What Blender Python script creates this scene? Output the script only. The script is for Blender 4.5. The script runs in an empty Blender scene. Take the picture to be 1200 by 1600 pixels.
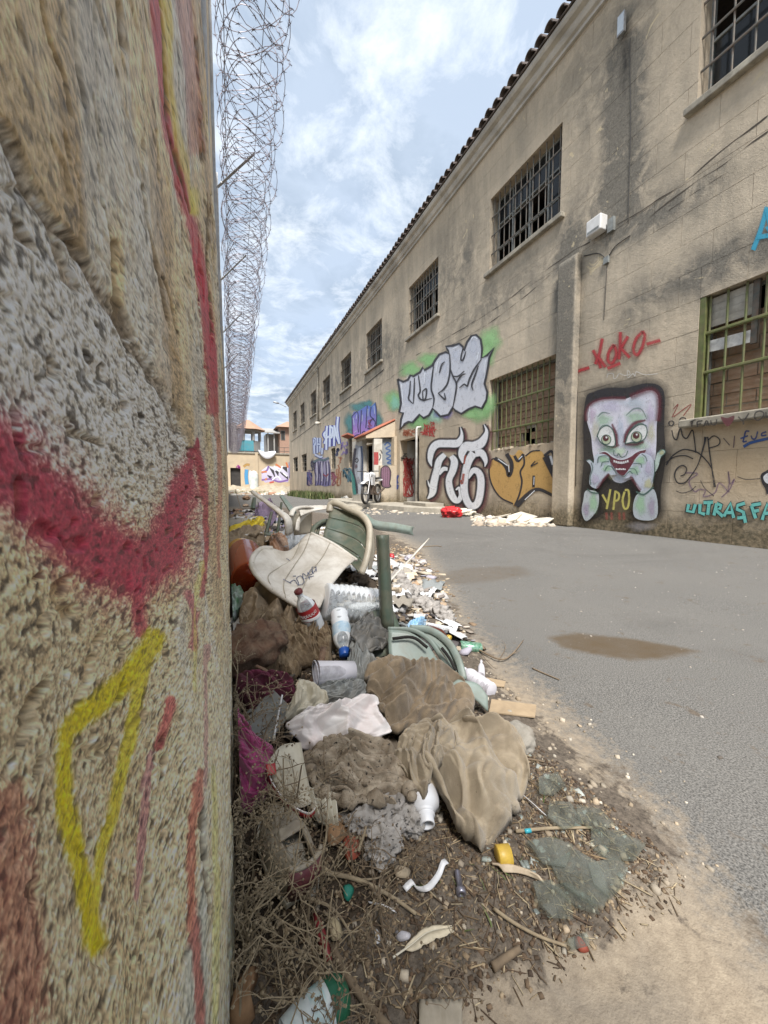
import bpy, bmesh, math, random
import numpy as np
from mathutils import Vector, Matrix
from mathutils.geometry import tessellate_polygon

R = math.radians
rng = np.random.default_rng(7)
random.seed(7)
scene = bpy.context.scene
COL = scene.collection

# ---------------------------------------------------------------- camera
CAM_H = 0.70
YAW, PITCH, FPX = R(22.35), R(3.8), 600.0
CP = np.array([0.0, 0.0, CAM_H])
FW = np.array([math.sin(YAW) * math.cos(PITCH), math.cos(YAW) * math.cos(PITCH), -math.sin(PITCH)])
RT = np.array([math.cos(YAW), -math.sin(YAW), 0.0])
UP = np.cross(RT, FW)
cam_data = bpy.data.cameras.new('camera')
cam = bpy.data.objects.new('camera', cam_data)
COL.objects.link(cam)
cam.matrix_world = Matrix(((RT[0], UP[0], -FW[0], CP[0]), (RT[1], UP[1], -FW[1], CP[1]),
                           (RT[2], UP[2], -FW[2], CP[2]), (0, 0, 0, 1)))
cam_data.sensor_fit = 'HORIZONTAL'
cam_data.sensor_width = 36.0
cam_data.lens = 18.0
cam_data.clip_start = 0.01
cam_data.clip_end = 3000
cam_data.dof.use_dof = True
cam_data.dof.focus_distance = 1.6
cam_data.dof.aperture_fstop = 48.0
scene.camera = cam

# ---------------------------------------------------------------- light
SUN_EL, SUN_AZ = R(58), R(-164)         # azimuth measured from +Y towards +X
SUN_DIR = Vector((math.cos(SUN_EL) * math.sin(SUN_AZ), math.cos(SUN_EL) * math.cos(SUN_AZ), math.sin(SUN_EL)))
world = bpy.data.worlds.new('World')
scene.world = world
world.use_nodes = True
wn, wl = world.node_tree.nodes, world.node_tree.links
wn.clear()
w_out = wn.new('ShaderNodeOutputWorld')
w_bg = wn.new('ShaderNodeBackground')
w_bg.inputs['Strength'].default_value = 0.13
w_sky = wn.new('ShaderNodeTexSky')
w_sky.sky_type = 'NISHITA'
w_sky.sun_disc = False
w_sky.sun_elevation = SUN_EL
w_sky.sun_rotation = SUN_AZ
w_sky.air_density = 1.0
w_sky.dust_density = 1.5
w_tc = wn.new('ShaderNodeTexCoord')
w_sep = wn.new('ShaderNodeSeparateXYZ')
wl.new(w_tc.outputs['Generated'], w_sep.inputs[0])
# cloud layer: direction projected on a flat ceiling of cloud
w_zz = wn.new('ShaderNodeMath'); w_zz.operation = 'MAXIMUM'; w_zz.inputs[1].default_value = 0.0
wl.new(w_sep.outputs[2], w_zz.inputs[0])
w_za = wn.new('ShaderNodeMath'); w_za.operation = 'ADD'; w_za.inputs[1].default_value = 0.16
wl.new(w_zz.outputs[0], w_za.inputs[0])
w_cx = wn.new('ShaderNodeMath'); w_cx.operation = 'DIVIDE'
w_cy = wn.new('ShaderNodeMath'); w_cy.operation = 'DIVIDE'
wl.new(w_sep.outputs[0], w_cx.inputs[0]); wl.new(w_za.outputs[0], w_cx.inputs[1])
wl.new(w_sep.outputs[1], w_cy.inputs[0]); wl.new(w_za.outputs[0], w_cy.inputs[1])
w_cmb = wn.new('ShaderNodeCombineXYZ')
wl.new(w_cx.outputs[0], w_cmb.inputs[0]); wl.new(w_cy.outputs[0], w_cmb.inputs[1])


def w_noise(scale, detail, rough, dist=0.0):
    n = wn.new('ShaderNodeTexNoise')
    n.inputs['Scale'].default_value = scale
    n.inputs['Detail'].default_value = detail
    n.inputs['Roughness'].default_value = rough
    n.inputs['Distortion'].default_value = dist
    wl.new(w_cmb.outputs[0], n.inputs['Vector'])
    return n


def w_ramp(src, stops):
    r = wn.new('ShaderNodeValToRGB')
    els = r.color_ramp.elements
    while len(els) < len(stops):
        els.new(0.5)
    for e, (p, c) in zip(els, stops):
        e.position = p
        e.color = (c, c, c, 1) if not isinstance(c, tuple) else (*c, 1)
    wl.new(src, r.inputs[0])
    return r


w_n1 = w_noise(1.1, 6, 0.55, 0.2)      # veil
w_n2 = w_noise(4.6, 12, 0.66, 0.35)     # puffs
w_r1 = w_ramp(w_n1.outputs[0], [(0.30, 0.80), (0.66, 1.0)])
w_r2 = w_ramp(w_n2.outputs[0], [(0.46, 0.0), (0.72, 1.0)])
w_veil = wn.new('ShaderNodeMixRGB')
wl.new(w_r1.outputs[0], w_veil.inputs[0])
wl.new(w_sky.outputs[0], w_veil.inputs[1])
w_veil.inputs[2].default_value = (2.25, 2.65, 3.2, 1)
w_puff = wn.new('ShaderNodeMixRGB')
w_pm = wn.new('ShaderNodeMath'); w_pm.operation = 'MULTIPLY'; w_pm.inputs[1].default_value = 0.85
wl.new(w_r2.outputs[0], w_pm.inputs[0])
wl.new(w_pm.outputs[0], w_puff.inputs[0])
w_n3 = w_noise(2.3, 9, 0.6, 0.3)
w_r3 = w_ramp(w_n3.outputs[0], [(0.42, 0.0), (0.62, 0.75)])
w_dk = wn.new('ShaderNodeMixRGB')
wl.new(w_r3.outputs[0], w_dk.inputs[0]); wl.new(w_veil.outputs[0], w_dk.inputs[1])
w_dk.inputs[2].default_value = (1.40, 1.78, 2.30, 1)
wl.new(w_dk.outputs[0], w_puff.inputs[1])
w_puff.inputs[2].default_value = (4.2, 4.45, 4.75, 1)
wl.new(w_puff.outputs[0], w_bg.inputs['Color'])
wl.new(w_bg.outputs[0], w_out.inputs[0])

sun_data = bpy.data.lights.new('sun', 'SUN')
sun_data.energy = 3.5
sun_data.angle = R(18)
sun_data.color = (1.0, 0.97, 0.93)
sun = bpy.data.objects.new('sun', sun_data)
COL.objects.link(sun)
sun.rotation_euler = SUN_DIR.to_track_quat('Z', 'Y').to_euler()
sun.location = (3, 3, 20)

scene.view_settings.view_transform = 'Standard'
scene.view_settings.look = 'None'
scene.view_settings.exposure = 1.2
scene.view_settings.gamma = 1.0
scene.render.engine = 'CYCLES'
scene.cycles.use_denoising = True
scene.cycles.max_bounces = 6
scene.cycles.diffuse_bounces = 2
scene.cycles.transparent_max_bounces = 24
scene.cycles.caustics_reflective = False
scene.cycles.caustics_refractive = False


# ---------------------------------------------------------------- pixel -> place helpers (photo pixels 1200x1600)
def ray(u, v):
    return RT * (u - 600.0) + UP * (800.0 - v) + FW * FPX


def at_d(u, v, d):                     # d = depth along the view axis, metres
    return CP + ray(u, v) * (d / FPX)


def at_z(u, v, z=0.0):
    r = ray(u, v)
    return CP + r * ((z - CAM_H) / r[2])


D_FAC = 5.6


def at_x(u, v, x=D_FAC):
    r = ray(u, v)
    return CP + r * (x / r[0])


def at_y(u, v, y):
    r = ray(u, v)
    return CP + r * (y / r[1])


def fyz(u, v, x=D_FAC):                # facade coordinates (Y, Z)
    p = at_x(u, v, x)
    return float(p[1]), float(p[2])


def project(P):                        # world (N,3) -> pixels
    q = np.asarray(P) - CP
    d = q @ FW
    d = np.where(np.abs(d) < 1e-6, 1e-6, d)
    return 600 + FPX * (q @ RT) / d, 800 - FPX * (q @ UP) / d, d


# ---------------------------------------------------------------- noise in numpy
def _hash(ix, iy, s):
    h = (ix.astype(np.int64) * 374761393 + iy.astype(np.int64) * 668265263 + s * 1274126177) & 0xffffffff
    h = ((h ^ (h >> 13)) * 1274126177) & 0xffffffff
    return ((h ^ (h >> 16)) & 0xffff) / 65535.0


def vnoise(x, y, s=0):
    x = np.asarray(x, float); y = np.asarray(y, float)
    ix = np.floor(x); iy = np.floor(y)
    fx = x - ix; fy = y - iy
    fx = fx * fx * (3 - 2 * fx); fy = fy * fy * (3 - 2 * fy)
    a = _hash(ix, iy, s); b = _hash(ix + 1, iy, s); c = _hash(ix, iy + 1, s); d = _hash(ix + 1, iy + 1, s)
    return (a + (b - a) * fx) * (1 - fy) + (c + (d - c) * fx) * fy


def fbm(x, y, s=0, o=5, g=0.5):
    t = 0.0; a = 1.0; n = 0.0
    for k in range(o):
        t = t + a * vnoise(x * 2 ** k + 13.7 * k, y * 2 ** k + 7.3 * k, s + k)
        n += a; a *= g
    return t / n


def sstep(a, b, x):
    t = np.clip((np.asarray(x, float) - a) / (b - a), 0, 1)
    return t * t * (3 - 2 * t)


def seg_dist(px, py, pts):
    """distance of points to a polyline; also returns parameter along it"""
    best = np.full(np.shape(px), 1e9); par = np.zeros(np.shape(px))
    for i in range(len(pts) - 1):
        ax, ay = pts[i][:2]; bx, by = pts[i + 1][:2]
        dx, dy = bx - ax, by - ay
        t = np.clip(((px - ax) * dx + (py - ay) * dy) / (dx * dx + dy * dy + 1e-12), 0, 1)
        dd = np.hypot(px - ax - t * dx, py - ay - t * dy)
        m = dd < best
        best = np.where(m, dd, best); par = np.where(m, i + t, par)
    return best, par


def in_poly(px, py, poly):
    c = np.zeros(np.shape(px), bool)
    n = len(poly)
    for i in range(n):
        x1, y1 = poly[i][:2]; x2, y2 = poly[(i + 1) % n][:2]
        if y1 == y2:
            continue
        m = ((y1 > py) != (y2 > py)) & (px < (x2 - x1) * (py - y1) / (y2 - y1) + x1)
        c ^= m
    return c


def sdf_poly(px, py, poly):            # negative inside
    d, _ = seg_dist(px, py, list(poly) + [poly[0]])
    return np.where(in_poly(px, py, poly), -d, d)


def catmull(pts, n=8, closed=False):
    pts = [np.asarray(p, float) for p in pts]
    if len(pts) < 3 and not closed:
        return [pts[0] + (pts[1] - pts[0]) * t for t in np.linspace(0, 1, n + 1)]
    out = []
    m = len(pts)
    rngi = range(m) if closed else range(m - 1)
    for i in rngi:
        p1 = pts[i]; p2 = pts[(i + 1) % m]
        p0 = pts[i - 1] if (closed or i > 0) else 2 * p1 - p2
        p3 = pts[(i + 2) % m] if (closed or i + 2 < m) else 2 * p2 - p1
        for k in range(n):
            t = k / n
            out.append(0.5 * (2 * p1 + (p2 - p0) * t + (2 * p0 - 5 * p1 + 4 * p2 - p3) * t * t + (3 * p1 - p0 - 3 * p2 + p3) * t ** 3))
    if not closed:
        out.append(pts[-1])
    return out


# ---------------------------------------------------------------- objects
def props(o, label=None, cat=None, group=None, kind=None):
    if label: o['label'] = label
    if cat: o['category'] = cat
    if group: o['group'] = group
    if kind: o['kind'] = kind
    return o


def empty(name, loc=(0, 0, 0), label=None, cat=None, group=None):
    o = bpy.data.objects.new(name, None)
    o.empty_display_size = 0.05
    o.location = [float(c) for c in loc]
    COL.objects.link(o)
    return props(o, label, cat, group)


def origin_of(o):
    p = Vector((0, 0, 0))
    while o is not None:
        p += Vector(o.location); o = o.parent
    return p


def link(name, me, parent=None, loc=(0, 0, 0)):
    o = bpy.data.objects.new(name, me)
    COL.objects.link(o)
    o.location = loc
    if parent is not None:
        o.parent = parent
    return o


def obj(name, verts, faces, mat, parent=None, smooth=False, cols=None, sub=0, solid=0.0, world_pts=True):
    """one mesh object; verts in world coordinates, moved to the parent's frame"""
    V = np.asarray(verts, float).reshape(-1, 3)
    loc = (0, 0, 0)
    if parent is not None:
        V = V - np.array(origin_of(parent))
    else:
        c = V.mean(0); c[2] = V[:, 2].min()
        V = V - c; loc = tuple(c)
    me = bpy.data.meshes.new(name)
    me.from_pydata([tuple(p) for p in V], [], [tuple(int(i) for i in f) for f in faces])
    if cols is not None:
        add_cols(me, cols)
    if mat is not None:
        me.materials.append(mat)
    if smooth:
        me.polygons.foreach_set('use_smooth', [True] * len(me.polygons))
    me.update()
    o = link(name, me, parent, loc)
    if solid:
        m = o.modifiers.new('solid', 'SOLIDIFY'); m.thickness = solid; m.offset = 0.0
    if sub:
        m = o.modifiers.new('sub', 'SUBSURF'); m.levels = sub; m.render_levels = sub
    return o


def add_cols(me, cols, name='paint'):
    c = np.asarray(cols, np.float32)
    if c.shape[1] == 3:
        c = np.concatenate([c, np.ones((len(c), 1), np.float32)], 1)
    a = me.attributes.new(name, 'FLOAT_COLOR', 'POINT')
    a.data.foreach_set('color', c.ravel())


def grid_faces(n, m, closed_u=False):
    """n rows, m columns"""
    i, j = np.meshgrid(np.arange(n if closed_u else n - 1), np.arange(m - 1), indexing='ij')
    a = i * m + j; b = i * m + j + 1
    i2 = (i + 1) % n
    c = i2 * m + j + 1; d = i2 * m + j
    return np.stack([a, b, c, d], -1).reshape(-1, 4)


def fast_mesh(name, V, F, mat, smooth=True, cols=None, parent=None, extra=None):
    """big numpy mesh (quads)"""
    V = np.asarray(V, np.float32); F = np.asarray(F, np.int32)
    me = bpy.data.meshes.new(name)
    k = F.shape[1]
    me.vertices.add(len(V)); me.vertices.foreach_set('co', V.ravel())
    me.loops.add(F.size); me.loops.foreach_set('vertex_index', F.ravel())
    me.polygons.add(len(F))
    me.polygons.foreach_set('loop_start', np.arange(0, F.size, k, dtype=np.int32))
    me.polygons.foreach_set('loop_total', np.full(len(F), k, np.int32))
    if smooth:
        me.polygons.foreach_set('use_smooth', np.ones(len(F), bool))
    me.update(calc_edges=True)
    if cols is not None:
        add_cols(me, cols)
    for nm, arr in (extra or {}).items():
        a = me.attributes.new(nm, 'FLOAT', 'POINT'); a.data.foreach_set('value', np.asarray(arr, np.float32).ravel())
    me.materials.append(mat)
    return link(name, me, parent)


BOXF = [(0, 3, 2, 1), (4, 5, 6, 7), (0, 1, 5, 4), (1, 2, 6, 5), (2, 3, 7, 6), (3, 0, 4, 7)]


def box_pts(x0, x1, y0, y1, z0, z1):
    return [(x0, y0, z0), (x1, y0, z0), (x1, y1, z0), (x0, y1, z0), (x0, y0, z1), (x1, y0, z1), (x1, y1, z1), (x0, y1, z1)]


class MB:
    """collects shapes of ONE part"""
    def __init__(s):
        s.v = []; s.f = []; s.c = []

    def add(s, verts, faces, col=None):
        k = len(s.v)
        s.v += [tuple(float(c) for c in p) for p in verts]
        s.f += [tuple(int(i) + k for i in f) for f in faces]
        if col is not None:
            s.c += [col] * len(verts) if not isinstance(col, list) else col
        return s

    def box(s, x0, x1, y0, y1, z0, z1, col=None):
        return s.add(box_pts(x0, x1, y0, y1, z0, z1), BOXF, col)

    def obox(s, c, ax, ay, az, col=None):
        """box by centre and three half-axis vectors"""
        c, ax, ay, az = (np.asarray(q, float) for q in (c, ax, ay, az))
        P = [c + sx * ax + sy * ay + sz * az for sz in (-1, 1) for sx, sy in ((-1, -1), (1, -1), (1, 1), (-1, 1))]
        return s.add(P, BOXF, col)

    def tube(s, pts, rad, n=8, caps=True, col=None, flat=1.0, upv=None):
        pts = [np.asarray(p, float) for p in pts]
        if not hasattr(rad, '__len__'):
            rad = [rad] * len(pts)
        V = []; F = []
        prev = None
        for i, p in enumerate(pts):
            t = pts[min(i + 1, len(pts) - 1)] - pts[max(i - 1, 0)]
            t = t / (np.linalg.norm(t) + 1e-12)
            if prev is None:
                a = np.asarray(upv, float) if upv is not None else (np.array([0, 0, 1.0]) if abs(t[2]) < 0.9 else np.array([1.0, 0, 0]))
            else:
                a = prev
            a = a - t * (a @ t); a = a / (np.linalg.norm(a) + 1e-12); prev = a
            b = np.cross(t, a)
            for k in range(n):
                w = 2 * math.pi * k / n
                V.append(p + rad[i] * (math.cos(w) * a * flat + math.sin(w) * b))
        for i in range(len(pts) - 1):
            for k in range(n):
                k2 = (k + 1) % n
                F.append((i * n + k, i * n + k2, (i + 1) * n + k2, (i + 1) * n + k))
        if caps:
            F.append(tuple(range(n - 1, -1, -1))); F.append(tuple((len(pts) - 1) * n + k for k in range(n)))
        return s.add(V, F, col)

    def lathe(s, p0, p1, prof, n=20, col=None, colf=None, squash=None):
        """prof: list of (t metres along axis from p0, radius)"""
        p0 = np.asarray(p0, float); p1 = np.asarray(p1, float)
        t = (p1 - p0) / np.linalg.norm(p1 - p0)
        a = np.array([0, 0, 1.0]) if abs(t[2]) < 0.9 else np.array([1.0, 0, 0])
        a = a - t * (a @ t); a /= np.linalg.norm(a); b = np.cross(t, a)
        V = []; F = []; C = []
        for (h, r) in prof:
            for k in range(n):
                w = 2 * math.pi * k / n
                rr = r * (1 + (squash(h, w) if squash else 0))
                V.append(p0 + t * h + rr * (math.cos(w) * a + math.sin(w) * b))
                if colf: C.append(colf(h, w))
        for i in range(len(prof) - 1):
            for k in range(n):
                k2 = (k + 1) % n
                F.append((i * n + k, (i + 1) * n + k, (i + 1) * n + k2, i * n + k2))
        return s.add(V, F, C if colf else col)

    def build(s, name, mat, parent=None, smooth=False, sub=0, solid=0.0):
        return obj(name, s.v, s.f, mat, parent, smooth, s.c if s.c else None, sub, solid)


# ---------------------------------------------------------------- materials
MATS = {}


def nodes_of(name):
    m = bpy.data.materials.new(name)
    m.use_nodes = True
    nt = m.node_tree
    for n in list(nt.nodes):
        if n.type != 'OUTPUT_MATERIAL' and n.type != 'BSDF_PRINCIPLED':
            nt.nodes.remove(n)
    b = nt.nodes['Principled BSDF']
    return m, nt, nt.nodes, nt.links, b


def noise(nt, vec, scale, detail=4, rough=0.55, dist=0.0, stretch=None):
    if stretch:
        mp = nt.nodes.new('ShaderNodeMapping'); mp.inputs['Scale'].default_value = stretch
        nt.links.new(vec, mp.inputs[0]); vec = mp.outputs[0]
    n = nt.nodes.new('ShaderNodeTexNoise')
    n.inputs['Scale'].default_value = scale; n.inputs['Detail'].default_value = detail
    n.inputs['Roughness'].default_value = rough; n.inputs['Distortion'].default_value = dist
    nt.links.new(vec, n.inputs['Vector'])
    return n.outputs[0]


def ramp(nt, src, stops):
    r = nt.nodes.new('ShaderNodeValToRGB'); els = r.color_ramp.elements
    while len(els) < len(stops):
        els.new(0.5)
    for e, (p, c) in zip(els, stops):
        e.position = p; e.color = (c, c, c, 1) if not isinstance(c, (tuple, list)) else (*c, 1)
    nt.links.new(src, r.inputs[0])
    return r.outputs[0]


def mixc(nt, fac, a, b, mode='MIX'):
    n = nt.nodes.new('ShaderNodeMixRGB'); n.blend_type = mode
    for i, q in enumerate((fac, a, b)):
        if isinstance(q, (int, float)):
            n.inputs[i].default_value = q if i == 0 else (q, q, q, 1)
        elif isinstance(q, (tuple, list)):
            n.inputs[i].default_value = (*q, 1)
        else:
            nt.links.new(q, n.inputs[i])
    return n.outputs[0]


def mth(nt, op, a, b=0.0):
    n = nt.nodes.new('ShaderNodeMath'); n.operation = op; n.use_clamp = False
    for i, q in enumerate((a, b)):
        if isinstance(q, (int, float)):
            n.inputs[i].default_value = q
        else:
            nt.links.new(q, n.inputs[i])
    return n.outputs[0]


def bump(nt, b, h, strength=0.3, dist=0.01):
    n = nt.nodes.new('ShaderNodeBump'); n.inputs['Strength'].default_value = strength; n.inputs['Distance'].default_value = dist
    nt.links.new(h, n.inputs['Height']); nt.links.new(n.outputs[0], b.inputs['Normal'])


def pos(nt):
    return nt.nodes.new('ShaderNodeNewGeometry').outputs['Position']


def mat(name, c1, c2=None, scale=30, rough=0.7, metal=0.0, bmp=0.0, bscale=None, spots=None, dirt=None, spec=0.5, sheen=0.0):
    """painted / plain material: two tones broken up by noise, optional dark specks and dirt film"""
    if name in MATS: return MATS[name]
    m, nt, N, L, b = nodes_of(name)
    p = pos(nt)
    c2 = c2 or tuple(x * 0.8 for x in c1)
    col = mixc(nt, ramp(nt, noise(nt, p, scale, 6, 0.6), [(0.32, 0.0), (0.68, 1.0)]), c1, c2)
    if spots:
        sc, amt, cs = spots
        col = mixc(nt, ramp(nt, noise(nt, p, sc, 3, 0.6), [(amt, 0.0), (amt + 0.05, 1.0)]), col, cs)
    if dirt:
        sc, amt, cs = dirt
        col = mixc(nt, mth(nt, 'MULTIPLY', ramp(nt, noise(nt, p, sc, 8, 0.68, 0.6), [(0.42, 0.0), (0.66, 1.0)]), amt), col, cs)
    L.new(col, b.inputs['Base Color'])
    b.inputs['Roughness'].default_value = rough
    b.inputs['Metallic'].default_value = metal
    b.inputs['Specular IOR Level'].default_value = spec
    if sheen: b.inputs['Sheen Weight'].default_value = sheen
    if bmp:
        bump(nt, b, noise(nt, p, bscale or scale * 4, 6, 0.65), bmp, 0.004)
    MATS[name] = m
    return m


def clear_mat(name, tint=(0.95, 0.97, 0.97), body=0.18, bcol=(0.8, 0.82, 0.84), rough=0.08):
    """thin clear plastic or glass: see-through sheet with a glossy film and a little haze"""
    if name in MATS: return MATS[name]
    m, nt, N, L, b = nodes_of(name)
    p = pos(nt)
    tr = N.new('ShaderNodeBsdfTransparent'); tr.inputs[0].default_value = (*tint, 1)
    b.inputs['Base Color'].default_value = (*bcol, 1)
    b.inputs['Roughness'].default_value = rough
    fr = N.new('ShaderNodeLayerWeight'); fr.inputs[0].default_value = 0.35
    f = mth(nt, 'ADD', mth(nt, 'MULTIPLY', fr.outputs['Fresnel'], 0.75), body)
    g = ramp(nt, noise(nt, p, 60, 5, 0.6), [(0.4, 0.0), (0.75, 0.35)])
    f = mth(nt, 'MINIMUM', mth(nt, 'ADD', f, g), 0.95)
    mx = N.new('ShaderNodeMixShader')
    L.new(f, mx.inputs[0]); L.new(tr.outputs[0], mx.inputs[1]); L.new(b.outputs[0], mx.inputs[2])
    L.new(mx.outputs[0], N['Material Output'].inputs[0])
    MATS[name] = m
    return m


def paint_mat():
    """spray paint: colour and cover from the mesh, broken where plaster shows through"""
    m, nt, N, L, b = nodes_of('spray_paint')
    at = N.new('ShaderNodeAttribute'); at.attribute_name = 'paint'
    p = pos(nt)
    w = ramp(nt, noise(nt, p, 9, 9, 0.7, 0.3), [(0.34, 0.70), (0.46, 1.0)])
    w2 = ramp(nt, noise(nt, p, 70, 3, 0.6), [(0.30, 0.35), (0.40, 1.0)])
    a = mth(nt, 'MULTIPLY', mth(nt, 'MULTIPLY', at.outputs['Alpha'], w), w2)
    c = mixc(nt, mth(nt, 'MULTIPLY', noise(nt, p, 5, 6, 0.6), 0.10), at.outputs['Color'], (0.36, 0.31, 0.24))
    L.new(c, b.inputs['Base Color']); L.new(a, b.inputs['Alpha'])
    b.inputs['Roughness'].default_value = 0.65
    return m


def vcol_mat(name, rough=0.8, bmp=0.0, bscale=200, var=0.25, bdist=0.004, spec=0.3):
    m, nt, N, L, b = nodes_of(name)
    at = N.new('ShaderNodeAttribute'); at.attribute_name = 'paint'
    p = pos(nt)
    c = mixc(nt, mth(nt, 'MULTIPLY', noise(nt, p, bscale, 4, 0.6), var), at.outputs['Color'], (0.05, 0.04, 0.03))
    L.new(c, b.inputs['Base Color'])
    b.inputs['Roughness'].default_value = rough
    b.inputs['Specular IOR Level'].default_value = spec
    if bmp: bump(nt, b, noise(nt, p, bscale * 1.7, 6, 0.65), bmp, bdist)
    return m


M_PAINT = paint_mat()
M_VC = vcol_mat('loose_bits', 0.85, 0.3, 150)
M_VCG = vcol_mat('printed_plastic', 0.35, 0.0, 40, 0.15, spec=0.5)
# ================================================================ GROUND
def gpoly(px):
    return [tuple(at_z(u, v)[:2]) for u, v in px]


SOIL = gpoly([(330, 1660), (330, 800), (420, 790), (560, 812), (650, 862), (705, 958), (775, 1075), (862, 1165), (985, 1245), (1046, 1335),
              (1000, 1400), (900, 1462), (770, 1522), (705, 1600), (690, 1680)])
SAND = gpoly([(330, 1800), (330, 790), (560, 806), (660, 856), (735, 985), (850, 1085), (945, 1180), (1040, 1280),
              (1105, 1370), (1210, 1490), (1400, 1640), (1400, 1800)])
WET1 = gpoly([(858, 996), (900, 989), (985, 998), (1050, 1009), (1090, 1017), (1040, 1028), (985, 1031), (925, 1021), (882, 1012)])
WET2 = gpoly([(690, 902), (735, 890), (805, 888), (815, 896), (760, 905), (700, 909)])

m_ground, nt, N, L, b = nodes_of('alley_ground')
p = pos(nt)


def attr(nt, name):
    a = nt.nodes.new('ShaderNodeAttribute'); a.attribute_name = name
    return a.outputs['Fac']


asph = mixc(nt, ramp(nt, noise(nt, p, 230, 3, 0.7), [(0.36, 0.0), (0.64, 1.0)]), (0.036, 0.035, 0.0335), (0.215, 0.205, 0.188))
asph = mixc(nt, mth(nt, 'MULTIPLY', ramp(nt, noise(nt, p, 1.1, 8, 0.62, 0.5), [(0.35, 0.0), (0.7, 1.0)]), 0.5), asph, (0.155, 0.146, 0.132))
asph = mixc(nt, mth(nt, 'MULTIPLY', ramp(nt, noise(nt, p, 0.6, 9, 0.66, 1.2), [(0.50, 0.0), (0.66, 1.0)]), 0.45), asph, (0.085, 0.08, 0.074))
asph = mixc(nt, ramp(nt, noise(nt, p, 120, 2, 0.5), [(0.72, 0.0), (0.76, 0.6)]), asph, (0.42, 0.38, 0.33))
sand = mixc(nt, ramp(nt, noise(nt, p, 55, 8, 0.7), [(0.3, 0.0), (0.72, 1.0)]), (0.215, 0.172, 0.125), (0.37, 0.305, 0.225))
sand = mixc(nt, mth(nt, 'MULTIPLY', ramp(nt, noise(nt, p, 5, 8, 0.62, 0.8), [(0.4, 0.0), (0.7, 1.0)]), 0.6), sand, (0.19, 0.168, 0.14))
soil = mixc(nt, ramp(nt, noise(nt, p, 90, 8, 0.75), [(0.32, 0.0), (0.7, 1.0)]), (0.040, 0.032, 0.025), (0.19, 0.155, 0.12))
nse = mth(nt, 'MULTIPLY', mth(nt, 'SUBTRACT', noise(nt, p, 38, 8, 0.7), 0.5), 1.3)
fs = ramp(nt, mth(nt, 'ADD', attr(nt, 'sand'), nse), [(0.30, 0.0), (0.72, 1.0)])
nsb = mth(nt, 'MULTIPLY', mth(nt, 'SUBTRACT', noise(nt, p, 9, 7, 0.65, 0.8), 0.5), 2.4)
fo = ramp(nt, mth(nt, 'ADD', mth(nt, 'ADD', mth(nt, 'MULTIPLY', attr(nt, 'soil'), 1.0), nse), nsb), [(0.26, 0.0), (0.52, 1.0)])
wet = ramp(nt, mth(nt, 'ADD', attr(nt, 'wet'), mth(nt, 'MULTIPLY', nse, 0.45)), [(0.30, 0.0), (0.66, 1.0)])
c = mixc(nt, fs, asph, sand)
c = mixc(nt, fo, c, soil)
c = mixc(nt, mth(nt, 'MULTIPLY', wet, mth(nt, 'ADD', 0.48, mth(nt, 'MULTIPLY', noise(nt, p, 9, 6, 0.6), 0.6))), c, (0.085, 0.058, 0.031))
L.new(c, b.inputs['Base Color'])
L.new(mth(nt, 'SUBTRACT', 0.88, mth(nt, 'MULTIPLY', wet, 0.30)), b.inputs['Roughness'])
b.inputs['Specular IOR Level'].default_value = 0.3
hb = mth(nt, 'ADD', noise(nt, p, 260, 3, 0.6), mth(nt, 'MULTIPLY', noise(nt, p, 40, 6, 0.6), 1.2))
bump(nt, b, hb, 0.5, 0.005)

gx = np.concatenate([np.linspace(-0.35, -0.06, 6), np.linspace(-0.05, 1.7, 330), 1.7 + np.geomspace(0.012, 4.6, 90)])
gy = np.concatenate([np.linspace(-4, 0.2, 14), np.linspace(0.22, 2.4, 330), 2.4 + np.geomspace(0.012, 46, 130)])
GX, GY = np.meshgrid(gx, gy)
f_soil = 0.5 - sdf_poly(GX, GY, SOIL) / (0.10 + 0.05 * GY)
f_sand = 0.5 - sdf_poly(GX, GY, SAND) / (0.22 + 0.12 * GY)
f_wet = np.maximum(0.5 - sdf_poly(GX, GY, WET1) / 0.11, np.minimum(0.5 - sdf_poly(GX, GY, WET2) / 0.6, 0.46))
f_soil = np.clip(f_soil, 0, 1); f_sand = np.clip(f_sand, 0, 1); f_wet = np.clip(f_wet, 0, 1)


def ground_h(x, y):
    x = np.asarray(x, float); y = np.asarray(y, float)
    s = np.clip(0.5 - sdf_poly(x, y, SOIL) / 0.12, 0, 1)
    return 0.004 * (fbm(x * 1.5, y * 1.5, 3, 3) - 0.5) + s * (0.012 + 0.026 * (fbm(x * 9, y * 9, 5, 5, 0.6) - 0.4))


GZ = ground_h(GX, GY)
ground = fast_mesh('road', np.stack([GX, GY, GZ], -1).reshape(-1, 3), grid_faces(len(gy), len(gx)), m_ground, True,
                   extra={'soil': f_soil, 'sand': f_sand, 'wet': f_wet})
props(ground, 'grey asphalt alley with a sandy dirt edge and a damp patch', 'road', kind='structure')
m_terr = mat('terrain_soil', (0.26, 0.22, 0.17), (0.18, 0.16, 0.12), 0.8, 0.95)
te = obj('terrain', [(-900, -900, -0.05), (900, -900, -0.05), (900, 900, -0.05), (-900, 900, -0.05)], [(0, 1, 2, 3)], m_terr)
props(te, 'dry ground spreading out around the alley', 'ground', kind='structure')

# ================================================================ THE OLD WALL ON THE LEFT
WALL_TOP = 3.75


def wall_base(Y, Z):
    k = sstep(0.22, 0.95, Y)
    low = 1 - sstep(0.9, 1.9, Z)
    b = -0.052 + k * (0.020 + 0.029 * low)
    b = b + 0.034 * sstep(0.22, 0.48, Y) * (1 - k) * (1 - sstep(0.30, 0.72, Z))
    return b + 0.006 * np.clip(Y - 1.2, 0, 60) * (1 - 0.35 * (1 - low))


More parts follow.
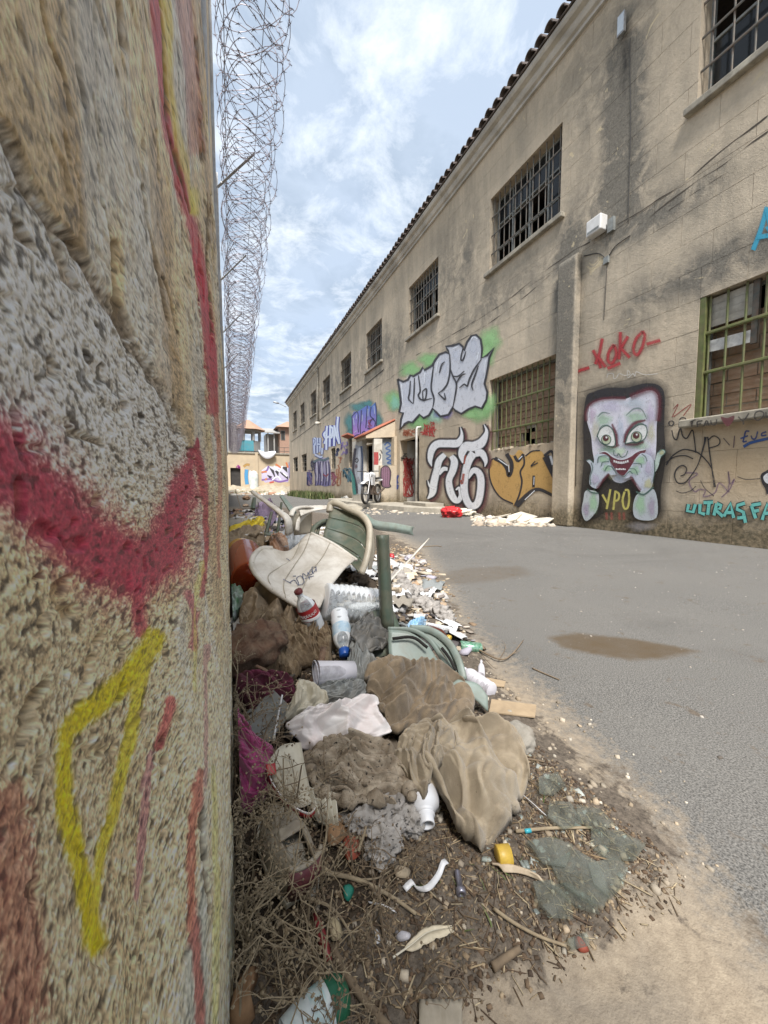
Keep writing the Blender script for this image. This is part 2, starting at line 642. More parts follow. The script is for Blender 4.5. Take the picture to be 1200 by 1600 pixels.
ny, nz = 700, 980
Ys = np.concatenate([np.linspace(-1.2, 0.0, 12), np.geomspace(0.085, 1.3, ny - 150), np.geomspace(1.33, 38, 138)])
zq = np.linspace(np.arcsinh(-0.78 / 0.07), np.arcsinh((WALL_TOP - CAM_H) / 0.07), nz)
Zs = 0.07 * np.sinh(zq) + CAM_H
WY, WZ = np.meshgrid(Ys, Zs)
X0 = wall_base(WY, WZ)
pu, pv, _ = project(np.stack([X0, WY, WZ], -1).reshape(-1, 3))
pu = pu.reshape(WY.shape); pv = pv.reshape(WY.shape)
front = WY > 0.02
pu = np.where(front, pu, -400.0)
# --- two coats: lower-left roughcast, upper-right smooth weathered plaster, broken along a slanting edge
EDGE = [(-300, -60), (0, 195), (62, 312), (130, 402), (190, 502), (245, 602), (268, 645), (300, 720), (330, 1100), (345, 1700)]
eu = np.interp(pv + 14 * (fbm(WY * 30, WZ * 30, 21, 4) - 0.5), [q[1] for q in EDGE], [q[0] for q in EDGE])
side = pu - eu                                            # > 0 : plaster coat
coat = sstep(-4, 5, side) * sstep(760, 700, pv)
coat2 = np.where(pv > 700, sstep(-2, 10, pu - (268 + 26 * np.sin(pv / 95.0) + 22 * (fbm(WY * 8, WZ * 16, 33, 4) - 0.5) + 16)), coat)
coat = np.where(pv > 700, coat2, coat)
WG = 0.075 * np.log(np.clip(WY, 0.03, 60)) + 0.02 * WY    # grains drawn out along the wall where it was trowelled
grain = vnoise(WG * 900, WZ * 760, 51) * 0.40 + vnoise(WG * 1800, WZ * 1500, 52) * 0.35 + vnoise(WG * 3300, WZ * 2800, 58) * 0.25
grain = np.clip((grain - 0.5) * 1.6 + 0.5, 0, 1)
grain_c = vnoise(WG * 480, WZ * 380, 53)
lump = fbm(WG * 150, WZ * 120, 54, 4)
big = fbm(WY * 11, WZ * 9, 55, 4)
streak = fbm(WY * 20 + 0.9 * WZ, WZ * 5.0, 56, 5, 0.55)
streak2 = fbm(WY * 9 + 0.6 * WZ, WZ * 3.2, 57, 4, 0.55)
ck_ = fbm(WY * 12 + 0.8 * WZ, WZ * 3.4, 60, 5, 0.55)
crk = sstep(0.016, 0.003, np.abs(ck_ - 0.5)) * sstep(0.45, 0.56, fbm(WY * 8, WZ * 4, 62, 3))
rough_d = 0.0013 * (lump - 0.5) + 0.0006 * (grain_c - 0.5) + 0.0004 * (grain - 0.5) + 0.009 * (big - 0.5)
smooth_d = 0.0022 * (streak - 0.5) + 0.006 * (streak2 - 0.5) + 0.0005 * (grain - 0.5) + 0.008 * (big - 0.5) - 0.0070 * crk
disp = rough_d * (1 - coat) + (smooth_d + 0.0022) * coat
# broken edge: undercut groove
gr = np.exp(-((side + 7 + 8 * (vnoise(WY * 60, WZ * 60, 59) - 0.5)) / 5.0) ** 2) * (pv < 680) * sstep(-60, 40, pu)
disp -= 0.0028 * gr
# pits and holes in the roughcast
PITS = [(105, 660, 13, 9), (78, 833, 26, 22), (192, 915, 9, 26), (150, 1172, 24, 13), (162, 1492, 18, 22), (42, 1392, 20, 20),
        (45, 1272, 16, 14), (58, 700, 22, 10), (155, 585, 14, 18), (188, 600, 10, 22), (5, 1205, 14, 20), (128, 850, 20, 14), (232, 1090, 8, 8),
        (250, 1185, 12, 12), (172, 1300, 6, 10), (18, 300, 22, 12), (20, 470, 18, 14), (172, 640, 7, 16), (222, 960, 6, 16), (130, 1330, 10, 10),
        (60, 1110, 10, 8), (200, 1420, 9, 12), (120, 400, 8, 22), (178, 440, 9, 40), (205, 180, 7, 34), (115, 80, 6, 60), (182, 40, 7, 44), (92, 40, 8, 26)]
for i, (a, c_, ra, rb) in enumerate(PITS):
    q = np.hypot((pu - a) / ra, (pv - c_) / rb) + 0.5 * (grain_c - 0.5)
    k = WY * ra / 640.0
    disp -= np.minimum(0.0055, 0.38 * k) * sstep(1.15, 0.55, q)
# random smaller pits everywhere
pn = vnoise(WG * 190, WZ * 150, 61)
disp -= 0.0030 * sstep(0.78, 0.92, pn) * (1 - 0.6 * coat)
# open cracks in the plaster coat
CRACKS = [([(104, -40), (108, 30), (119, 115), (124, 160)], 4), ([(140, 150), (146, 190), (151, 225)], 3), ([(178, 0), (184, 40), (190, 74)], 5), ([(240, 205), (243, 240), (241, 280)], 2.5), ([(252, 0), (258, 110), (263, 200), (290, 318), (299, 355)], 2.5),
          ([(303, 60), (309, 150), (311, 250)], 2.5), ([(174, 380), (176, 430), (181, 470), (204, 528)], 6), ([(60, 0), (72, 60), (92, 120), (100, 175)], 3), ([(215, 290), (222, 350), (240, 420), (256, 500)], 2.5), ([(150, 260), (160, 330), (172, 385)], 2),
          ([(248, 430), (262, 470), (272, 520)], 3), ([(318, 300), (322, 420), (330, 520)], 2), ([(262, 1180), (244, 1280), (236, 1400), (200, 1500), (192, 1600)], 3), ([(310, 1270), (316, 1370), (320, 1430)], 2.5)]
crack_m = np.zeros_like(WY)
for pts, w in CRACKS:
    d_, p_ = seg_dist(pu + 7 * (fbm(WG * 160, WZ * 90, 64, 3) - 0.5), pv, pts)
    crack_m = np.maximum(crack_m, sstep(1.3, 0.5, d_ / w + 0.5 * (vnoise(WG * 120, WZ * 60, 65) - 0.4)))
disp -= np.minimum(0.0035, 0.02 * WY) * crack_m
# near plaster strips at the grazing edge: long vertical flakes
flake = sstep(0.50, 0.54, fbm(WY * 10, WZ * 4.2, 63, 4))
disp += 0.0028 * flake * coat * sstep(0.3, 0.6, WY)
hor = sstep(0.75, 1.3, WY)
disp = disp * (1 - 0.35 * hor)
VX = X0 + disp
# --- colours of plaster, stone and old paint
n1 = fbm(WY * 16, WZ * 12, 71, 5)[..., None]; n2 = fbm(WY * 90, WZ * 80, 72, 4)[..., None]
tan = np.array([0.46, 0.335, 0.185]); pale = np.array([0.60, 0.48, 0.31]); grey = np.array([0.36, 0.345, 0.31]); lgrey = np.array([0.74, 0.735, 0.71]); dk = np.array([0.17, 0.125, 0.08])
g2 = grain[..., None]; gc = grain_c[..., None]
Crough = tan * (1 - n2) + pale * n2
upmask = (sstep(900, 640, pv) * sstep(-60, 30, 300 - pu))[..., None]             # greyer roughcast above the red band
Crough = Crough * (1 - upmask * 0.75) + (grey * (1 - g2) + lgrey * g2) * upmask * 0.75
lowgrey = (sstep(880, 1000, pv) * sstep(250, 120, pu))[..., None]
Crough = Crough * (1 - lowgrey * 0.35) + (np.array([0.30, 0.27, 0.22]) * (1 - g2) + np.array([0.47, 0.42, 0.33]) * g2) * lowgrey * 0.35
cre = (sstep(190, 260, pu) * sstep(930, 1010, pv))[..., None]
Crough = Crough * (1 - 0.6 * cre) + np.array([0.70, 0.58, 0.40]) * 0.6 * cre
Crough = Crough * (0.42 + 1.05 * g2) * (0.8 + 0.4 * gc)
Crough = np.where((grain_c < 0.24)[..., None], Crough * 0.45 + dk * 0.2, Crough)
fleck = sstep(0.66, 0.80, vnoise(WG * 640, WZ * 560, 67))[..., None]
Crough = Crough * (1 - 0.7 * fleck) + (np.array([0.80, 0.79, 0.77]) * upmask + np.array([0.70, 0.60, 0.43]) * (1 - upmask)) * 0.7 * fleck
Csm = np.array([0.50, 0.43, 0.33]) * (1 - n1) + np.array([0.58, 0.45, 0.27]) * n1
st = sstep(0.42, 0.62, streak)[..., None]; st2 = sstep(0.45, 0.6, streak2)[..., None]
Csm = Csm * (1 - 0.6 * st) + np.array([0.47, 0.47, 0.45]) * 0.6 * st
Csm = Csm * (1 - 0.6 * st2) + np.array([0.27, 0.185, 0.10]) * 0.6 * st2
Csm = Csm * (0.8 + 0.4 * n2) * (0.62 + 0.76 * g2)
Csm = Csm * (1 - 0.82 * crk[..., None])
Csm = np.where((vnoise(WG * 300, WZ * 110, 66) > 0.84)[..., None], Csm * 0.6, Csm)
lowsm = (sstep(900, 1150, pv))[..., None]
bluegrey = np.array([0.36, 0.40, 0.38])
lb = (sstep(268, 292, pu) * sstep(326, 312, pu) * sstep(1180, 1300, pv))[..., None]
Csm = Csm * (1 - lowsm * 0.7) + np.array([0.70, 0.61, 0.44]) * (0.75 + 0.5 * g2) * lowsm * 0.7
Csm = Csm * (1 - lb * 0.7) + bluegrey * lb * 0.7
Cw = Crough * (1 - coat[..., None]) + Csm * coat[..., None]
far_c = np.array([0.50, 0.41, 0.28]) * (0.6 + 0.8 * fbm(WY * 3, WZ * 6, 77, 4)[..., None])
fm = sstep(1.0, 1.7, WY)[..., None]
Cw = Cw * (1 - fm) + far_c * fm


def wall_paint(C, cover, col):
    cover = np.clip(cover, 0, 1)[..., None]
    return C * (1 - cover) + np.asarray(col) * cover


spk = grain * 0.6 + vnoise(WG * 330, WZ * 300, 81) * 0.4           # speckle of a sprayed edge
wob = 26 * (fbm(WY * 25, WZ * 25, 82, 4) - 0.5)
# red band
rd, rp = seg_dist(pu, pv, [(-120, 690), (0, 725), (60, 775), (130, 838), (200, 888), (255, 862), (285, 780), (305, 690)])
rw = np.interp(rp, [0, 1, 2, 3, 4, 5, 6, 7], [75, 72, 60, 58, 56, 46, 24, 6])
Cw = wall_paint(Cw, sstep(1.25, 0.55, (rd + wob * 0.6) / rw + 0.8 * (spk - 0.5)) * 0.95, (0.30, 0.022, 0.045))
Cw = wall_paint(Cw, sstep(1.9, 0.9, (rd + wob) / rw + 1.2 * (spk - 0.5)) * 0.38, (0.28, 0.06, 0.10))
for pts, w, cv, colr in [
        ([(205, 900), (213, 950), (216, 985)], 13, 0.85, (0.34, 0.05, 0.08)),
        ([(306, 690), (316, 760), (319, 850), (313, 930)], 4, 0.8, (0.28, 0.03, 0.05)),
        ([(290, 930), (304, 960), (298, 1010)], 9, 0.75, (0.33, 0.07, 0.11)),
        ([(262, 1095), (256, 1135), (246, 1165)], 8, 0.8, (0.36, 0.045, 0.07)),
        ([(236, 1180), (228, 1260), (222, 1340), (215, 1400)], 8, 0.6, (0.30, 0.08, 0.16)),
        ([(303, 1210), (296, 1330), (299, 1450), (306, 1640)], 8, 0.75, (0.35, 0.085, 0.075)),
        ([(322, 1010), (318, 1120), (312, 1230)], 4, 0.6, (0.30, 0.14, 0.18)),
        ([(0, 1270), (10, 1420), (25, 1560), (-30, 1640)], 52, 0.55, (0.24, 0.035, 0.04)),
        ([(243, 0), (250, 80), (262, 200), (285, 300), (312, 420), (326, 540), (331, 640)], 11, 0.85, (0.30, 0.035, 0.06)),
        ([(300, 400), (320, 470), (335, 600)], 7, 0.7, (0.36, 0.06, 0.08)),
        ([(333, 620), (340, 760), (336, 900)], 5, 0.6, (0.30, 0.07, 0.06)),
        ([(285, 0), (295, 120), (303, 230)], 13, 0.5, (0.26, 0.05, 0.05)),
        ([(258, 0), (262, 120), (275, 210), (293, 285), (300, 330)], 6, 0.75, (0.52, 0.42, 0.14)),
        ([(300, 300), (302, 330)], 8, 0.6, (0.50, 0.44, 0.10)),
        ([(312, 880), (303, 960), (298, 1080)], 4, 0.5, (0.55, 0.50, 0.16)),
        ([(238, 1000), (205, 1055), (160, 1100), (112, 1142), (108, 1240), (125, 1330), (143, 1400), (151, 1475)], 19, 1.0, (0.52, 0.43, 0.055)),
        ([(236, 1005), (215, 1080), (197, 1190), (182, 1270), (168, 1320), (152, 1420)], 9, 0.95, (0.50, 0.42, 0.07)),
        ([(330, 1200), (334, 1400), (330, 1600)], 6, 0.6, (0.54, 0.52, 0.22))]:
    d_, p_ = seg_dist(pu, pv, pts)
    Cw = wall_paint(Cw, sstep(1.25, 0.6, (d_ + wob * 0.15) / w + 0.75 * (spk - 0.5)) * cv, np.array(colr))
pitm = sstep(0.80, 0.93, pn)[..., None] * (1 - 0.6 * coat[..., None])
Cw = Cw * (1 - pitm * 0.6) + np.array([0.13, 0.085, 0.045]) * pitm * 0.6
gm = np.clip(0.15 + 1.75 * grain, 0, 1.9)[..., None] * (1 - fm) + fm
cs_ = (coat * sstep(760, 700, pv))[..., None] * 0.62
gm = gm * (1 - cs_) + cs_
soft_ = fbm(WG * 34, WZ * 13, 68, 5)[..., None]
Cw = Cw * (1 - cs_) + Cw * (0.55 + 0.9 * soft_) * cs_
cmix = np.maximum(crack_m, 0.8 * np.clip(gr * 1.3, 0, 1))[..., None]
Cw = Cw * (1 - 0.85 * cmix) + np.array([0.085, 0.058, 0.034]) * 0.85 * cmix  # crack tone; along the broken edge the groove's shadow is put into this brown
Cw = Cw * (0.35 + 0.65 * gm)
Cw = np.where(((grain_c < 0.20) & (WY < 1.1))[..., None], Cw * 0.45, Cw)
lum_ = Cw.mean(-1, keepdims=True)
Cw = np.clip(lum_ + (Cw - lum_) * 1.18, 0.005, 1)
m_wall = vcol_mat('old_plaster_wall', 0.5, 0.6, 900, 0.15, 0.0012, spec=0.5)
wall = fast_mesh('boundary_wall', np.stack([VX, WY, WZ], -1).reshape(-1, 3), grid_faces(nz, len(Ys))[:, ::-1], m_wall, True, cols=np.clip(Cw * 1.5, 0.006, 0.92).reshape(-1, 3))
props(wall, 'old roughcast wall with red and yellow spray paint close on the left', 'wall')
cap = MB()
for y0, y1 in zip(np.geomspace(0.3, 37, 24)[:-1], np.geomspace(0.3, 37, 24)[1:]):
    xa = float(wall_base(np.array(y1), np.array(3.0)))
    cap.box(-0.60, xa - 0.03, y0, y1, -0.05, WALL_TOP - 0.02)
cap.box(-0.60, -0.09, -1.2, 0.3, -0.05, WALL_TOP - 0.02)
cap.build('wall_core', mat('wall_core', (0.40, 0.33, 0.24), (0.28, 0.23, 0.16), 6, 0.95), wall)

# steel posts and arms carrying the razor wire
m_galv = mat('galvanised_steel', (0.42, 0.44, 0.46), (0.30, 0.31, 0.32), 14, 0.5, 0.6, dirt=(6, 0.5, (0.22, 0.16, 0.11)))
POST_Y = [1.25, 2.6, 4.2, 6.0, 8.0, 10.4, 13.2, 16.5, 20.5]
ORD = ['nearest', 'second nearest', 'third nearest', 'fourth nearest', 'fifth nearest', 'sixth nearest', 'seventh nearest', 'eighth nearest', 'farthest']


def wall_x(y, z):
    return float(wall_base(np.array(y), np.array(z)))


for i, y in enumerate(POST_Y):
    x = wall_x(y, 3.0)
    z0 = 1.55 if i == 0 else 1.25 + 0.12 * i
    e = empty('wire_post', (x, y, z0), 'angled steel post for razor wire on the left wall, %s to the viewer' % ORD[i], 'post', 'steel posts carrying the razor wire')
    w = 0.010 + 0.0035 * y
    mb = MB(); mb.box(x - 0.02, x + w, y - 0.004, y + 0.004, z0, 3.7).box(x + w - 0.005, x + w, y + 0.0045, y + 0.045, z0, 3.695)
    mb.build('upright', m_galv, e)
    x1 = x + 0.36
    mb = MB(); a = np.array([x, y + 0.01, 3.55]); c_ = np.array([x1, y + 0.01, 3.98])
    mb.tube([a, c_], 0.022, 4, flat=0.55); mb.build('arm', m_galv, e)
    mb = MB()
    for t in (0.15, 0.5, 0.85):
        q = a + (c_ - a) * t; mb.tube([q + (0, -0.026, 0), q + (0, 0.0, 0)], 0.008, 6)
    mb.build('clip', m_galv, e)

# razor wire: flat concertina coils, each coil one thing with its barbs
m_wire = mat('razor_wire_steel', (0.15, 0.14, 0.17), (0.24, 0.22, 0.25), 40, 0.45, 0.4, dirt=(9, 0.6, (0.17, 0.10, 0.07)))


def coil(y0, y1, rad, pitch, phase, dx, dz, seed, label):
    r_ = np.random.default_rng(seed)
    n = int((y1 - y0) / pitch)
    per = 26
    t = np.arange(n * per) / per
    y = y0 + t * pitch + 0.42 * pitch * np.sin(2 * math.pi * (t * 2.5) + phase)
    jr = rad * (1 + 0.10 * np.sin(t * 1.7 + phase) + 0.05 * np.sin(t * 5.1))
    a = 2 * math.pi * t + phase
    grow = 1 + 0.035 * np.clip(y - 2, 0, 22)
    jr = jr * grow
    x = rad * grow + 0.010 + 0.010 * np.clip(y, 0, 60) + dx + jr * np.cos(a)
    z = 3.97 + dz + jr * np.sin(a) + 0.03 * np.sin(y * 0.9 + phase)
    P = np.stack([x, y, z], -1)
    wr = 0.0025 + 0.00010 * np.clip(y, 0, 14)
    T = np.gradient(P, axis=0); T /= np.linalg.norm(T, axis=1, keepdims=True)
    A = np.cross(T, np.array([0, 1.0, 0.2])); A /= np.linalg.norm(A, axis=1, keepdims=True); B = np.cross(T, A)
    rings = np.stack([P + wr[:, None] * (math.cos(w) * A + math.sin(w) * B) for w in (0.3, 2.4, 4.5)], 1)
    V = rings.reshape(-1, 3); m = len(P)
    i = np.arange(m - 1)[:, None] * 3; k = np.arange(3)[None, :]; k2 = (k + 1) % 3
    F = np.stack([i + k, i + k2, i + 3 + k2, i + 3 + k], -1).reshape(-1, 4)
    # barbs: small flat blades
    bi = np.arange(3, m - 3, 2)
    s = (0.022 + 0.0005 * y[bi])[:, None]
    tl = T[bi]; al = A[bi]
    q = P[bi]
    nb = len(bi); o = len(V)
    BV = np.stack([q - tl * s * 0.9 + al * s * 0.75, q + al * 0.004, q + tl * s * 0.9 + al * s * 0.75, q + B[bi] * 0.006,
                   ], 1).reshape(-1, 3)
    BV2 = np.stack([q - tl * s * 0.9 - al * s * 0.75, q - al * 0.004, q + tl * s * 0.9 - al * s * 0.75, q + B[bi] * 0.007], 1).reshape(-1, 3)
    bf = np.arange(nb)[:, None] * 4 + np.array([[0, 1, 2, 3]])
    o1 = fast_mesh('razor_wire', V, F, m_wire, True)
    props(o1, label, 'razor wire', 'coils of razor wire along the wall top')
    o2 = fast_mesh('barbs', np.concatenate([BV, BV2]), np.concatenate([bf, bf + nb * 4]), m_wire, False, parent=o1)
    props(o2, kind='stuff')


coil(1.2, 36, 0.235, 0.17, 0.0, 0.0, 0.0, 1, 'wide coil of razor wire strung along the left wall top')
coil(1.25, 36, 0.215, 0.19, 4.1, -0.015, -0.03, 3, 'third razor wire coil tangled with the wide coil')
coil(1.3, 36, 0.20, 0.215, 2.0, 0.02, 0.05, 2, 'narrower inner razor wire coil wound inside the wide coil')
m_line = mat('line_wire', (0.18, 0.17, 0.18), None, 30, 0.5, 0.7)
for dx_, dz_, lb_ in ((0.03, -0.20, 'straight line wire running under the razor coil by the wall'), (0.30, 0.05, 'straight line wire running through the outer side of the razor coil')):
    mb = MB(); mb.tube([(dx_ + 0.012 * y, y, 3.97 + dz_ - 0.02 * math.sin(y)) for y in np.geomspace(1.2, 34, 24)], 0.0025, 4)
    props(mb.build('line_wire', m_line), lb_, 'wire')
# ================================================================ THE LONG BUILDING ON THE RIGHT
XF = D_FAC
bld = empty('long_building', (XF, 18, 0), 'long two-storey plastered building with barred windows and graffiti along the alley', 'building')
BY0, BY1 = -2.5, fyz(452, 700)[0]
Z_CORN = fyz(950, 0)[1]

m_fac, nt, N, L, b = nodes_of('stained_plaster')
p = pos(nt)
sp = N.new('ShaderNodeSeparateXYZ'); L.new(p, sp.inputs[0])


def ell(u, v, a, bz, amp=1.0):
    y0, z0 = fyz(u, v)
    dy = mth(nt, 'DIVIDE', mth(nt, 'SUBTRACT', sp.outputs[1], y0), a)
    dz = mth(nt, 'DIVIDE', mth(nt, 'SUBTRACT', sp.outputs[2], z0), bz)
    q = mth(nt, 'ADD', mth(nt, 'MULTIPLY', dy, dy), mth(nt, 'MULTIPLY', dz, dz))
    return mth(nt, 'MULTIPLY', mth(nt, 'POWER', 2.718, mth(nt, 'MULTIPLY', q, -1.0)), amp)


def add_all(xs):
    o = xs[0]
    for x in xs[1:]:
        o = mth(nt, 'ADD', o, x)
    return o


c = mixc(nt, ramp(nt, noise(nt, p, 0.75, 7, 0.6, 0.4), [(0.33, 0.0), (0.68, 1.0)]), (0.64, 0.535, 0.40), (0.55, 0.465, 0.355))
c = mixc(nt, mth(nt, 'MULTIPLY', ramp(nt, noise(nt, p, 3.0, 9, 0.68, 0.5), [(0.36, 0.0), (0.66, 1.0)]), 0.55), c, (0.56, 0.47, 0.35))
c = mixc(nt, ramp(nt, noise(nt, p, 26, 4, 0.7), [(0.35, 0.20), (0.62, 0.0)]), c, (0.24, 0.195, 0.145))
warm = add_all([ell(1150, 720, 0.6, 0.5), ell(830, 700, 0.9, 0.5, 0.6), ell(640, 700, 2.2, 0.6, 0.6)])
c = mixc(nt, mth(nt, 'MULTIPLY', warm, 0.5), c, (0.56, 0.39, 0.21))
# grey weathering: streaks running down plus the large dark areas seen on the wall
stv = noise(nt, p, 1.0, 8, 0.66, 0.35, stretch=(1, 1.5, 0.34))
w_all = ramp(nt, stv, [(0.43, 0.0), (0.62, 1.0)])
zone = add_all([ell(975, 160, 0.32, 1.1, 1.25), ell(965, 300, 0.62, 0.55, 0.9), ell(1040, 330, 0.75, 0.30, 0.75), ell(920, 120, 0.9, 1.0, 0.45), ell(1130, 410, 0.9, 0.28, 0.8),
                ell(780, 470, 1.9, 0.55, 0.55), ell(720, 410, 1.4, 1.1, 0.5), ell(890, 560, 0.22, 1.8, 0.75), ell(882, 470, 0.2, 1.0, 1.1), ell(1010, 475, 0.4, 0.4, 0.35),
                ell(600, 560, 3.2, 1.2, 0.45), ell(520, 610, 5, 1.4, 0.4), ell(470, 650, 8, 2, 0.45), ell(985, 600, 0.75, 0.14, 0.35)])
brk = ramp(nt, noise(nt, p, 2.6, 10, 0.72, 1.0), [(0.34, 0.15), (0.56, 1.25)])
grey_f = mth(nt, 'ADD', mth(nt, 'MULTIPLY', w_all, 0.36), mth(nt, 'MULTIPLY', mth(nt, 'MULTIPLY', zone, brk), 1.0))
grey_f = mth(nt, 'MINIMUM', grey_f, 0.92)
gcol = mixc(nt, ramp(nt, noise(nt, p, 34, 6, 0.72), [(0.3, 0.0), (0.7, 1.0)]), (0.095, 0.09, 0.078), (0.24, 0.22, 0.185))
c = mixc(nt, grey_f, c, gcol)
blk = mth(nt, 'MULTIPLY', ell(977, 95, 0.075, 0.42, 1.0), ramp(nt, noise(nt, p, 12, 6, 0.7), [(0.3, 0.3), (0.6, 1.0)]))
c = mixc(nt, blk, c, (0.045, 0.043, 0.04))
# flaked patches
fl = ramp(nt, noise(nt, p, 2.1, 9, 0.66, 1.6), [(0.655, 0.0), (0.665, 1.0)])
c = mixc(nt, mth(nt, 'MULTIPLY', fl, 0.8), c, (0.60, 0.50, 0.33))
# damp, mossy foot of the wall
ft = mth(nt, 'SUBTRACT', mth(nt, 'ADD', 0.62, mth(nt, 'MULTIPLY', noise(nt, p, 2.2, 9, 0.7), 0.9)), mth(nt, 'MULTIPLY', sp.outputs[2], 1.35))
ftr = ramp(nt, ft, [(0.40, 0.0), (0.82, 0.93)])
fcol = mixc(nt, ramp(nt, noise(nt, p, 22, 7, 0.7), [(0.38, 0.0), (0.64, 1.0)]), (0.075, 0.066, 0.042), (0.30, 0.235, 0.15))
c = mixc(nt, ftr, c, fcol)
L.new(c, b.inputs['Base Color'])
b.inputs['Roughness'].default_value = 0.92
b.inputs['Specular IOR Level'].default_value = 0.15
bump(nt, b, mth(nt, 'ADD', noise(nt, p, 6, 8, 0.65), mth(nt, 'MULTIPLY', noise(nt, p, 70, 5, 0.65), 0.45)), 0.55, 0.03)

m_trim = mat('cornice_paint', (0.58, 0.55, 0.50), (0.42, 0.40, 0.36), 2.2, 0.9, dirt=(1.3, 0.6, (0.22, 0.21, 0.19)), bmp=0.2, bscale=40)
m_sill = mat('sill_stone', (0.42, 0.38, 0.30), (0.28, 0.25, 0.20), 9, 0.9, dirt=(5, 0.7, (0.11, 0.10, 0.085)), bmp=0.4, bscale=70)
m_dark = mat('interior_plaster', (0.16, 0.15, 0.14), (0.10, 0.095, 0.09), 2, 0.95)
m_bar = mat('bar_steel', (0.075, 0.085, 0.075), (0.13, 0.12, 0.10), 30, 0.6, 0.2, dirt=(20, 0.7, (0.16, 0.09, 0.055)))
m_bargreen = mat('bar_green_paint', (0.085, 0.11, 0.028), (0.16, 0.17, 0.06), 12, 0.6, 0.0, dirt=(9, 0.75, (0.12, 0.085, 0.05)))
m_frame = mat('window_frame_paint', (0.30, 0.32, 0.31), (0.20, 0.21, 0.20), 12, 0.7, dirt=(8, 0.6, (0.10, 0.09, 0.08)))
m_brick = mat('hollow_brick', (0.36, 0.235, 0.15), (0.27, 0.16, 0.10), 7, 0.95, dirt=(14, 0.5, (0.40, 0.34, 0.26)), bmp=0.6, bscale=90)
m_mortar = mat('mortar', (0.40, 0.35, 0.28), (0.28, 0.24, 0.19), 20, 0.95, bmp=0.5, bscale=60)


def wglass():
    m, nt, N, L, b = nodes_of('dusty_window_glass')
    b.inputs['Base Color'].default_value = (0.03, 0.035, 0.04, 1)
    b.inputs['Roughness'].default_value = 0.12
    tr = N.new('ShaderNodeBsdfTransparent'); tr.inputs[0].default_value = (0.75, 0.8, 0.8, 1)
    mx = N.new('ShaderNodeMixShader'); mx.inputs[0].default_value = 0.55
    L.new(tr.outputs[0], mx.inputs[1]); L.new(b.outputs[0], mx.inputs[2]); L.new(mx.outputs[0], N['Material Output'].inputs[0])
    return m


m_wglass = wglass()


def orect(uL, uR, vt, vb, ref='R'):
    ur = uR if ref == 'R' else uL
    return [fyz(uR, vt)[0], fyz(uL, vt)[0], fyz(ur, vb)[1], fyz(ur, vt)[1]]


W2 = orect(769, 879, 190, 334)
W1 = [0, fyz(1090, 150)[0], W2[2], W2[3]]; W1[0] = W1[1] - 1.95
UPPER = [W1, W2, orect(639, 685, 399, 488), orect(572, 598, 496, 560), orect(532, 548, 551, 597), orect(504, 516, 586, 627),
         orect(485, 493, 611, 647), orect(469, 476, 630, 661), orect(458, 463, 644, 671)]
zb = np.mean([w[2] for w in UPPER[1:4]]); zt = np.mean([w[3] for w in UPPER[1:4]])
for w in UPPER:
    w[2] = W2[2]; w[3] = W2[3]
for w in UPPER[3:]:
    w[0] = w[1] - 1.75
G1 = [0, fyz(1089, 560)[0], fyz(1089, 655)[1], fyz(1089, 468)[1]]; G1[0] = G1[1] - 2.0
G2 = orect(766, 871, 552, 690)
DOOR = orect(625, 655, 681, 783)
DOOR[2] = 0.0
VENT = orect(731, 746, 605, 632)
OP2 = orect(545, 552, 682, 729)
OP3 = orect(517, 524, 699, 732)
OP4 = orect(471, 479, 708, 736)
OP5 = orect(458, 465, 713, 736)
OP6 = orect(567, 592, 690, 776); OP6[2] = 0.0
OPEN = UPPER + [G1, G2, DOOR, VENT, OP2, OP3, OP4, OP5, OP6]


def subtract(rects, o):
    out = []
    for (a0, a1, b0, b1) in rects:
        x0, x1, y0, y1 = max(a0, o[0]), min(a1, o[1]), max(b0, o[2]), min(b1, o[3])
        if x0 >= x1 or y0 >= y1:
            out.append((a0, a1, b0, b1)); continue
        if a0 < x0: out.append((a0, x0, b0, b1))
        if x1 < a1: out.append((x1, a1, b0, b1))
        if b0 < y0: out.append((x0, x1, b0, y0))
        if y1 < b1: out.append((x0, x1, y1, b1))
    return out


# wall body behind the face blocks
ys = sorted(set([BY0, BY1] + [q for o in OPEN for q in o[:2]]))
mb = MB()
for y0, y1 in zip(ys[:-1], ys[1:]):
    spans = [(y0, y1, -0.1, Z_CORN + 0.1)]
    for o in OPEN:
        spans = subtract(spans, o)
    for (a0, a1, b0, b1) in spans:
        mb.box(XF + 0.0125, XF + 0.27, a0, a1, b0, b1)
wallo = mb.build('wall', m_fac, bld)
# face blocks
CH, CL = 0.386, 0.735
blocks = []
row = 0
z = -0.02
while z < Z_CORN:
    off = (row % 2) * CL / 2
    y = BY0 - off
    while y < BY1:
        r0 = (max(y, BY0), min(y + CL, BY1), z, min(z + CH, Z_CORN))
        if r0[1] - r0[0] > 0.05:
            rs = [r0]
            for o in OPEN:
                rs = subtract(rs, o)
            blocks += [q for q in rs if q[1] - q[0] > 0.02 and q[3] - q[2] > 0.02]
        y += CL
    z += CH; row += 1


def block_size(q):
    c_ = [(XF, q[0], q[2]), (XF, q[1], q[3])]
    U, V_, d = project(np.array(c_))
    if min(d) < 0.5: return 0
    u0, u1 = sorted(U); v0, v1 = sorted(V_)
    if u1 < 0 or u0 > 1200 or v1 < 0 or v0 > 1600: return 0
    return (u1 - u0) * (v1 - v0)


blocks.sort(key=lambda q: -block_size(q))
far = MB()
G_ = 0.0013
bmeshes = {}


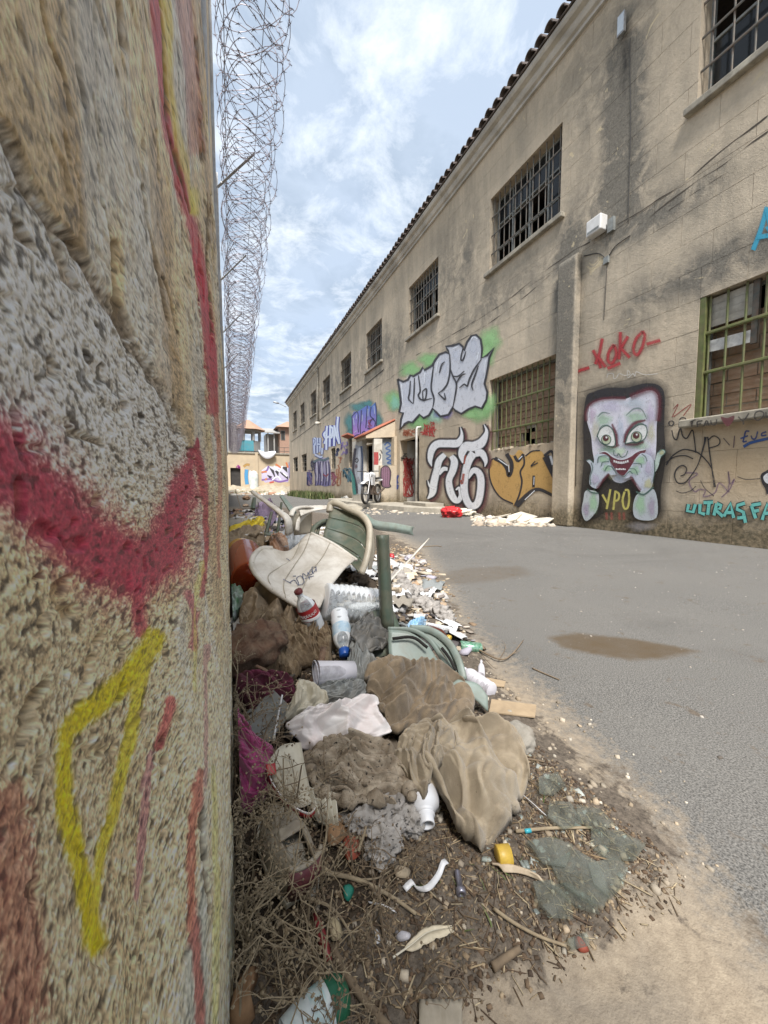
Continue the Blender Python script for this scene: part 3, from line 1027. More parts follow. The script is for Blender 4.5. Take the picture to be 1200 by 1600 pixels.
def block_mesh(w, h):
    k = (round(w, 4), round(h, 4))
    if k not in bmeshes:
        me = bpy.data.meshes.new('block')
        v = box_pts(0, 0.012, -w / 2 + G_, w / 2 - G_, -h / 2 + G_, h / 2 - G_)
        bv = 0.0009
        f = [(-0.0, -w / 2 + G_ + bv, -h / 2 + G_ + bv), (-0.0, w / 2 - G_ - bv, -h / 2 + G_ + bv), (-0.0, w / 2 - G_ - bv, h / 2 - G_ - bv), (-0.0, -w / 2 + G_ + bv, h / 2 - G_ - bv)]
        s = [(0.003, y, z) for (_, y, z) in [(0, -w / 2 + G_, -h / 2 + G_), (0, w / 2 - G_, -h / 2 + G_), (0, w / 2 - G_, h / 2 - G_), (0, -w / 2 + G_, h / 2 - G_)]]
        bk = [(0.012, y, z) for (_, y, z) in s]
        me.from_pydata(f + s + bk, [], [(3, 2, 1, 0)] + [((i + 1) % 4, i + 4 - 4 + 0, i, i) if False else (i, (i + 1) % 4, (i + 1) % 4 + 4, i + 4) for i in range(4)]
                       + [(i + 4, (i + 1) % 4 + 4, (i + 1) % 4 + 8, i + 8) for i in range(4)])
        me.materials.append(m_fac)
        bmeshes[k] = me
    return bmeshes[k]


for i, (a0, a1, b0, b1) in enumerate(blocks):
    if i < 300:
        o = link('block', block_mesh(a1 - a0, b1 - b0), bld)
        dp = random.uniform(-0.0012, 0.0012)
        o.location = Vector((XF + dp, (a0 + a1) / 2, (b0 + b1) / 2)) - Vector(bld.location)
    else:
        far.add([(XF, a0 + G_, b0 + G_), (XF, a1 - G_, b0 + G_), (XF, a1 - G_, b1 - G_), (XF, a0 + G_, b1 - G_),
                 (XF + 0.012, a0 + G_, b0 + G_), (XF + 0.012, a1 - G_, b0 + G_), (XF + 0.012, a1 - G_, b1 - G_), (XF + 0.012, a0 + G_, b1 - G_)],
                [(3, 2, 1, 0), (0, 1, 5, 4), (1, 2, 6, 5), (2, 3, 7, 6), (3, 0, 4, 7)])
props(far.build('far_blocks', m_fac, bld), kind='stuff')

# shell: floors, back, ends, roof
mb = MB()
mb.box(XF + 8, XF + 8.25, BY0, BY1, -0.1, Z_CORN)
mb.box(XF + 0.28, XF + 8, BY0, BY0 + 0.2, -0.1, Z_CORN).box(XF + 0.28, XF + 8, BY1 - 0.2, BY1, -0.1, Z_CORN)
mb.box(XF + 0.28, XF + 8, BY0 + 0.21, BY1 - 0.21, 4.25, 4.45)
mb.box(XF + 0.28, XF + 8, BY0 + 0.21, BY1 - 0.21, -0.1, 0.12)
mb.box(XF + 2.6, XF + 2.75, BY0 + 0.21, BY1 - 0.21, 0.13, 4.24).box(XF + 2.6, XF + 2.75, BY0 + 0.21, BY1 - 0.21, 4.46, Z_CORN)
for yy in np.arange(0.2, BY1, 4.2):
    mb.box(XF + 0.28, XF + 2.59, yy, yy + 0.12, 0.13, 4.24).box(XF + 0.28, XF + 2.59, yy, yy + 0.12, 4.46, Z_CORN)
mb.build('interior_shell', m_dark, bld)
# cornice: moulded profile
prof = [(0.0, 0.0), (-0.05, 0.0), (-0.05, 0.06), (-0.10, 0.075), (-0.13, 0.12), (-0.14, 0.17), (-0.22, 0.19), (-0.25, 0.23), (-0.25, 0.29), (0.26, 0.29)]
V = []; F = []
for yy in (BY0, BY1 + 0.15):
    V += [(XF + dx, yy, Z_CORN + dz) for dx, dz in prof]
n = len(prof)
for i in range(n - 1):
    F.append((i, i + 1, n + i + 1, n + i))
F += [tuple(range(n - 1, -1, -1)), tuple(range(n, 2 * n))]
obj('cornice', V, F, m_trim, bld)
ZE = Z_CORN + 0.30
roof = obj('roof', [(XF - 0.28, BY0, ZE), (XF - 0.28, BY1 + 0.2, ZE), (XF + 4, BY1 + 0.2, ZE + 1.5), (XF + 4, BY0, ZE + 1.5), (XF + 8.5, BY1 + 0.2, ZE), (XF + 8.5, BY0, ZE),
                    (XF - 0.28, BY0, ZE + 0.03), (XF - 0.28, BY1 + 0.2, ZE + 0.03), (XF + 4, BY1 + 0.2, ZE + 1.53), (XF + 4, BY0, ZE + 1.53)],
           [(0, 1, 2, 3), (3, 2, 4, 5), (6, 9, 8, 7), (0, 6, 7, 1)], mat('roof_tile_clay', (0.16, 0.125, 0.105), (0.085, 0.075, 0.07), 8, 0.9), bld)
tile_me = None
TP = 0.235
m_tile = mat('eave_tile', (0.15, 0.115, 0.10), (0.065, 0.06, 0.058), 9, 0.9, bmp=0.3)


def tile_mesh():
    V = []; F = []
    n = 8; sl = 1.5 / 4.28
    for k, (x, s) in enumerate(((-0.075, 1.0), (0.40, 0.86))):
        for rr in (0.098, 0.080):
            for i in range(n + 1):
                w = math.pi * i / n
                V.append((x, rr * s * math.cos(w), x * sl + rr * s * math.sin(w)))
    m = n + 1
    for i in range(n):
        F += [(i, i + 1, 2 * m + i + 1, 2 * m + i), (m + i + 1, m + i, 3 * m + i, 3 * m + i + 1), (i + 1, i, m + i, m + i + 1)]
    F += [(0, m, 3 * m, 2 * m)[::-1], (n, m + n, 3 * m + n, 2 * m + n)]
    me = bpy.data.meshes.new('roof_tile'); me.from_pydata(V, [], F); me.materials.append(m_tile)
    return me


tm = tile_mesh()
yy = 1.2
while yy < BY1 + 0.15:
    o = link('roof_tile', tm, roof)
    o.location = Vector((XF - 0.28 + random.uniform(-0.015, 0.015), yy, ZE + 0.035)) - origin_of(roof)
    o.rotation_euler = (random.uniform(-0.03, 0.03), 0, random.uniform(-0.04, 0.04))
    yy += TP


# ---------------------------------------------------------------- windows
def bar_mesh(name, ln, r, mt, axis):
    me = bpy.data.meshes.new(name)
    V = []; F = []
    n = 6
    for s in (0, ln):
        for k in range(n):
            w = 2 * math.pi * k / n + 0.3
            V.append((r * math.cos(w), r * math.sin(w), s) if axis == 'z' else (r * 0.7 * math.cos(w), s, r * 1.5 * math.sin(w)))
    for k in range(n):
        k2 = (k + 1) % n
        F.append((k, k2, n + k2, n + k))
    F += [tuple(range(n - 1, -1, -1)), tuple(range(n, 2 * n))]
    me.from_pydata(V, [], F); me.materials.append(mt)
    return me


def window(o, nbars, ncross, mt, detail=True, frame_rows=2, frame_cols=3, panes=(), cross_at=None, sill=True, label=None, bar_r=0.010):
    y0, y1, z0, z1 = o
    xg = XF + 0.20
    mb = MB()
    t = 0.035
    fx0, fx1 = xg, xg + 0.05
    mb.box(fx0, fx1, y0, y1, z0, z0 + t).box(fx0, fx1, y0, y1, z1 - t, z1)
    mb.box(fx0 + .001, fx1 - .001, y0, y0 + t, z0 + t, z1 - t).box(fx0 + .001, fx1 - .001, y1 - t, y1, z0 + t, z1 - t)
    for k in range(1, frame_cols):
        yy = y0 + (y1 - y0) * k / frame_cols
        mb.box(fx0 + .002, fx1 - .002, yy - 0.016, yy + 0.016, z0 + t, z1 - t)
    for k in range(1, frame_rows):
        zz = z0 + (z1 - z0) * k / frame_rows
        mb.box(fx0 + .003, fx1 - .003, y0 + t, y1 - t, zz - 0.016, zz + 0.016)
    w = mb.build('window', m_frame, bld)
    if label: w['label'] = label
    cw = (y1 - y0) / frame_cols; ch = (z1 - z0) / frame_rows
    for (ci, ri) in panes:
        a0 = y0 + cw * ci + 0.02; b0 = z0 + ch * ri + 0.02
        obj('pane', [(xg + 0.02, a0, b0), (xg + 0.02, a0 + cw - 0.04, b0), (xg + 0.02, a0 + cw - 0.04, b0 + ch - 0.04), (xg + 0.02, a0, b0 + ch - 0.04)], [(0, 1, 2, 3)], m_wglass, w)
    xb = XF + 0.055
    if detail:
        me = bar_mesh('bar', z1 - z0, bar_r, mt, 'z')
        for k in range(nbars):
            ob = link('bar', me, w)
            ob.location = Vector((xb, y0 + (y1 - y0) * (k + 0.5) / nbars, z0)) - origin_of(w)
        me = bar_mesh('crossbar', y1 - y0 + 0.03, bar_r * 1.1, mt, 'y')
        for zz in (cross_at or [(k + 1) / (ncross + 1) for k in range(ncross)]):
            ob = link('crossbar', me, w)
            ob.location = Vector((xb - bar_r * 1.3, y0 - 0.015, z0 + (z1 - z0) * zz)) - origin_of(w)
    else:
        mb = MB()
        for k in range(nbars):
            yy = y0 + (y1 - y0) * (k + 0.5) / nbars
            mb.tube([(xb, yy, z0), (xb, yy, z1)], 0.014, 4)
        for k in range(ncross):
            zz = z0 + (z1 - z0) * (k + 1) / (ncross + 1); mb.tube([(xb - .015, y0, zz), (xb - .015, y1, zz)], 0.014, 4)
        mb.build('grille', mt, w)
    if sill:
        mb = MB().box(XF - 0.09, XF + 0.19, y0 - 0.11, y1 + 0.11, z0 - 0.085, z0 - 0.0005)
        so = mb.build('sill', m_sill, w)
        bv = so.modifiers.new('bev', 'BEVEL'); bv.width = 0.012; bv.segments = 2
    return w


window(UPPER[0], 9, 3, m_bar, True, 2, 3, [(0, 0), (1, 1), (2, 0), (0, 1)], label='upper barred window nearest the viewer', bar_r=0.012)
window(UPPER[1], 12, 3, m_bar, True, 3, 4, [(0, 2), (1, 2), (2, 2), (3, 2), (0, 1), (0, 0)], label='upper barred window above the grey column', bar_r=0.011)
window(UPPER[2], 11, 3, m_bar, True, 3, 3, [(0, 2), (1, 2), (2, 1)], bar_r=0.012)
window(UPPER[3], 10, 2, m_bar, True, 2, 3, [(0, 1), (2, 1)], bar_r=0.013)
for o in UPPER[4:]:
    window(o, 7, 2, m_bar, False, 2, 2, [(0, 1)])


def bricked(o, w, x, bl, bh, gap_fn, seed):
    """infill of hollow bricks behind the bars, each brick a piece"""
    r_ = random.Random(seed)
    y0, y1, z0, z1 = o
    me = bpy.data.meshes.new('brick')
    hl, hh, d = bl / 2 - 0.007, bh / 2 - 0.008, 0.09
    V = []; F = []
    # front face with shallow ribs (scored clay)
    k = 4
    for i in range(k + 1):
        zz = -hh + 2 * hh * i / k
        V += [(0.004 if i % 2 else 0.0, -hl, zz), (0.004 if i % 2 else 0.0, hl, zz)]
    for i in range(k):
        F.append((2 * i + 1, 2 * i, 2 * i + 2, 2 * i + 3))
    s = len(V)
    V += [(d, -hl, -hh), (d, hl, -hh), (d, hl, hh), (d, -hl, hh)]
    F += [(0, 1, s + 1, s), (2 * k + 1, 2 * k, s + 3, s + 2)]
    F += [tuple([2 * i for i in range(k + 1)] + [s + 3, s]), tuple([2 * i + 1 for i in range(k, -1, -1)] + [s + 1, s + 2])]
    me.from_pydata(V, [], F); me.materials.append(m_brick)
    z = z0 + bh / 2; row = 0
    while z < z1 + bh / 2:
        y = y0 + (bl / 2 if row % 2 else 0)
        while y < y1 + bl / 2:
            if not gap_fn((y - y0) / (y1 - y0), (z - z0) / (z1 - z0)):
                ob = link('brick', me, w)
                ob.location = Vector((x + r_.uniform(-0.008, 0.008), y, z + r_.uniform(-0.004, 0.004))) - origin_of(w)
                ob.rotation_euler = (r_.uniform(-0.02, 0.02), 0, r_.uniform(-0.025, 0.025))
            y += bl
        z += bh; row += 1


w = window(G1, 11, 2, m_bargreen, True, 1, 1, [], cross_at=[0.38, 0.70], sill=False, label='ground floor window with green bars, brick infill and a broken shutter', bar_r=0.014)
bricked(G1, w, XF + 0.275, 0.30, 0.155, lambda a, z: z > 0.80 + 0.1 * math.sin(a * 9), 3)
obj('mortar_bed', *(lambda q: (q.v, q.f))(MB().box(XF + 0.292, XF + 0.36, G1[0] - .05, G1[1] + .05, G1[2] - .1, G1[2] + (G1[3] - G1[2]) * 0.78)), m_mortar, w)
mb = MB().box(XF - 0.13, XF + 0.19, G1[0] - 0.12, G1[1] + 0.11, G1[2] - 0.10, G1[2] - 0.0005)
so = mb.build('sill', m_sill, w); bv = so.modifiers.new('bev', 'BEVEL'); bv.width = 0.015; bv.segments = 2
m_shut = mat('shutter_slat', (0.55, 0.51, 0.44), (0.42, 0.39, 0.33), 10, 0.7, dirt=(7, 0.5, (0.2, 0.17, 0.13)))
m_shutw = mat('white_board', (0.74, 0.73, 0.70), (0.62, 0.60, 0.56), 10, 0.6, dirt=(12, 0.4, (0.15, 0.13, 0.11)))
ys0 = fyz(1175, 470)[0]
for k in range(4):
    zz = G1[3] - 0.02 - 0.088 * (k + 1)
    mb = MB().obox((XF + 0.10, (ys0 + G1[1]) / 2 - 0.02, zz + 0.04), (0.009, 0, 0.003), (0, (G1[1] - ys0) / 2 - 0.03, 0), (-0.005, 0, 0.041))
    mb.build('shutter_slat', m_shut, w)
za = G1[3] - 0.62
MB().obox((XF + 0.085, (ys0 + G1[1]) / 2 - 0.02, za), (0.008, 0, 0), (0, (G1[1] - ys0) / 2 - 0.02, 0.01), (0, 0.0, 0.07)).build('loose_board', m_shutw, w)
MB().box(XF + 0.075, XF + 0.12, ys0 - 0.03, ys0 + 0.03, G1[3] - 0.72, G1[3] - 0.005).build('shutter_guide', m_bar, w)
MB().box(XF + 0.005, XF + 0.11, G1[1] - 0.065, G1[1] - 0.002, G1[2] + 0.002, G1[3] - 0.005).build('side_rail', m_bargreen, w)

w = window(G2, 13, 2, m_bargreen, True, 1, 1, [], cross_at=[0.27, 0.64], sill=False, label='ground floor window with rusty green bars and bricked opening', bar_r=0.013)
bricked(G2, w, XF + 0.275, 0.30, 0.155, lambda a, z: (0.42 < a < 0.56 and z < 0.32) or z > 1.02, 5)
obj('mortar_bed', *(lambda q: (q.v, q.f))(MB().box(XF + 0.30, XF + 0.36, G2[0] - .05, G2[0] + .42 * (G2[1] - G2[0]), G2[2] - .05, G2[3]).box(XF + 0.30, XF + 0.36, G2[0] + .6 * (G2[1] - G2[0]), G2[1], G2[2] - .05, G2[3]).box(XF + 0.302, XF + 0.36, G2[0] + .42 * (G2[1] - G2[0]), G2[0] + .6 * (G2[1] - G2[0]), G2[2] + .4, G2[3])), m_mortar, w)
# broken sill: rubble of plaster left where the sill was
mb = MB()
for k in range(46):
    yy = random.uniform(G2[0], G2[1]); s = random.uniform(0.02, 0.07)
    mb.obox((XF + random.uniform(0.0, 0.2), yy, G2[2] - 0.01 + random.uniform(0, 0.02)), (s * .6, random.uniform(-.02, .02), 0), (random.uniform(-.02, .02), s, random.uniform(-.01, .01)), (0, 0, s * 0.4))
props(mb.build('broken_sill', mat('broken_plaster', (0.56, 0.48, 0.36), (0.40, 0.33, 0.24), 14, 0.95, bmp=0.5), w), kind='stuff')
for o in (OP2, OP3, OP4, OP5):
    window(o, 3, 3, m_bar, False, 3, 2, [(0, 1)], sill=False)

# ---------------------------------------------------------------- column, door, porch, fittings
ya, yb = fyz(903, 600)[0], fyz(875, 600)[0]
zp = fyz(890, 408)[1]
V = []; n = 8
pts = [(0, 0.0), (0, zp - 0.12)] + [(0.0 + 0.06 * (1 - math.cos(w)), zp - 0.12 + 0.12 * math.sin(w)) for w in np.linspace(0.3, math.pi / 2, 5)]
xs = [XF - 0.13 + a for a, _ in pts] + [XF + 0.01, XF + 0.01]
zs = [q for _, q in pts] + [zp, 0.0]
m_ = len(xs)
V = [(x, ya, z) for x, z in zip(xs, zs)] + [(x, yb, z) for x, z in zip(xs, zs)]
F = [(i, (i + 1) % m_, m_ + (i + 1) % m_, m_ + i)[::-1] for i in range(m_)] + [tuple(range(m_)), tuple(range(2 * m_ - 1, m_ - 1, -1))]
co = obj('column', V, F, m_fac, bld)
bv = co.modifiers.new('bev', 'BEVEL'); bv.width = 0.025; bv.segments = 3

m_white = mat('whitewash', (0.62, 0.59, 0.53), (0.48, 0.44, 0.37), 4, 0.9, dirt=(3, 0.5, (0.28, 0.23, 0.17)), bmp=0.3)
mb = MB().box(XF + 0.275, XF + 0.85, DOOR[1] - 0.01, DOOR[1] + 0.15, 0.12, DOOR[3])
mb.build('door_reveal', m_white, bld)
dk = MB().box(XF + 0.30, XF + 0.34, DOOR[0] + 0.02, DOOR[0] + 0.30, 0.13, DOOR[3] - 0.02)
dd = dk.build('door', mat('dark_door', (0.035, 0.03, 0.028), (0.06, 0.05, 0.045), 8, 0.6), bld)
MB().tube([(XF + 0.29, DOOR[0] + 0.25, 1.15), (XF + 0.255, DOOR[0] + 0.25, 1.15), (XF + 0.255, DOOR[0] + 0.17, 1.15)], 0.010, 6).build('handle', m_galv, dd)
m_pipe = mat('white_pipe', (0.66, 0.65, 0.62), (0.52, 0.50, 0.46), 9, 0.5, dirt=(5, 0.5, (0.3, 0.25, 0.2)))
yp, zp1 = fyz(651, 668, 5.45)
pp = MB().tube([(5.45, yp, 0.17), (5.45, yp, zp1 - 0.06), (5.47, yp, zp1), (5.60, yp, zp1 + 0.02)], 0.035, 8).build('drain_pipe', m_pipe, bld, True)
MB().box(5.36, 5.55, yp - 0.10, yp + 0.10, 0.15, 0.22).build('pipe_foot', m_sill, pp)
# porch
PY = 12.6
po = MB()
V = [(4.51, PY, 2.36), (XF - .001, PY, 2.46), (XF - .001, PY, 3.0), (4.51, PY, 2.46)]
V += [(a, PY + 1.1, c_) for a, _, c_ in V]
prf = obj('porch_canopy', V, [(0, 1, 2, 3), (7, 6, 5, 4), (0, 4, 5, 1), (3, 2, 6, 7), (0, 3, 7, 4), (1, 5, 6, 2)], m_fac, bld)
m_redt = mat('red_tile', (0.40, 0.13, 0.075), (0.28, 0.10, 0.06), 10, 0.85)
nt_ = 7
for k in range(nt_):
    yk = PY - 0.03 + (1.16) * k / nt_
    a = np.array([4.44, yk + 0.08, 2.47]); c_ = np.array([XF - 0.005, yk + 0.08, 3.06])
    MB().tube([a, c_], 0.085, 8, flat=0.45, upv=(-0.5, 0, 1)).build('canopy_tile', m_redt, prf, True)
MB().box(4.81, 5.12, PY + 0.02, PY + 0.16, 0.0, 2.37).build('porch_pillar', m_white, bld)
MB().box(4.98, XF - .002, PY - 0.16, PY - 0.0, 0.0, 1.43).build('porch_parapet', m_fac, bld)
MB().box(5.13, XF - .003, PY + 0.12, PY + 0.15, 1.40, 2.40).build('porch_panel', mat('grey_board', (0.25, 0.27, 0.28), (0.19, 0.20, 0.21), 5, 0.8), bld)
MB().box(XF - 0.10, XF - .002, PY - 0.165, PY + 0.11, 1.431, 2.45).build('porch_jamb', m_fac, bld)
MB().box(4.55, 4.75, 13.2, 14.3, 0.0, 2.40).build('porch_pier', m_white, bld)
MB().box(4.55, XF - .002, 13.71, 14.3, 2.401, 2.55).build('porch_lintel', m_fac, bld)
# shed hood over the far opening
yh = OP2
MB().obox((XF - 0.16, (yh[0] + yh[1]) / 2, yh[3] + 0.06), (0.17, 0, -0.05), (0, (yh[1] - yh[0]) / 2 + 0.15, 0), (0.01, 0, 0.035)).build('window_hood', m_redt, bld)

# electric boxes and cables
m_box = mat('white_box_plastic', (0.72, 0.71, 0.69), (0.60, 0.58, 0.55), 9, 0.5)
m_cable = mat('cable_black', (0.04, 0.037, 0.035), None, 20, 0.6)
a = fyz(926, 378); c_ = fyz(950, 345)
ab = MB().box(XF - 0.16, XF - 0.001, c_[0], a[0], a[1] + 0.02, a[1] + 0.26)
bx = ab.build('meter_box', m_box, bld); bv = bx.modifiers.new('bev', 'BEVEL'); bv.width = 0.02; bv.segments = 3
MB().box(XF - 0.165, XF - 0.161, c_[0] + .03, a[0] - .03, a[1] + 0.05, a[1] + 0.08).build('vent_slot', m_frame, bx)
q = fyz(957, 352)
MB().box(XF - 0.05, XF - 0.001, q[0] - 0.05, q[0] + 0.05, q[1] - 0.10, q[1] + 0.10).build('switch_box', m_frame, bld)
q = fyz(949, 407)
MB().box(XF - 0.04, XF - 0.001, q[0] - 0.04, q[0] + 0.04, q[1] - 0.05, q[1] + 0.05).build('junction_box', m_frame, bld)


def cable(px, r=0.006, name='cable', x=XF - 0.008):
    pts = [(x, *fyz(u, v, XF)) for u, v in px]
    return MB().tube(catmull(pts, 5), r, 5, flat=1).build(name, m_cable, bld, True)


cable([(913, 400), (935, 396), (947, 404)])
cable([(952, 400), (962, 385), (985, 368)])
cable([(949, 412), (946, 470), (944, 500)], 0.004)
cable([(902, 405), (905, 450), (903, 520), (902, 640), (900, 760)], 0.005)
cable([(600, 577), (560, 610), (520, 640), (480, 672), (455, 690)], 0.012)
cable([(985, 60), (985, 110), (986, 200), (983, 300), (982, 350)], 0.004)
q = fyz(977, 42)
lt = MB().box(XF - 0.10, XF - 0.06, q[0] - 0.055, q[0] + 0.055, q[1] - 0.14, q[1] + 0.14).build('flood_lamp', m_galv, bld)
MB().box(XF - 0.06, XF - 0.002, q[0] - 0.02, q[0] + 0.02, q[1] - 0.06, q[1] - 0.02).build('lamp_bracket', m_bar, lt)
MB().box(XF - 0.104, XF - 0.1005, q[0] - 0.045, q[0] + 0.045, q[1] - 0.12, q[1] + 0.12).build('lamp_glass', mat('lamp_glass', (0.45, 0.50, 0.55), (0.35, 0.4, 0.45), 10, 0.15), lt)
q = fyz(499, 662)
ld = MB().tube([(XF - 0.07, q[0], q[1]), (XF - 0.07, q[0], fyz(499, 560)[1])], 0.05, 8).build('down_pipe', m_sill, bld, True)
MB().lathe((XF - 0.02, q[0] - .3, q[1]), (XF - 0.3, q[0] - .3, q[1] - 0.06), [(0, 0.0), (0.001, 0.06), (0.1, 0.10), (0.25, 0.12), (0.30, 0.08), (0.31, 0)], 10).build('wall_lamp', m_white, bld, True)
mb = MB().tube([(XF - 0.2, BY1 + 0.1, Z_CORN - 0.05), (XF - 0.9, BY1 + 0.1, Z_CORN + 0.25)], 0.03, 6)
ar = mb.build('lamp_arm', m_galv, bld)
MB().lathe((XF - 0.85, BY1 + 0.1, Z_CORN + 0.24), (XF - 1.4, BY1 + 0.1, Z_CORN + 0.34), [(0, 0), (0.01, 0.05), (0.2, 0.09), (0.5, 0.07), (0.55, 0)], 10).build('lamp_head', m_galv, ar, True)
# cracks between the storeys
m_crack = mat('crack_dark', (0.06, 0.05, 0.04), (0.10, 0.08, 0.06), 30, 0.95)
for ci, px in enumerate(([(1200, 180), (1130, 232), (1060, 292), (1000, 330), (965, 350)], [(1200, 205), (1140, 250), (1080, 288), (1015, 340)], [(922, 378), (880, 402), (830, 440), (780, 478), (720, 515), (650, 556)],
                         [(860, 430), (800, 480), (740, 520), (690, 548)], [(1140, 268), (1090, 300), (1045, 330)], [(640, 570), (590, 604), (540, 636), (505, 662)])):
    P = catmull([fyz(u, v) for u, v in px], 14)
    y_ = np.array([q[0] for q in P]); z_ = np.array([q[1] for q in P])
    z_ = z_ + 0.05 * (fbm(y_ * 3, y_ * 0 + ci, 90, 4) - 0.5)
    wd = 0.013 * np.clip(fbm(y_ * 5, y_ * 0 + 3 * ci, 91, 3) * 2 - 0.55, 0.06, 1)
    V = [(XF - 0.0025, a, c_ + w_) for a, c_, w_ in zip(y_, z_, wd)] + [(XF - 0.0025, a, c_ - w_) for a, c_, w_ in zip(y_, z_, wd)]
    k = len(y_)
    obj('crack', V, [(i, i + 1, k + i + 1, k + i) for i in range(k - 1)], m_crack, bld)

# pavement slab by the doors
m_conc = mat('pavement_concrete', (0.40, 0.36, 0.29), (0.29, 0.26, 0.21), 5, 0.95, dirt=(4, 0.5, (0.17, 0.15, 0.12)), bmp=0.5, bscale=50)
sl = MB()
V = [(5.05, 8.7), (4.55, 9.6), (4.35, 11.0), (4.25, 12.5), (4.2, 14.5), (4.4, 17.5), (XF + 0.01, 17.5), (XF + 0.01, 8.4)]
k = len(V)
so = obj('pavement', [(x, y, 0.15) for x, y in V] + [(x - 0.02, y, -0.02) for x, y in V], [tuple(range(k - 1, -1, -1))] + [(i, (i + 1) % k, k + (i + 1) % k, k + i) for i in range(k)], m_conc)
props(so, 'raised concrete slab in front of the doors of the long building', 'pavement', kind='structure')
so.modifiers.new('bev', 'BEVEL').width = 0.02
MB().box(5.0, 5.57, 9.2, 10.6, 0.151, 0.24).build('step', m_conc, so)
# ================================================================ GRAFFITI: thin coats of paint on the walls
Y_END = 42.0


class Deco:
    """paint coat on a plane; points are given in crop coordinates (ox, oy, s) of the photograph"""
    def __init__(s, ox=0.0, oy=0.0, sc=1.0, plane=('x', XF), gap=0.004):
        s.t = (ox, oy, sc); s.plane = plane; s.gap = gap; s.v = []; s.f = []; s.c = []; s.layer = 0

    def px(s, q):
        return (s.t[0] + q[0] * s.t[2], s.t[1] + q[1] * s.t[2])

    def w(s, u, v):
        k = s.gap + 0.0007 * s.layer
        ax, val = s.plane
        return at_x(u, v, val - k) if ax == 'x' else at_y(u, v, val - k)

    def _put(s, pix, faces, cols):
        k = len(s.v)
        s.v += [tuple(s.w(u, v)) for u, v in pix]
        s.f += [tuple(i + k for i in f) for f in faces]
        s.c += cols

    def fill(s, pts, col, a=1.0, smooth=True, col2=None):
        P = [s.px(q) for q in pts]
        if smooth:
            P = [tuple(q) for q in catmull(P, 5, True)]
        tri = tessellate_polygon([[Vector((u, v, 0)) for u, v in P]])
        v0 = min(q[1] for q in P); v1 = max(q[1] for q in P)
        cols = []
        for u, v in P:
            t = (v - v0) / (v1 - v0 + 1e-9)
            c_ = col if col2 is None else tuple(col[i] * (1 - t) + col2[i] * t for i in range(3))
            cols.append((*c_, a))
        s._put(P, tri, cols); s.layer += 1
        return s

    def stroke(s, pts, w, col, a=1.0, soft=0.3, n=6, curve=True):
        P = [np.array(s.px(q[:2])) for q in pts]
        if not hasattr(w, '__len__'):
            w = [w] * len(P)
        W = [x * s.t[2] for x in w]
        Q = [np.array([p_[0], p_[1], ww]) for p_, ww in zip(P, W)]
        Q = catmull(Q, n) if (curve and len(Q) > 2) else Q
        pix = []; cols = []; F = []
        for i, q in enumerate(Q):
            t = Q[min(i + 1, len(Q) - 1)][:2] - Q[max(i - 1, 0)][:2]
            t = t / (np.linalg.norm(t) + 1e-9); nrm = np.array([-t[1], t[0]])
            hw = max(q[2], 0.05) / 2
            for k, al in ((-1 - soft, 0), (-1 + soft, a), (1 - soft, a), (1 + soft, 0)):
                pix.append(tuple(q[:2] + nrm * hw * k)); cols.append((*col, al))
        for i in range(len(Q) - 1):
            for k in range(3):
                F.append((4 * i + k, 4 * i + k + 1, 4 * i + 5 + k, 4 * i + 4 + k))
        s._put(pix, F, cols); s.layer += 1
        return s

    def blob(s, x, y, rx, ry, col, a=0.8, n=18, core=0.35):
        pix = [s.px((x, y))]; cols = [(*col, a)]
        for rr, al in ((core, a), (1.0, 0.0)):
            for k in range(n):
                w_ = 2 * math.pi * k / n; r_ = rr * (1 + 0.12 * math.sin(3 * w_ + x) + 0.1 * math.sin(5 * w_ + y))
                pix.append(s.px((x + rx * r_ * math.cos(w_), y + ry * r_ * math.sin(w_)))); cols.append((*col, al))
        F = [(0, 1 + k, 1 + (k + 1) % n) for k in range(n)] + [(1 + k, 1 + n + k, 1 + n + (k + 1) % n, 1 + (k + 1) % n) for k in range(n)]
        s._put(pix, F, cols); s.layer += 1
        return s

    def build(s, label, parent=None):
        o = obj('graffiti', s.v, s.f, M_PAINT, parent or bld, cols=s.c)
        o['label'] = label
        return o


BLK = (0.02, 0.02, 0.028); WHT = (0.78, 0.78, 0.80)
# ---- silver letters
g = Deco(600, 500, 0.25)
for q in [(60, 500, 70, 80), (170, 310, 90, 60), (280, 250, 80, 60), (220, 630, 90, 70)]:
    g.blob(*q, (0.30, 0.62, 0.24), 0.75)
for q in [(665, 120, 90, 90), (640, 210, 70, 90), (600, 570, 110, 80), (650, 520, 60, 90), (540, 590, 60, 40)]:
    g.blob(*q, (0.36, 0.66, 0.28), 0.75)
g.blob(70, 520, 40, 60, (0.35, 0.75, 0.60), 0.6); g.blob(320, 600, 60, 60, (0.45, 0.78, 0.60), 0.6)
g.blob(370, 580, 70, 45, (0.32, 0.28, 0.66), 0.8)
OUT = [(85, 370), (120, 386), (150, 372), (165, 345), (182, 352), (225, 326), (242, 296), (252, 314), (300, 285), (320, 250), (345, 215), (385, 200), (408, 212), (400, 190), (386, 165), (430, 160), (470, 147), (494, 168), (500, 190),
       (518, 138), (545, 100), (575, 92), (604, 120), (613, 180), (608, 238), (645, 220), (688, 172), (658, 232), (650, 290), (640, 345), (628, 395), (646, 450), (640, 500), (610, 552), (570, 540), (530, 556), (482, 586), (445, 566), (430, 545),
       (402, 592), (352, 602), (322, 572), (304, 552), (280, 596), (246, 612), (222, 590), (178, 640), (152, 636), (128, 650), (100, 685), (106, 620), (120, 580), (95, 576), (106, 520), (96, 430)]
g.fill(OUT, (0.52, 0.53, 0.58), 1.0, False, (0.68, 0.69, 0.74))
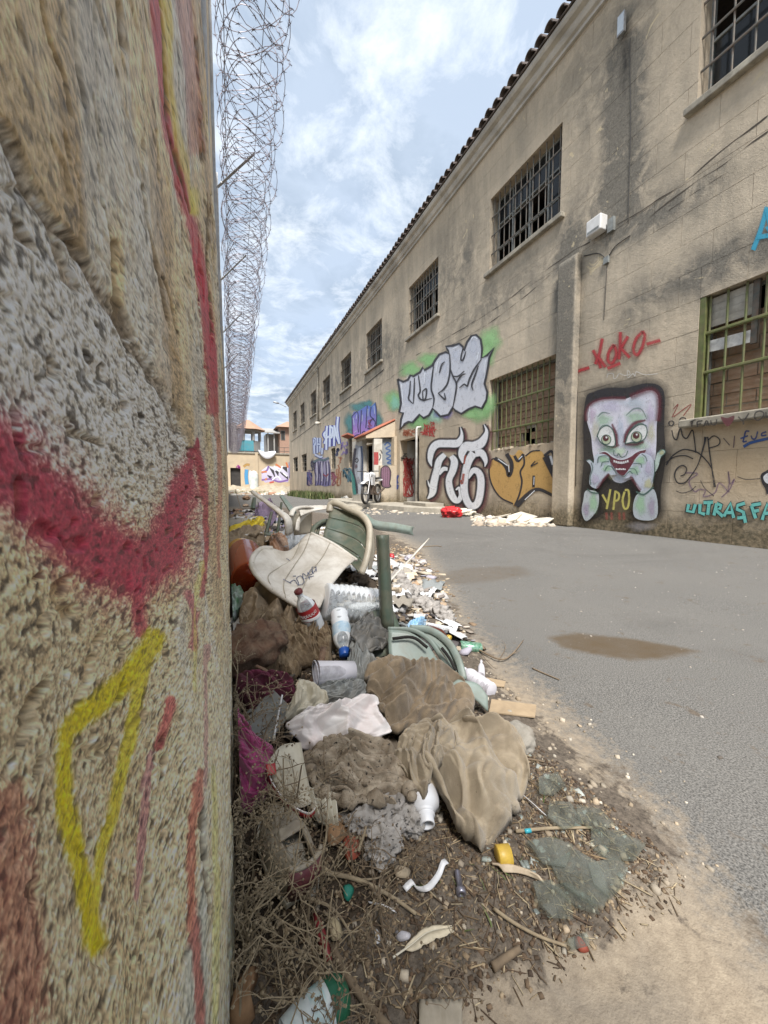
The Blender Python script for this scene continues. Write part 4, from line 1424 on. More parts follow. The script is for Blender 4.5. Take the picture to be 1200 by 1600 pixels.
for q in [(150, 450, 40, 120), (280, 400, 40, 90), (380, 280, 26, 90), (560, 170, 40, 70), (600, 360, 26, 80), (400, 480, 30, 60), (450, 220, 30, 40)]:
    g.blob(*q, (0.74, 0.77, 0.86), 0.45)
g.stroke(OUT + [OUT[0]], 13, BLK, 1.0, 0.2, curve=False)
for pts in ([(165, 380), (160, 450), (154, 492), (180, 522)], [(190, 362), (188, 440), (184, 522)], [(215, 345), (226, 440), (214, 470), (238, 500), (300, 490)], [(240, 445), (264, 430), (262, 480), (246, 502), (240, 445)],
            [(312, 268), (300, 360), (295, 430), (312, 490), (305, 545)], [(410, 214), (413, 300), (400, 385), (372, 432), (338, 458)], [(338, 456), (362, 482), (384, 496), (376, 455)], [(412, 300), (430, 350), (452, 400), (446, 462), (430, 545)],
            [(494, 170), (480, 240), (492, 250), (512, 195)], [(430, 350), (462, 352), (502, 318)], [(608, 245), (562, 310), (532, 372), (520, 412), (500, 402), (470, 425)], [(452, 392), (480, 350), (510, 335)], [(590, 285), (566, 350), (548, 402), (556, 440)], [(345, 330), (360, 280), (380, 260)]):
    g.stroke(pts, [6] + [10] * (len(pts) - 2) + [5], BLK, 1.0, 0.25)
for pts in ([(110, 400), (115, 470), (120, 540)], [(255, 330), (250, 400)], [(335, 260), (325, 330)], [(545, 120), (560, 105), (585, 118)], [(590, 200), (580, 250)], [(635, 250), (625, 330)], [(430, 180), (460, 165)]):
    g.stroke(pts, 6, (0.85, 0.88, 0.93), 0.85, 0.5)
g.build('silver bubble letters outlined in black with green glow')
# ---- white horned letters
g = Deco(600, 500, 0.25)
S = [([(478, 668), (486, 720), (462, 768), (400, 772), (335, 775), (300, 810), (288, 870), (298, 915)], [3, 20, 46, 46, 46, 42, 30, 4]),
     ([(380, 840), (345, 880), (330, 940), (312, 1015), (302, 1080), (272, 1118)], [30, 40, 42, 46, 40, 6]),
     ([(272, 1000), (288, 1040), (325, 1055)], [3, 14, 16]),
     ([(420, 850), (440, 885), (430, 940), (406, 1000), (415, 1070), (440, 1120), (466, 1128), (482, 1090), (470, 1052), (448, 1062)], [30, 44, 44, 40, 44, 40, 30, 28, 22, 6]),
     ([(345, 965), (370, 932), (398, 932)], [14, 26, 20]),
     ([(625, 652), (641, 700), (610, 765), (560, 790), (510, 792), (485, 840), (492, 895)], [3, 22, 54, 58, 56, 42, 6]),
     ([(560, 830), (530, 880), (510, 950), (500, 1040), (510, 1110), (540, 1160), (580, 1150), (600, 1090), (606, 1000), (590, 952), (556, 942), (528, 992)], [50, 46, 44, 46, 44, 44, 44, 44, 44, 40, 34, 8]),
     ([(570, 835), (610, 832), (635, 880), (630, 918)], [40, 44, 26, 3])]
for pts, w in S:
    g.stroke([(x + 10, y + 10) for x, y in pts], [x + 34 for x in w], (0.16, 0.05, 0.06), 0.75, 0.3)
for pts, w in S:
    g.stroke(pts, [x + 20 for x in w], BLK, 1.0, 0.15)
for pts, w in S:
    g.stroke(pts, w, (0.82, 0.83, 0.86), 1.0, 0.12)
g.stroke([(498, 960), (488, 1020), (480, 1000)], 16, (0.50, 0.10, 0.06), 0.7, 0.4)
g.stroke([(510, 845), (500, 900)], 10, (0.50, 0.10, 0.06), 0.7, 0.4)
g.build('white horned letters with thick black outlines')
# ---- orange letters
g = Deco(600, 500, 0.25)
g.fill([(665, 880), (700, 866), (740, 886), (772, 922), (792, 900), (772, 842), (812, 846), (842, 812), (872, 832), (864, 885), (884, 848), (922, 822), (975, 816), (1012, 862), (1064, 962), (1068, 1105), (1000, 1072), (945, 1056), (882, 1110), (820, 1166), (800, 1142), (740, 1120), (690, 1062), (660, 982)],
       (0.62, 0.37, 0.11), 1.0, True, (0.52, 0.32, 0.11))
for pts, w in (([(700, 864), (668, 880), (657, 960), (680, 1042), (730, 1110), (806, 1148)], 9), ([(692, 864), (742, 892), (770, 932), (780, 972), (796, 940), (796, 890), (766, 836)], 24), ([(815, 848), (838, 880), (872, 838)], 18),
               ([(872, 838), (876, 900), (852, 950), (862, 1010), (846, 1090), (816, 1162)], 11), ([(884, 850), (925, 820), (975, 816)], 8), ([(936, 972), (934, 1045)], 16), ([(826, 1162), (946, 1060), (1066, 1102)], [34, 22, 18]),
               ([(1010, 852), (1042, 922), (1070, 990)], [44, 40, 30]), ([(945, 882), (918, 914), (962, 892)], 7), ([(1000, 850), (1045, 820), (1068, 870)], 16)):
    g.stroke(pts, w, BLK, 1.0, 0.15)
for pts, w in (([(712, 868), (772, 910)], 6), ([(1040, 850), (1056, 905)], 15), ([(880, 1124), (942, 1066)], 5), ([(842, 872), (864, 850)], 6), ([(938, 980), (936, 1030)], 4), ([(778, 905), (782, 950)], 5)):
    g.stroke(pts, w, (0.85, 0.88, 0.92), 1.0, 0.3, curve=False)
g.build('orange block letters with black shading under the barred window')


def scribble(g, x0, x1, y0, y1, n, w, col, seed, a=0.85, vert=True):
    r_ = random.Random(seed)
    for k in range(n):
        pts = []
        cx = r_.uniform(x0, x1); cy = r_.uniform(y0, y1)
        for j in range(r_.randint(3, 6)):
            pts.append((min(max(cx + r_.uniform(-.35, .35) * (x1 - x0), x0), x1), min(max(cy + r_.uniform(-.4, .4) * (y1 - y0), y0), y1)))
        if vert:
            pts.sort(key=lambda q: q[1])
        g.stroke(pts, w * r_.uniform(.6, 1.3), col, a, 0.4)
    return g


g = Deco(600, 500, 0.25)
for k in range(9):
    x = 248 + k * 8
    g.stroke([(x, 655 + 10 * abs(k - 4)), (x + 6 * (-1) ** k, 690), (x + 2, 728 - 7 * abs(k - 4))], 6, (0.52, 0.05, 0.04), 0.85, 0.5)
g.stroke([(235, 718), (260, 700), (300, 690), (328, 682)], 6, (0.52, 0.05, 0.04), 0.8, 0.5)
g.build('small red scribbled tag below the silver letters')
# ---- red word with dashes
g = Deco(860, 420, 0.28333)
RED = (0.47, 0.035, 0.045)
for pts in ([(138, 568), (215, 545)], [(235, 448), (262, 500), (278, 548)], [(286, 384), (272, 460), (248, 526)], [(266, 488), (304, 542)], [(352, 418), (324, 455), (318, 505), (342, 518), (364, 468), (350, 418)], [(386, 348), (384, 430), (377, 500)],
            [(428, 372), (388, 438)], [(390, 440), (438, 490)], [(510, 346), (472, 388), (458, 448), (478, 474), (506, 432), (520, 372), (506, 344)], [(530, 416), (606, 394)], [(314, 550), (386, 520)]):
    g.stroke(pts, 17, RED, 0.92, 0.55)
    g.stroke(pts, 40, RED, 0.14, 0.8)
g.stroke([(130, 575), (138, 560)], 22, RED, 0.6, 0.6)
g.build('red spray word KOKO between two dashes')
g = Deco(860, 420, 0.28333)
g.stroke([(312, 600), (318, 580), (345, 578), (350, 605), (365, 600), (380, 578), (410, 588), (440, 580), (425, 560), (428, 600), (455, 578), (465, 592), (475, 568), (520, 584), (595, 578)], 4, (0.75, 0.72, 0.66), 0.8, 0.4)
g.build('thin white scrawl above the face mural')
# ---- face mural
g = Deco(880, 560, 0.175)
halo = [(205, 350), (270, 300), (400, 262), (560, 262), (740, 222), (860, 245), (905, 340), (900, 600), (912, 900), (870, 1180), (850, 1400), (640, 1420), (600, 1350), (380, 1370), (300, 1420), (175, 1420), (160, 1200), (185, 900), (180, 600)]
g.stroke(halo + [halo[0]], 70, (0.02, 0.02, 0.025), 0.5, 0.95)
g.fill(halo, (0.010, 0.010, 0.018), 1.0, True, (0.035, 0.03, 0.025))
g.blob(500, 1320, 170, 130, (0.20, 0.16, 0.09), 0.75)
LAV = (0.72, 0.71, 0.80); GRN = (0.46, 0.74, 0.46); DRD = (0.13, 0.018, 0.035); YEL = (0.66, 0.64, 0.36); DGN = (0.06, 0.13, 0.11)
head = [(240, 415), (330, 370), (450, 360), (560, 360), (650, 320), (760, 284), (830, 306), (853, 380), (850, 480), (835, 600), (832, 760), (822, 900), (800, 1000), (700, 1060), (600, 1080), (530, 1110), (462, 1100), (410, 1040), (300, 950), (265, 850), (250, 700), (222, 600), (203, 500)]
g.fill(head, LAV)
for q in [(360, 550, 90, 75, GRN, .8), (650, 530, 120, 80, GRN, .8), (420, 810, 110, 60, GRN, .8), (690, 780, 110, 50, GRN, .7), (290, 640, 50, 110, YEL, .6), (785, 660, 45, 130, YEL, .7), (510, 640, 40, 150, (0.62, 0.72, 0.86), .8), (420, 430, 120, 60, (0.66, 0.62, 0.80), .7),
          (640, 400, 140, 60, (0.55, 0.66, 0.72), .7), (780, 500, 50, 120, (0.62, 0.52, 0.72), .7), (260, 500, 40, 90, (0.60, 0.45, 0.60), .7), (500, 1070, 80, 50, (0.60, 0.70, 0.80), .8), (430, 1050, 40, 40, YEL, .5), (770, 850, 50, 90, (0.60, 0.55, 0.72), .7)]:
    g.blob(*q[:4], q[4], q[5] * .6)
g.stroke([(205, 560), (208, 470), (250, 405), (340, 366), (450, 356), (560, 356)], 26, DRD, 0.75, 0.8)
g.stroke([(600, 345), (700, 300), (790, 280), (845, 330), (856, 430), (845, 560)], 40, DRD, 0.75, 0.85)
g.stroke([(240, 430), (225, 520), (250, 640)], 7, (0.82, 0.80, 0.86), 0.8, 0.6)
g.stroke([(436, 585), (468, 680), (480, 780)], [12, 34, 20], DRD, 0.9, 0.5)
g.stroke([(548, 752), (572, 660), (640, 580), (735, 552)], [22, 34, 34, 14], DRD, 0.9, 0.5)
g.stroke([(380, 770), (460, 790), (500, 770)], 16, DRD, 0.7, 0.6); g.stroke([(550, 765), (640, 770), (720, 745)], 18, DRD, 0.7, 0.6)
for e_ in ([(303, 690), (330, 632), (380, 602), (430, 622), (458, 690), (460, 776), (400, 782), (338, 752)], [(553, 762), (575, 692), (620, 632), (680, 592), (735, 602), (749, 660), (722, 722), (662, 746), (600, 752)]):
    g.fill(e_, (0.80, 0.82, 0.80)); g.stroke(e_ + [e_[0]], 9, DGN, 0.95, 0.4)
for (x, y, r_) in ((384, 725, 42), (655, 700, 47)):
    ring = [(x + r_ * math.cos(a), y + r_ * math.sin(a)) for a in np.linspace(0, 6.283, 17)[:-1]]
    g.fill(ring, (0.50, 0.56, 0.40)); g.stroke(ring + [ring[0]], 7, DGN, 1, 0.3)
    ring = [(x - 4 + r_ * .62 * math.cos(a), y - 12 + r_ * .62 * math.sin(a)) for a in np.linspace(0, 6.283, 15)[:-1]]
    g.fill(ring, (0.085, 0.012, 0.02)); g.blob(x + 2, y - 20, 13, 13, WHT, 1.0)
g.stroke([(305, 525), (350, 485), (420, 492)], [5, 13, 5], DGN, 0.8, 0.6); g.stroke([(560, 510), (630, 452), (700, 456), (745, 540)], [5, 14, 12, 5], DGN, 0.75, 0.6)
g.stroke([(300, 700), (340, 610), (400, 598), (445, 640)], 8, DGN, 0.9, 0.5); g.stroke([(560, 740), (600, 640), (680, 582), (745, 600)], 8, DGN, 0.9, 0.5)
g.blob(512, 830, 60, 46, (0.55, 0.68, 0.52), 0.9)
g.stroke([(452, 820), (455, 862), (480, 870), (495, 850), (520, 882), (560, 866), (576, 824)], 9, DGN, 0.9, 0.4)
g.fill([(318, 838), (380, 838), (450, 888), (520, 908), (600, 880), (660, 838), (740, 815), (702, 872), (640, 932), (590, 1000), (540, 1042), (500, 1032), (458, 980), (400, 902), (340, 862)], DRD)
g.stroke([(318, 842), (380, 832), (450, 880), (520, 900), (600, 872), (660, 830), (735, 812)], 9, (0.70, 0.74, 0.78), 0.9, 0.4)
for k, x in enumerate(np.linspace(455, 575, 8)):
    g.stroke([(x, 908 + 14 * math.sin(k / 7 * 3.14)), (x + 2, 928 + 14 * math.sin(k / 7 * 3.14))], 13, WHT, 1, 0.25)
for k, x in enumerate(np.linspace(475, 552, 6)):
    g.stroke([(x, 980 + 4 * (k % 2)), (x, 996)], 12, WHT, 1, 0.25)
g.fill([(280, 872), (330, 850), (400, 870), (420, 930), (440, 990), (474, 1030), (430, 1042), (402, 1030), (352, 1090), (302, 1160), (240, 1132), (234, 1060), (250, 1000), (240, 950), (208, 912), (236, 904), (272, 932)], (0.56, 0.62, 0.70))
g.fill([(650, 890), (700, 845), (760, 860), (800, 900), (812, 1000), (802, 1100), (772, 1170), (702, 1192), (650, 1132), (620, 1060), (562, 1072), (538, 1060), (580, 1000), (620, 940)], (0.58, 0.62, 0.72))
g.fill([(820, 930), (842, 842), (890, 813), (912, 838), (872, 882), (850, 962), (820, 1012)], (0.55, 0.68, 0.62))
for q in [(360, 900, 60, 40, GRN), (390, 980, 50, 40, GRN), (690, 910, 60, 50, GRN), (640, 1000, 60, 50, GRN), (760, 1120, 50, 60, YEL), (290, 1080, 50, 60, (0.62, 0.56, 0.72)), (760, 980, 40, 80, (0.62, 0.56, 0.72)), (880, 840, 30, 30, YEL)]:
    g.blob(*q, 0.65)
for pts in ([(308, 935), (320, 880), (400, 872), (418, 915)], [(338, 962), (352, 928), (412, 922)], [(370, 1004), (398, 962), (440, 975), (474, 1030)], [(250, 930), (262, 985), (240, 1060), (246, 1130)], [(700, 852), (735, 880), (748, 920)], [(625, 940), (690, 942), (700, 975)],
            [(590, 985), (640, 990), (665, 1040)], [(540, 1062), (590, 1010), (620, 1030)], [(812, 905), (818, 1000), (800, 1100)], [(842, 842), (890, 813), (912, 838), (870, 884)], [(350, 1090), (402, 1030)], [(652, 1132), (618, 1060)], [(210, 912), (238, 904), (272, 932)]):
    g.stroke(pts, 8, DGN, 0.9, 0.4)
g.stroke([(300, 1160), (360, 1080), (410, 1030)], 22, DRD, 0.7, 0.7); g.stroke([(600, 1050), (640, 1110), (690, 1180)], 22, DRD, 0.7, 0.7)
g.fill([(205, 1180), (312, 1205), (302, 1350), (210, 1452), (166, 1372), (180, 1262)], (0.50, 0.54, 0.56)); g.blob(270, 1290, 50, 110, GRN, 0.6); g.blob(205, 1350, 40, 80, (0.5, 0.42, 0.56), 0.6)
g.fill([(650, 1225), (812, 1172), (832, 1422), (640, 1420)], (0.48, 0.52, 0.56)); g.blob(690, 1300, 60, 120, GRN, 0.6); g.blob(790, 1330, 40, 110, (0.5, 0.42, 0.56), 0.6)
g.stroke([(215, 1165), (250, 1195), (315, 1205)], 12, DGN, 0.9, 0.4); g.stroke([(650, 1190), (720, 1215), (805, 1150)], 14, DGN, 0.9, 0.4)
YL = (0.56, 0.50, 0.13)
for pts in ([(350, 1215), (392, 1290)], [(422, 1168), (388, 1345)], [(466, 1180), (448, 1352)], [(466, 1186), (498, 1212), (490, 1262), (456, 1272)], [(548, 1190), (530, 1268), (546, 1338), (576, 1330), (588, 1262), (582, 1182), (550, 1176)]):
    g.stroke(pts, 19, YL, 0.95, 0.3)
for x in (385, 430, 500, 540):
    g.stroke([(x, 1375), (x + 4, 1440)], 20, (0.33, 0.05, 0.04), 0.6, 0.6)
g.blob(700, 1500, 160, 50, (0.42, 0.40, 0.42), 0.4)
g.build('mural of a pale wide-eyed square face biting its fingers, signed YPO')
# ---- tags at the right edge
g = Deco(1040, 560, 0.175)
for pts, w, col in (([(60, 522), (112, 410), (70, 452)], 7, (0.26, 0.03, 0.03)), ([(70, 522), (226, 410), (160, 512)], 7, (0.30, 0.03, 0.03)),
                    ([(30, 590), (32, 566), (60, 560), (74, 580), (52, 602), (30, 592)], 11, BLK), ([(122, 548), (140, 532), (170, 532), (178, 548), (150, 562), (122, 550)], 11, BLK),
                    ([(55, 640), (70, 705), (100, 722), (130, 622), (152, 692), (190, 712), (238, 640), (256, 722), (270, 842)], 11, BLK),
                    ([(5, 952), (60, 872), (150, 816), (230, 822), (300, 850), (372, 922), (412, 982)], 11, BLK), ([(0, 930), (80, 880), (172, 868), (246, 896)], 9, BLK),
                    ([(132, 1052), (172, 1032), (186, 982), (150, 956), (100, 986), (80, 1052), (110, 1112), (170, 1110), (232, 1040), (292, 940), (340, 782), (356, 700)], [9, 10, 11, 12, 12, 12, 12, 11, 10, 9, 14, 26], BLK),
                    ([(376, 700), (390, 822), (416, 1002), (440, 1150)], [12, 12, 13, 22], BLK), ([(376, 732), (430, 692), (480, 722), (472, 772), (386, 802)], 10, BLK),
                    ([(90, 1182), (150, 1202), (222, 1182), (270, 1140)], 7, BLK), ([(312, 1090), (350, 1160), (432, 1230)], 7, BLK), ([(516, 710), (572, 776)], 8, (0.10, 0.07, 0.07)), ([(616, 690), (606, 796)], 9, (0.10, 0.05, 0.07)),
                    ([(640, 1056), (722, 1080), (846, 1074)], 7, BLK)):
    g.stroke(pts, w, col, 0.95, 0.35)
g.build('thin black looping tag beside the face mural')
g = Deco(1040, 560, 0.175)
BLU = (0.02, 0.06, 0.24)
for pts in ([(690, 748), (702, 700), (716, 652), (748, 650)], [(668, 716), (736, 690)], [(690, 748), (725, 738)], [(762, 688), (776, 718), (804, 712), (822, 652)], [(900, 655), (862, 668), (860, 690), (900, 685)]):
    g.stroke(pts, 13, BLU, 0.9, 0.4)
g.stroke([(696, 790), (762, 752), (920, 714)], 25, (0.02, 0.09, 0.30), 0.95, 0.25)
g.build('blue lettering with a thick underline under the window sill')
g = Deco(1040, 560, 0.175)
g.stroke([(185, 1020), (285, 1030), (215, 1085), (220, 1140), (262, 1190), (300, 1170), (355, 1180), (340, 1235), (440, 1200), (480, 1112), (560, 1190), (560, 1160), (572, 1090), (560, 1010), (575, 1120), (615, 1075), (570, 1170), (500, 1240)], 11, (0.17, 0.08, 0.24), 0.55, 0.6)
g.build('faint purple scribbles above the turquoise lettering')
g = Deco(1040, 560, 0.175)
g.fill([(850, 1040), (890, 1008), (925, 1005), (925, 1170), (905, 1215), (890, 1165), (860, 1110)], BLK); g.fill([(872, 1060), (900, 1030), (925, 1030), (925, 1115), (890, 1105)], WHT)
g.build('black and white paint blot at the right edge')
g = Deco(1040, 560, 0.175)
UL = [[(206, 1302), (194, 1362), (246, 1372), (266, 1302)], [(308, 1300), (304, 1376), (352, 1392)], [(338, 1288), (424, 1284)], [(388, 1290), (376, 1398)], [(456, 1296), (432, 1402)], [(456, 1296), (496, 1312), (486, 1342), (446, 1352), (512, 1412)],
      [(520, 1412), (580, 1292), (608, 1424)], [(545, 1376), (598, 1376)], [(708, 1292), (642, 1312), (636, 1346), (694, 1372), (714, 1468)], [(640, 1424), (700, 1420)], [(766, 1312), (804, 1428)], [(766, 1312), (852, 1296)], [(786, 1366), (834, 1356)], [(862, 1442), (908, 1296), (940, 1430)], [(880, 1385), (930, 1380)]]
for pts in UL:
    g.stroke(pts, 46, (0.02, 0.05, 0.06), 1, 0.12, curve=False)
for pts in UL:
    g.stroke(pts, 29, (0.16, 0.55, 0.50), 1, 0.1, curve=False)
g.build('turquoise block lettering ULTRAS FA near the ground')
g = Deco(1040, 560, 0.175, ('x', XF - 0.13), 0.003)
for pts in ([(286, 612), (284, 566), (330, 556)], [(285, 588), (318, 582)], [(340, 606), (366, 556), (388, 600)], [(350, 588), (380, 584)], [(402, 550), (412, 590), (448, 586), (456, 545)], [(648, 520), (692, 556), (744, 490)], [(692, 556), (696, 590)],
            [(796, 540), (800, 490), (840, 470), (876, 490), (862, 530), (820, 552), (796, 536)], [(215, 570), (268, 545)], [(225, 590), (240, 560), (232, 610)], [(895, 480), (900, 525), (930, 520)]):
    g.stroke(pts, 12, (0.035, 0.03, 0.03), 0.85, 0.4)
g.fill([(494, 522), (550, 532), (612, 510), (602, 560), (556, 608), (514, 570)], (0.13, 0.03, 0.04), 0.9)
g.build('black scrawl and a dark red heart on the sill', bld)
g = Deco(800, 0, 1 / 3)
for pts in ([(1196, 970), (1165, 1080), (1130, 1172)], [(1192, 975), (1215, 1080), (1230, 1170)], [(1150, 1112), (1225, 1100)], [(1195, 1060), (1215, 1090)]):
    g.stroke(pts, 22, (0.03, 0.35, 0.52), 0.95, 0.3)
g.build('bright blue painted letter at the upper right edge')
# ---- blue purple piece above the porch and the small tags round the door
g = Deco(540, 620, 0.11667)
for q in [(60, 350, 90, 190), (180, 140, 150, 90), (300, 90, 100, 60), (440, 330, 80, 150), (60, 500, 60, 90)]:
    g.blob(*q, (0.06, 0.26, 0.27), 0.85)
g.fill([(82, 262), (110, 200), (170, 192), (230, 152), (290, 112), (340, 132), (402, 70), (416, 200), (410, 440), (330, 500), (230, 582), (95, 580), (90, 400)], (0.03, 0.17, 0.50), 1, False, (0.50, 0.22, 0.62))
for k, pts in enumerate(([(85, 262), (150, 200), (170, 260), (165, 400), (175, 480)], [(210, 180), (205, 330), (195, 420), (210, 570)], [(290, 115), (280, 300), (270, 420)], [(340, 135), (330, 250), (380, 300)], [(400, 75), (415, 200), (410, 440)], [(95, 580), (130, 520), (190, 510), (185, 570), (100, 580)],
                         [(220, 580), (225, 480), (260, 470), (290, 540)], [(290, 420), (340, 430), (395, 420)], [(85, 262), (90, 420), (95, 580)], [(320, 360), (350, 300), (395, 330), (390, 400)])):
    g.stroke(pts, 13, (0.03, 0.03, 0.10), 0.95, 0.3)
for pts in ([(100, 280), (115, 380)], [(225, 240), (220, 330)], [(300, 160), (298, 260)], [(380, 120), (390, 230)], [(120, 480), (150, 450)], [(300, 350), (305, 400)], [(150, 240), (140, 300)]):
    g.stroke(pts, 9, (0.66, 0.72, 0.88), 0.8, 0.5)
scribble(g, 300, 400, 310, 420, 4, 9, (0.36, 0.05, 0.13), 4)
g.build('blue and purple letters on a teal cloud above the porch')
g = Deco(540, 620, 0.11667)
scribble(g, 770, 935, 440, 530, 12, 12, (0.45, 0.12, 0.05), 5, 0.6, False)
g.build('rusty red scribble over the door')
g = Deco(540, 620, 0.11667)
scribble(g, 1050, 1190, 335, 530, 12, 12, (0.50, 0.04, 0.035), 6, 0.8); scribble(g, 1000, 1130, 470, 545, 4, 8, (0.50, 0.04, 0.035), 7, 0.8, False)
g.build('dense red tag right of the door')
g = Deco(540, 620, 0.11667, ('y', DOOR[1] - 0.01), 0.004)
scribble(g, 780, 910, 830, 1330, 34, 13, (0.36, 0.04, 0.035), 8, 0.85); scribble(g, 740, 850, 760, 830, 3, 10, BLK, 9)
g.blob(880, 880, 50, 60, (0.40, 0.02, 0.02), 0.7)
g.build('red scribbles on the white door reveal')
g = Deco(540, 620, 0.11667, ('y', PY + 0.12), 0.003)
zig = [(520, 650), (560, 612), (600, 650), (540, 690), (600, 720), (545, 760), (605, 790), (550, 830), (610, 850), (560, 885), (615, 890)]
g.stroke(zig, 17, (0.03, 0.09, 0.26), 0.9, 0.3)
g.build('blue zigzag letters on the grey porch board')
g = Deco(540, 620, 0.11667, ('y', PY - 0.16), 0.003)
g.fill([(475, 960), (520, 925), (570, 935), (605, 1000), (600, 1100), (590, 1160), (606, 1200), (560, 1218), (500, 1205), (475, 1130), (470, 1040)], (0.13, 0.065, 0.10))
for x in (495, 520, 545, 570):
    g.stroke([(x, 950), (x + 5, 1060), (x - 2, 1190)], 9, (0.30, 0.16, 0.24), 0.9, 0.4)
g.stroke([(475, 960), (520, 925), (570, 935), (605, 1000), (600, 1100), (590, 1160), (606, 1200), (560, 1218), (500, 1205), (475, 1130), (470, 1040), (475, 960)], 11, BLK, 1, 0.3)
g.build('dark purple rounded tag on the low porch wall')
g = Deco(540, 620, 0.11667)
for pts in ([(655, 1040), (675, 1130), (690, 1240)], [(705, 1050), (675, 1130), (660, 1210)], [(660, 1060), (700, 1160)], [(700, 1180), (690, 1230)]):
    g.stroke(pts, 26, (0.02, 0.06, 0.30), 0.95, 0.25)
g.build('blue cross mark between porch and door')
g = Deco(540, 620, 0.11667, ('y', PY + 0.02), 0.003)
for x in (385, 400, 415, 430):
    g.stroke([(x, 740), (x + 4, 830), (x - 2, 910)], 15, (0.42, 0.035, 0.04), 0.85, 0.4)
g.stroke([(455, 760), (470, 800), (450, 850)], 14, BLK, 0.8, 0.4); g.stroke([(470, 710), (490, 760)], 14, BLK, 0.8, 0.4)
g.build('red tag on the white porch pillar')
g = Deco(540, 620, 0.11667, ('x', 4.55), 0.003)
g.fill([(130, 640), (180, 660), (230, 660), (235, 1000), (225, 1300), (120, 1310), (110, 1000)], (0.34, 0.36, 0.42), 1, False, (0.55, 0.58, 0.62))
g.stroke([(190, 680), (180, 850), (175, 1050), (185, 1250)], [40, 46, 40, 30], (0.70, 0.74, 0.82), 0.9, 0.5)
g.stroke([(130, 690), (110, 850), (100, 1000), (140, 1180), (150, 1300)], 34, (0.04, 0.035, 0.06), 0.9, 0.4); g.stroke([(210, 660), (225, 850), (220, 1050), (225, 1300)], 24, (0.03, 0.06, 0.14), 0.9, 0.4)
g.stroke([(130, 850), (150, 820), (170, 850), (150, 880), (130, 860)], 12, BLK, 1, 0.3); g.blob(140, 930, 26, 40, (0.2, 0.12, 0.14), 0.8); g.blob(170, 1120, 26, 60, (0.45, 0.42, 0.46), 0.8)
g.stroke([(70, 990), (100, 1100), (110, 1220), (125, 1310)], [20, 40, 46, 40], (0.05, 0.30, 0.27), 0.9, 0.3)
g.build('tall pale painted face on the porch pier')
# ---- far pieces
g = Deco(480, 620, 0.1)
SH = [[(295, 540), (262, 590), (292, 660), (268, 735)], [(312, 455), (302, 560), (298, 830)], [(300, 640), (345, 620)], [(360, 445), (350, 780)], [(365, 470), (400, 500), (385, 620), (360, 640)], [(425, 445), (418, 770)], [(480, 310), (470, 500), (500, 735)], [(425, 460), (455, 600), (500, 720)]]
for pts in SH:
    g.stroke(pts, 62, (0.01, 0.025, 0.36), 1, 0.15)
for pts in SH:
    g.stroke(pts, 33, (0.72, 0.78, 0.92), 1, 0.15)
g.build('tall pale blue letters with dark blue edges on the far wall')
g = Deco(480, 620, 0.1)
for pts in ([(105, 640), (112, 890)], [(110, 640), (140, 680), (115, 760)], [(160, 640), (158, 880)], [(200, 640), (200, 860)], [(160, 740), (200, 740)], [(235, 800), (228, 900)], [(120, 900), (200, 940), (240, 930)]):
    g.stroke(pts, 46, (0.10, 0.14, 0.40), 0.9, 0.2); g.stroke(pts, 26, (0.58, 0.64, 0.80), 1, 0.2)
g.build('faded light blue letters low on the far wall')
g = Deco(480, 620, 0.1)
g.fill([(110, 1010), (220, 950), (332, 950), (365, 1100), (372, 1382), (280, 1402), (200, 1380), (120, 1390)], (0.44, 0.40, 0.52), 1, False, (0.22, 0.20, 0.42))
for x in (130, 170, 205, 250, 290, 335):
    g.stroke([(x, 1010), (x + 14 * math.sin(x), 1150), (x + 10, 1260), (x - 4, 1385)], 20, (0.04, 0.03, 0.12), 0.95, 0.3)
for x in (150, 228, 312):
    g.stroke([(x, 1030), (x + 6, 1180), (x, 1320)], 15, (0.72, 0.68, 0.78), 0.9, 0.4)
g.stroke([(250, 1210), (300, 1240), (330, 1200)], 16, (0.40, 0.05, 0.08), 0.8, 0.4)
g.stroke([(100, 1020), (180, 980), (260, 990), (340, 950)], 34, (0.10, 0.16, 0.20), 0.9, 0.4)
g.build('dark purple vertical letters low on the far wall')
g = Deco(480, 620, 0.1)
scribble(g, 455, 540, 950, 1380, 12, 20, (0.52, 0.20, 0.10), 12, 0.55)
g.build('orange scrawl beside the far doorway')
g = Deco(480, 620, 0.1)
scribble(g, 450, 510, 800, 920, 5, 22, (0.03, 0.05, 0.16), 13, 0.9, False)
g.build('dark blue scrawl above the orange one')
g = Deco(480, 620, 0.1)
scribble(g, 0, 90, 1150, 1380, 9, 22, (0.24, 0.16, 0.34), 14, 0.6)
g.build('purple scrawl at the far end of the wall')

for sx, sy, sc_, n_, cc, lbl, sd in ((2, 70, (1180, 1400), 9, (0.10, 0.12, 0.36), 'blue scribbles low at the far corner', 31), (375, 455, (1180, 1380), 8, (0.36, 0.10, 0.16), 'wine red scribbles under the far window', 32), (560, 690, (1120, 1330), 10, (0.08, 0.22, 0.30), 'teal scribbles left of the porch pier', 33),
                                     (60, 130, (960, 1150), 7, (0.05, 0.05, 0.10), 'black scribbles beside the faded letters', 34), (530, 640, (700, 900), 6, (0.30, 0.22, 0.50), 'violet scribbles beside the dark far opening', 35)):
    g = Deco(480, 620, 0.1)
    scribble(g, sx, sy, sc_[0], sc_[1], n_, 17, cc, sd, 0.8, sd % 2 == 0)
    g.stroke([(sx + 5, sc_[0] + 20), ((sx + sy) / 2, (sc_[0] + sc_[1]) / 2), (sy - 5, sc_[1] - 20)], 20, cc, 0.6, 0.4)
    g.build(lbl)
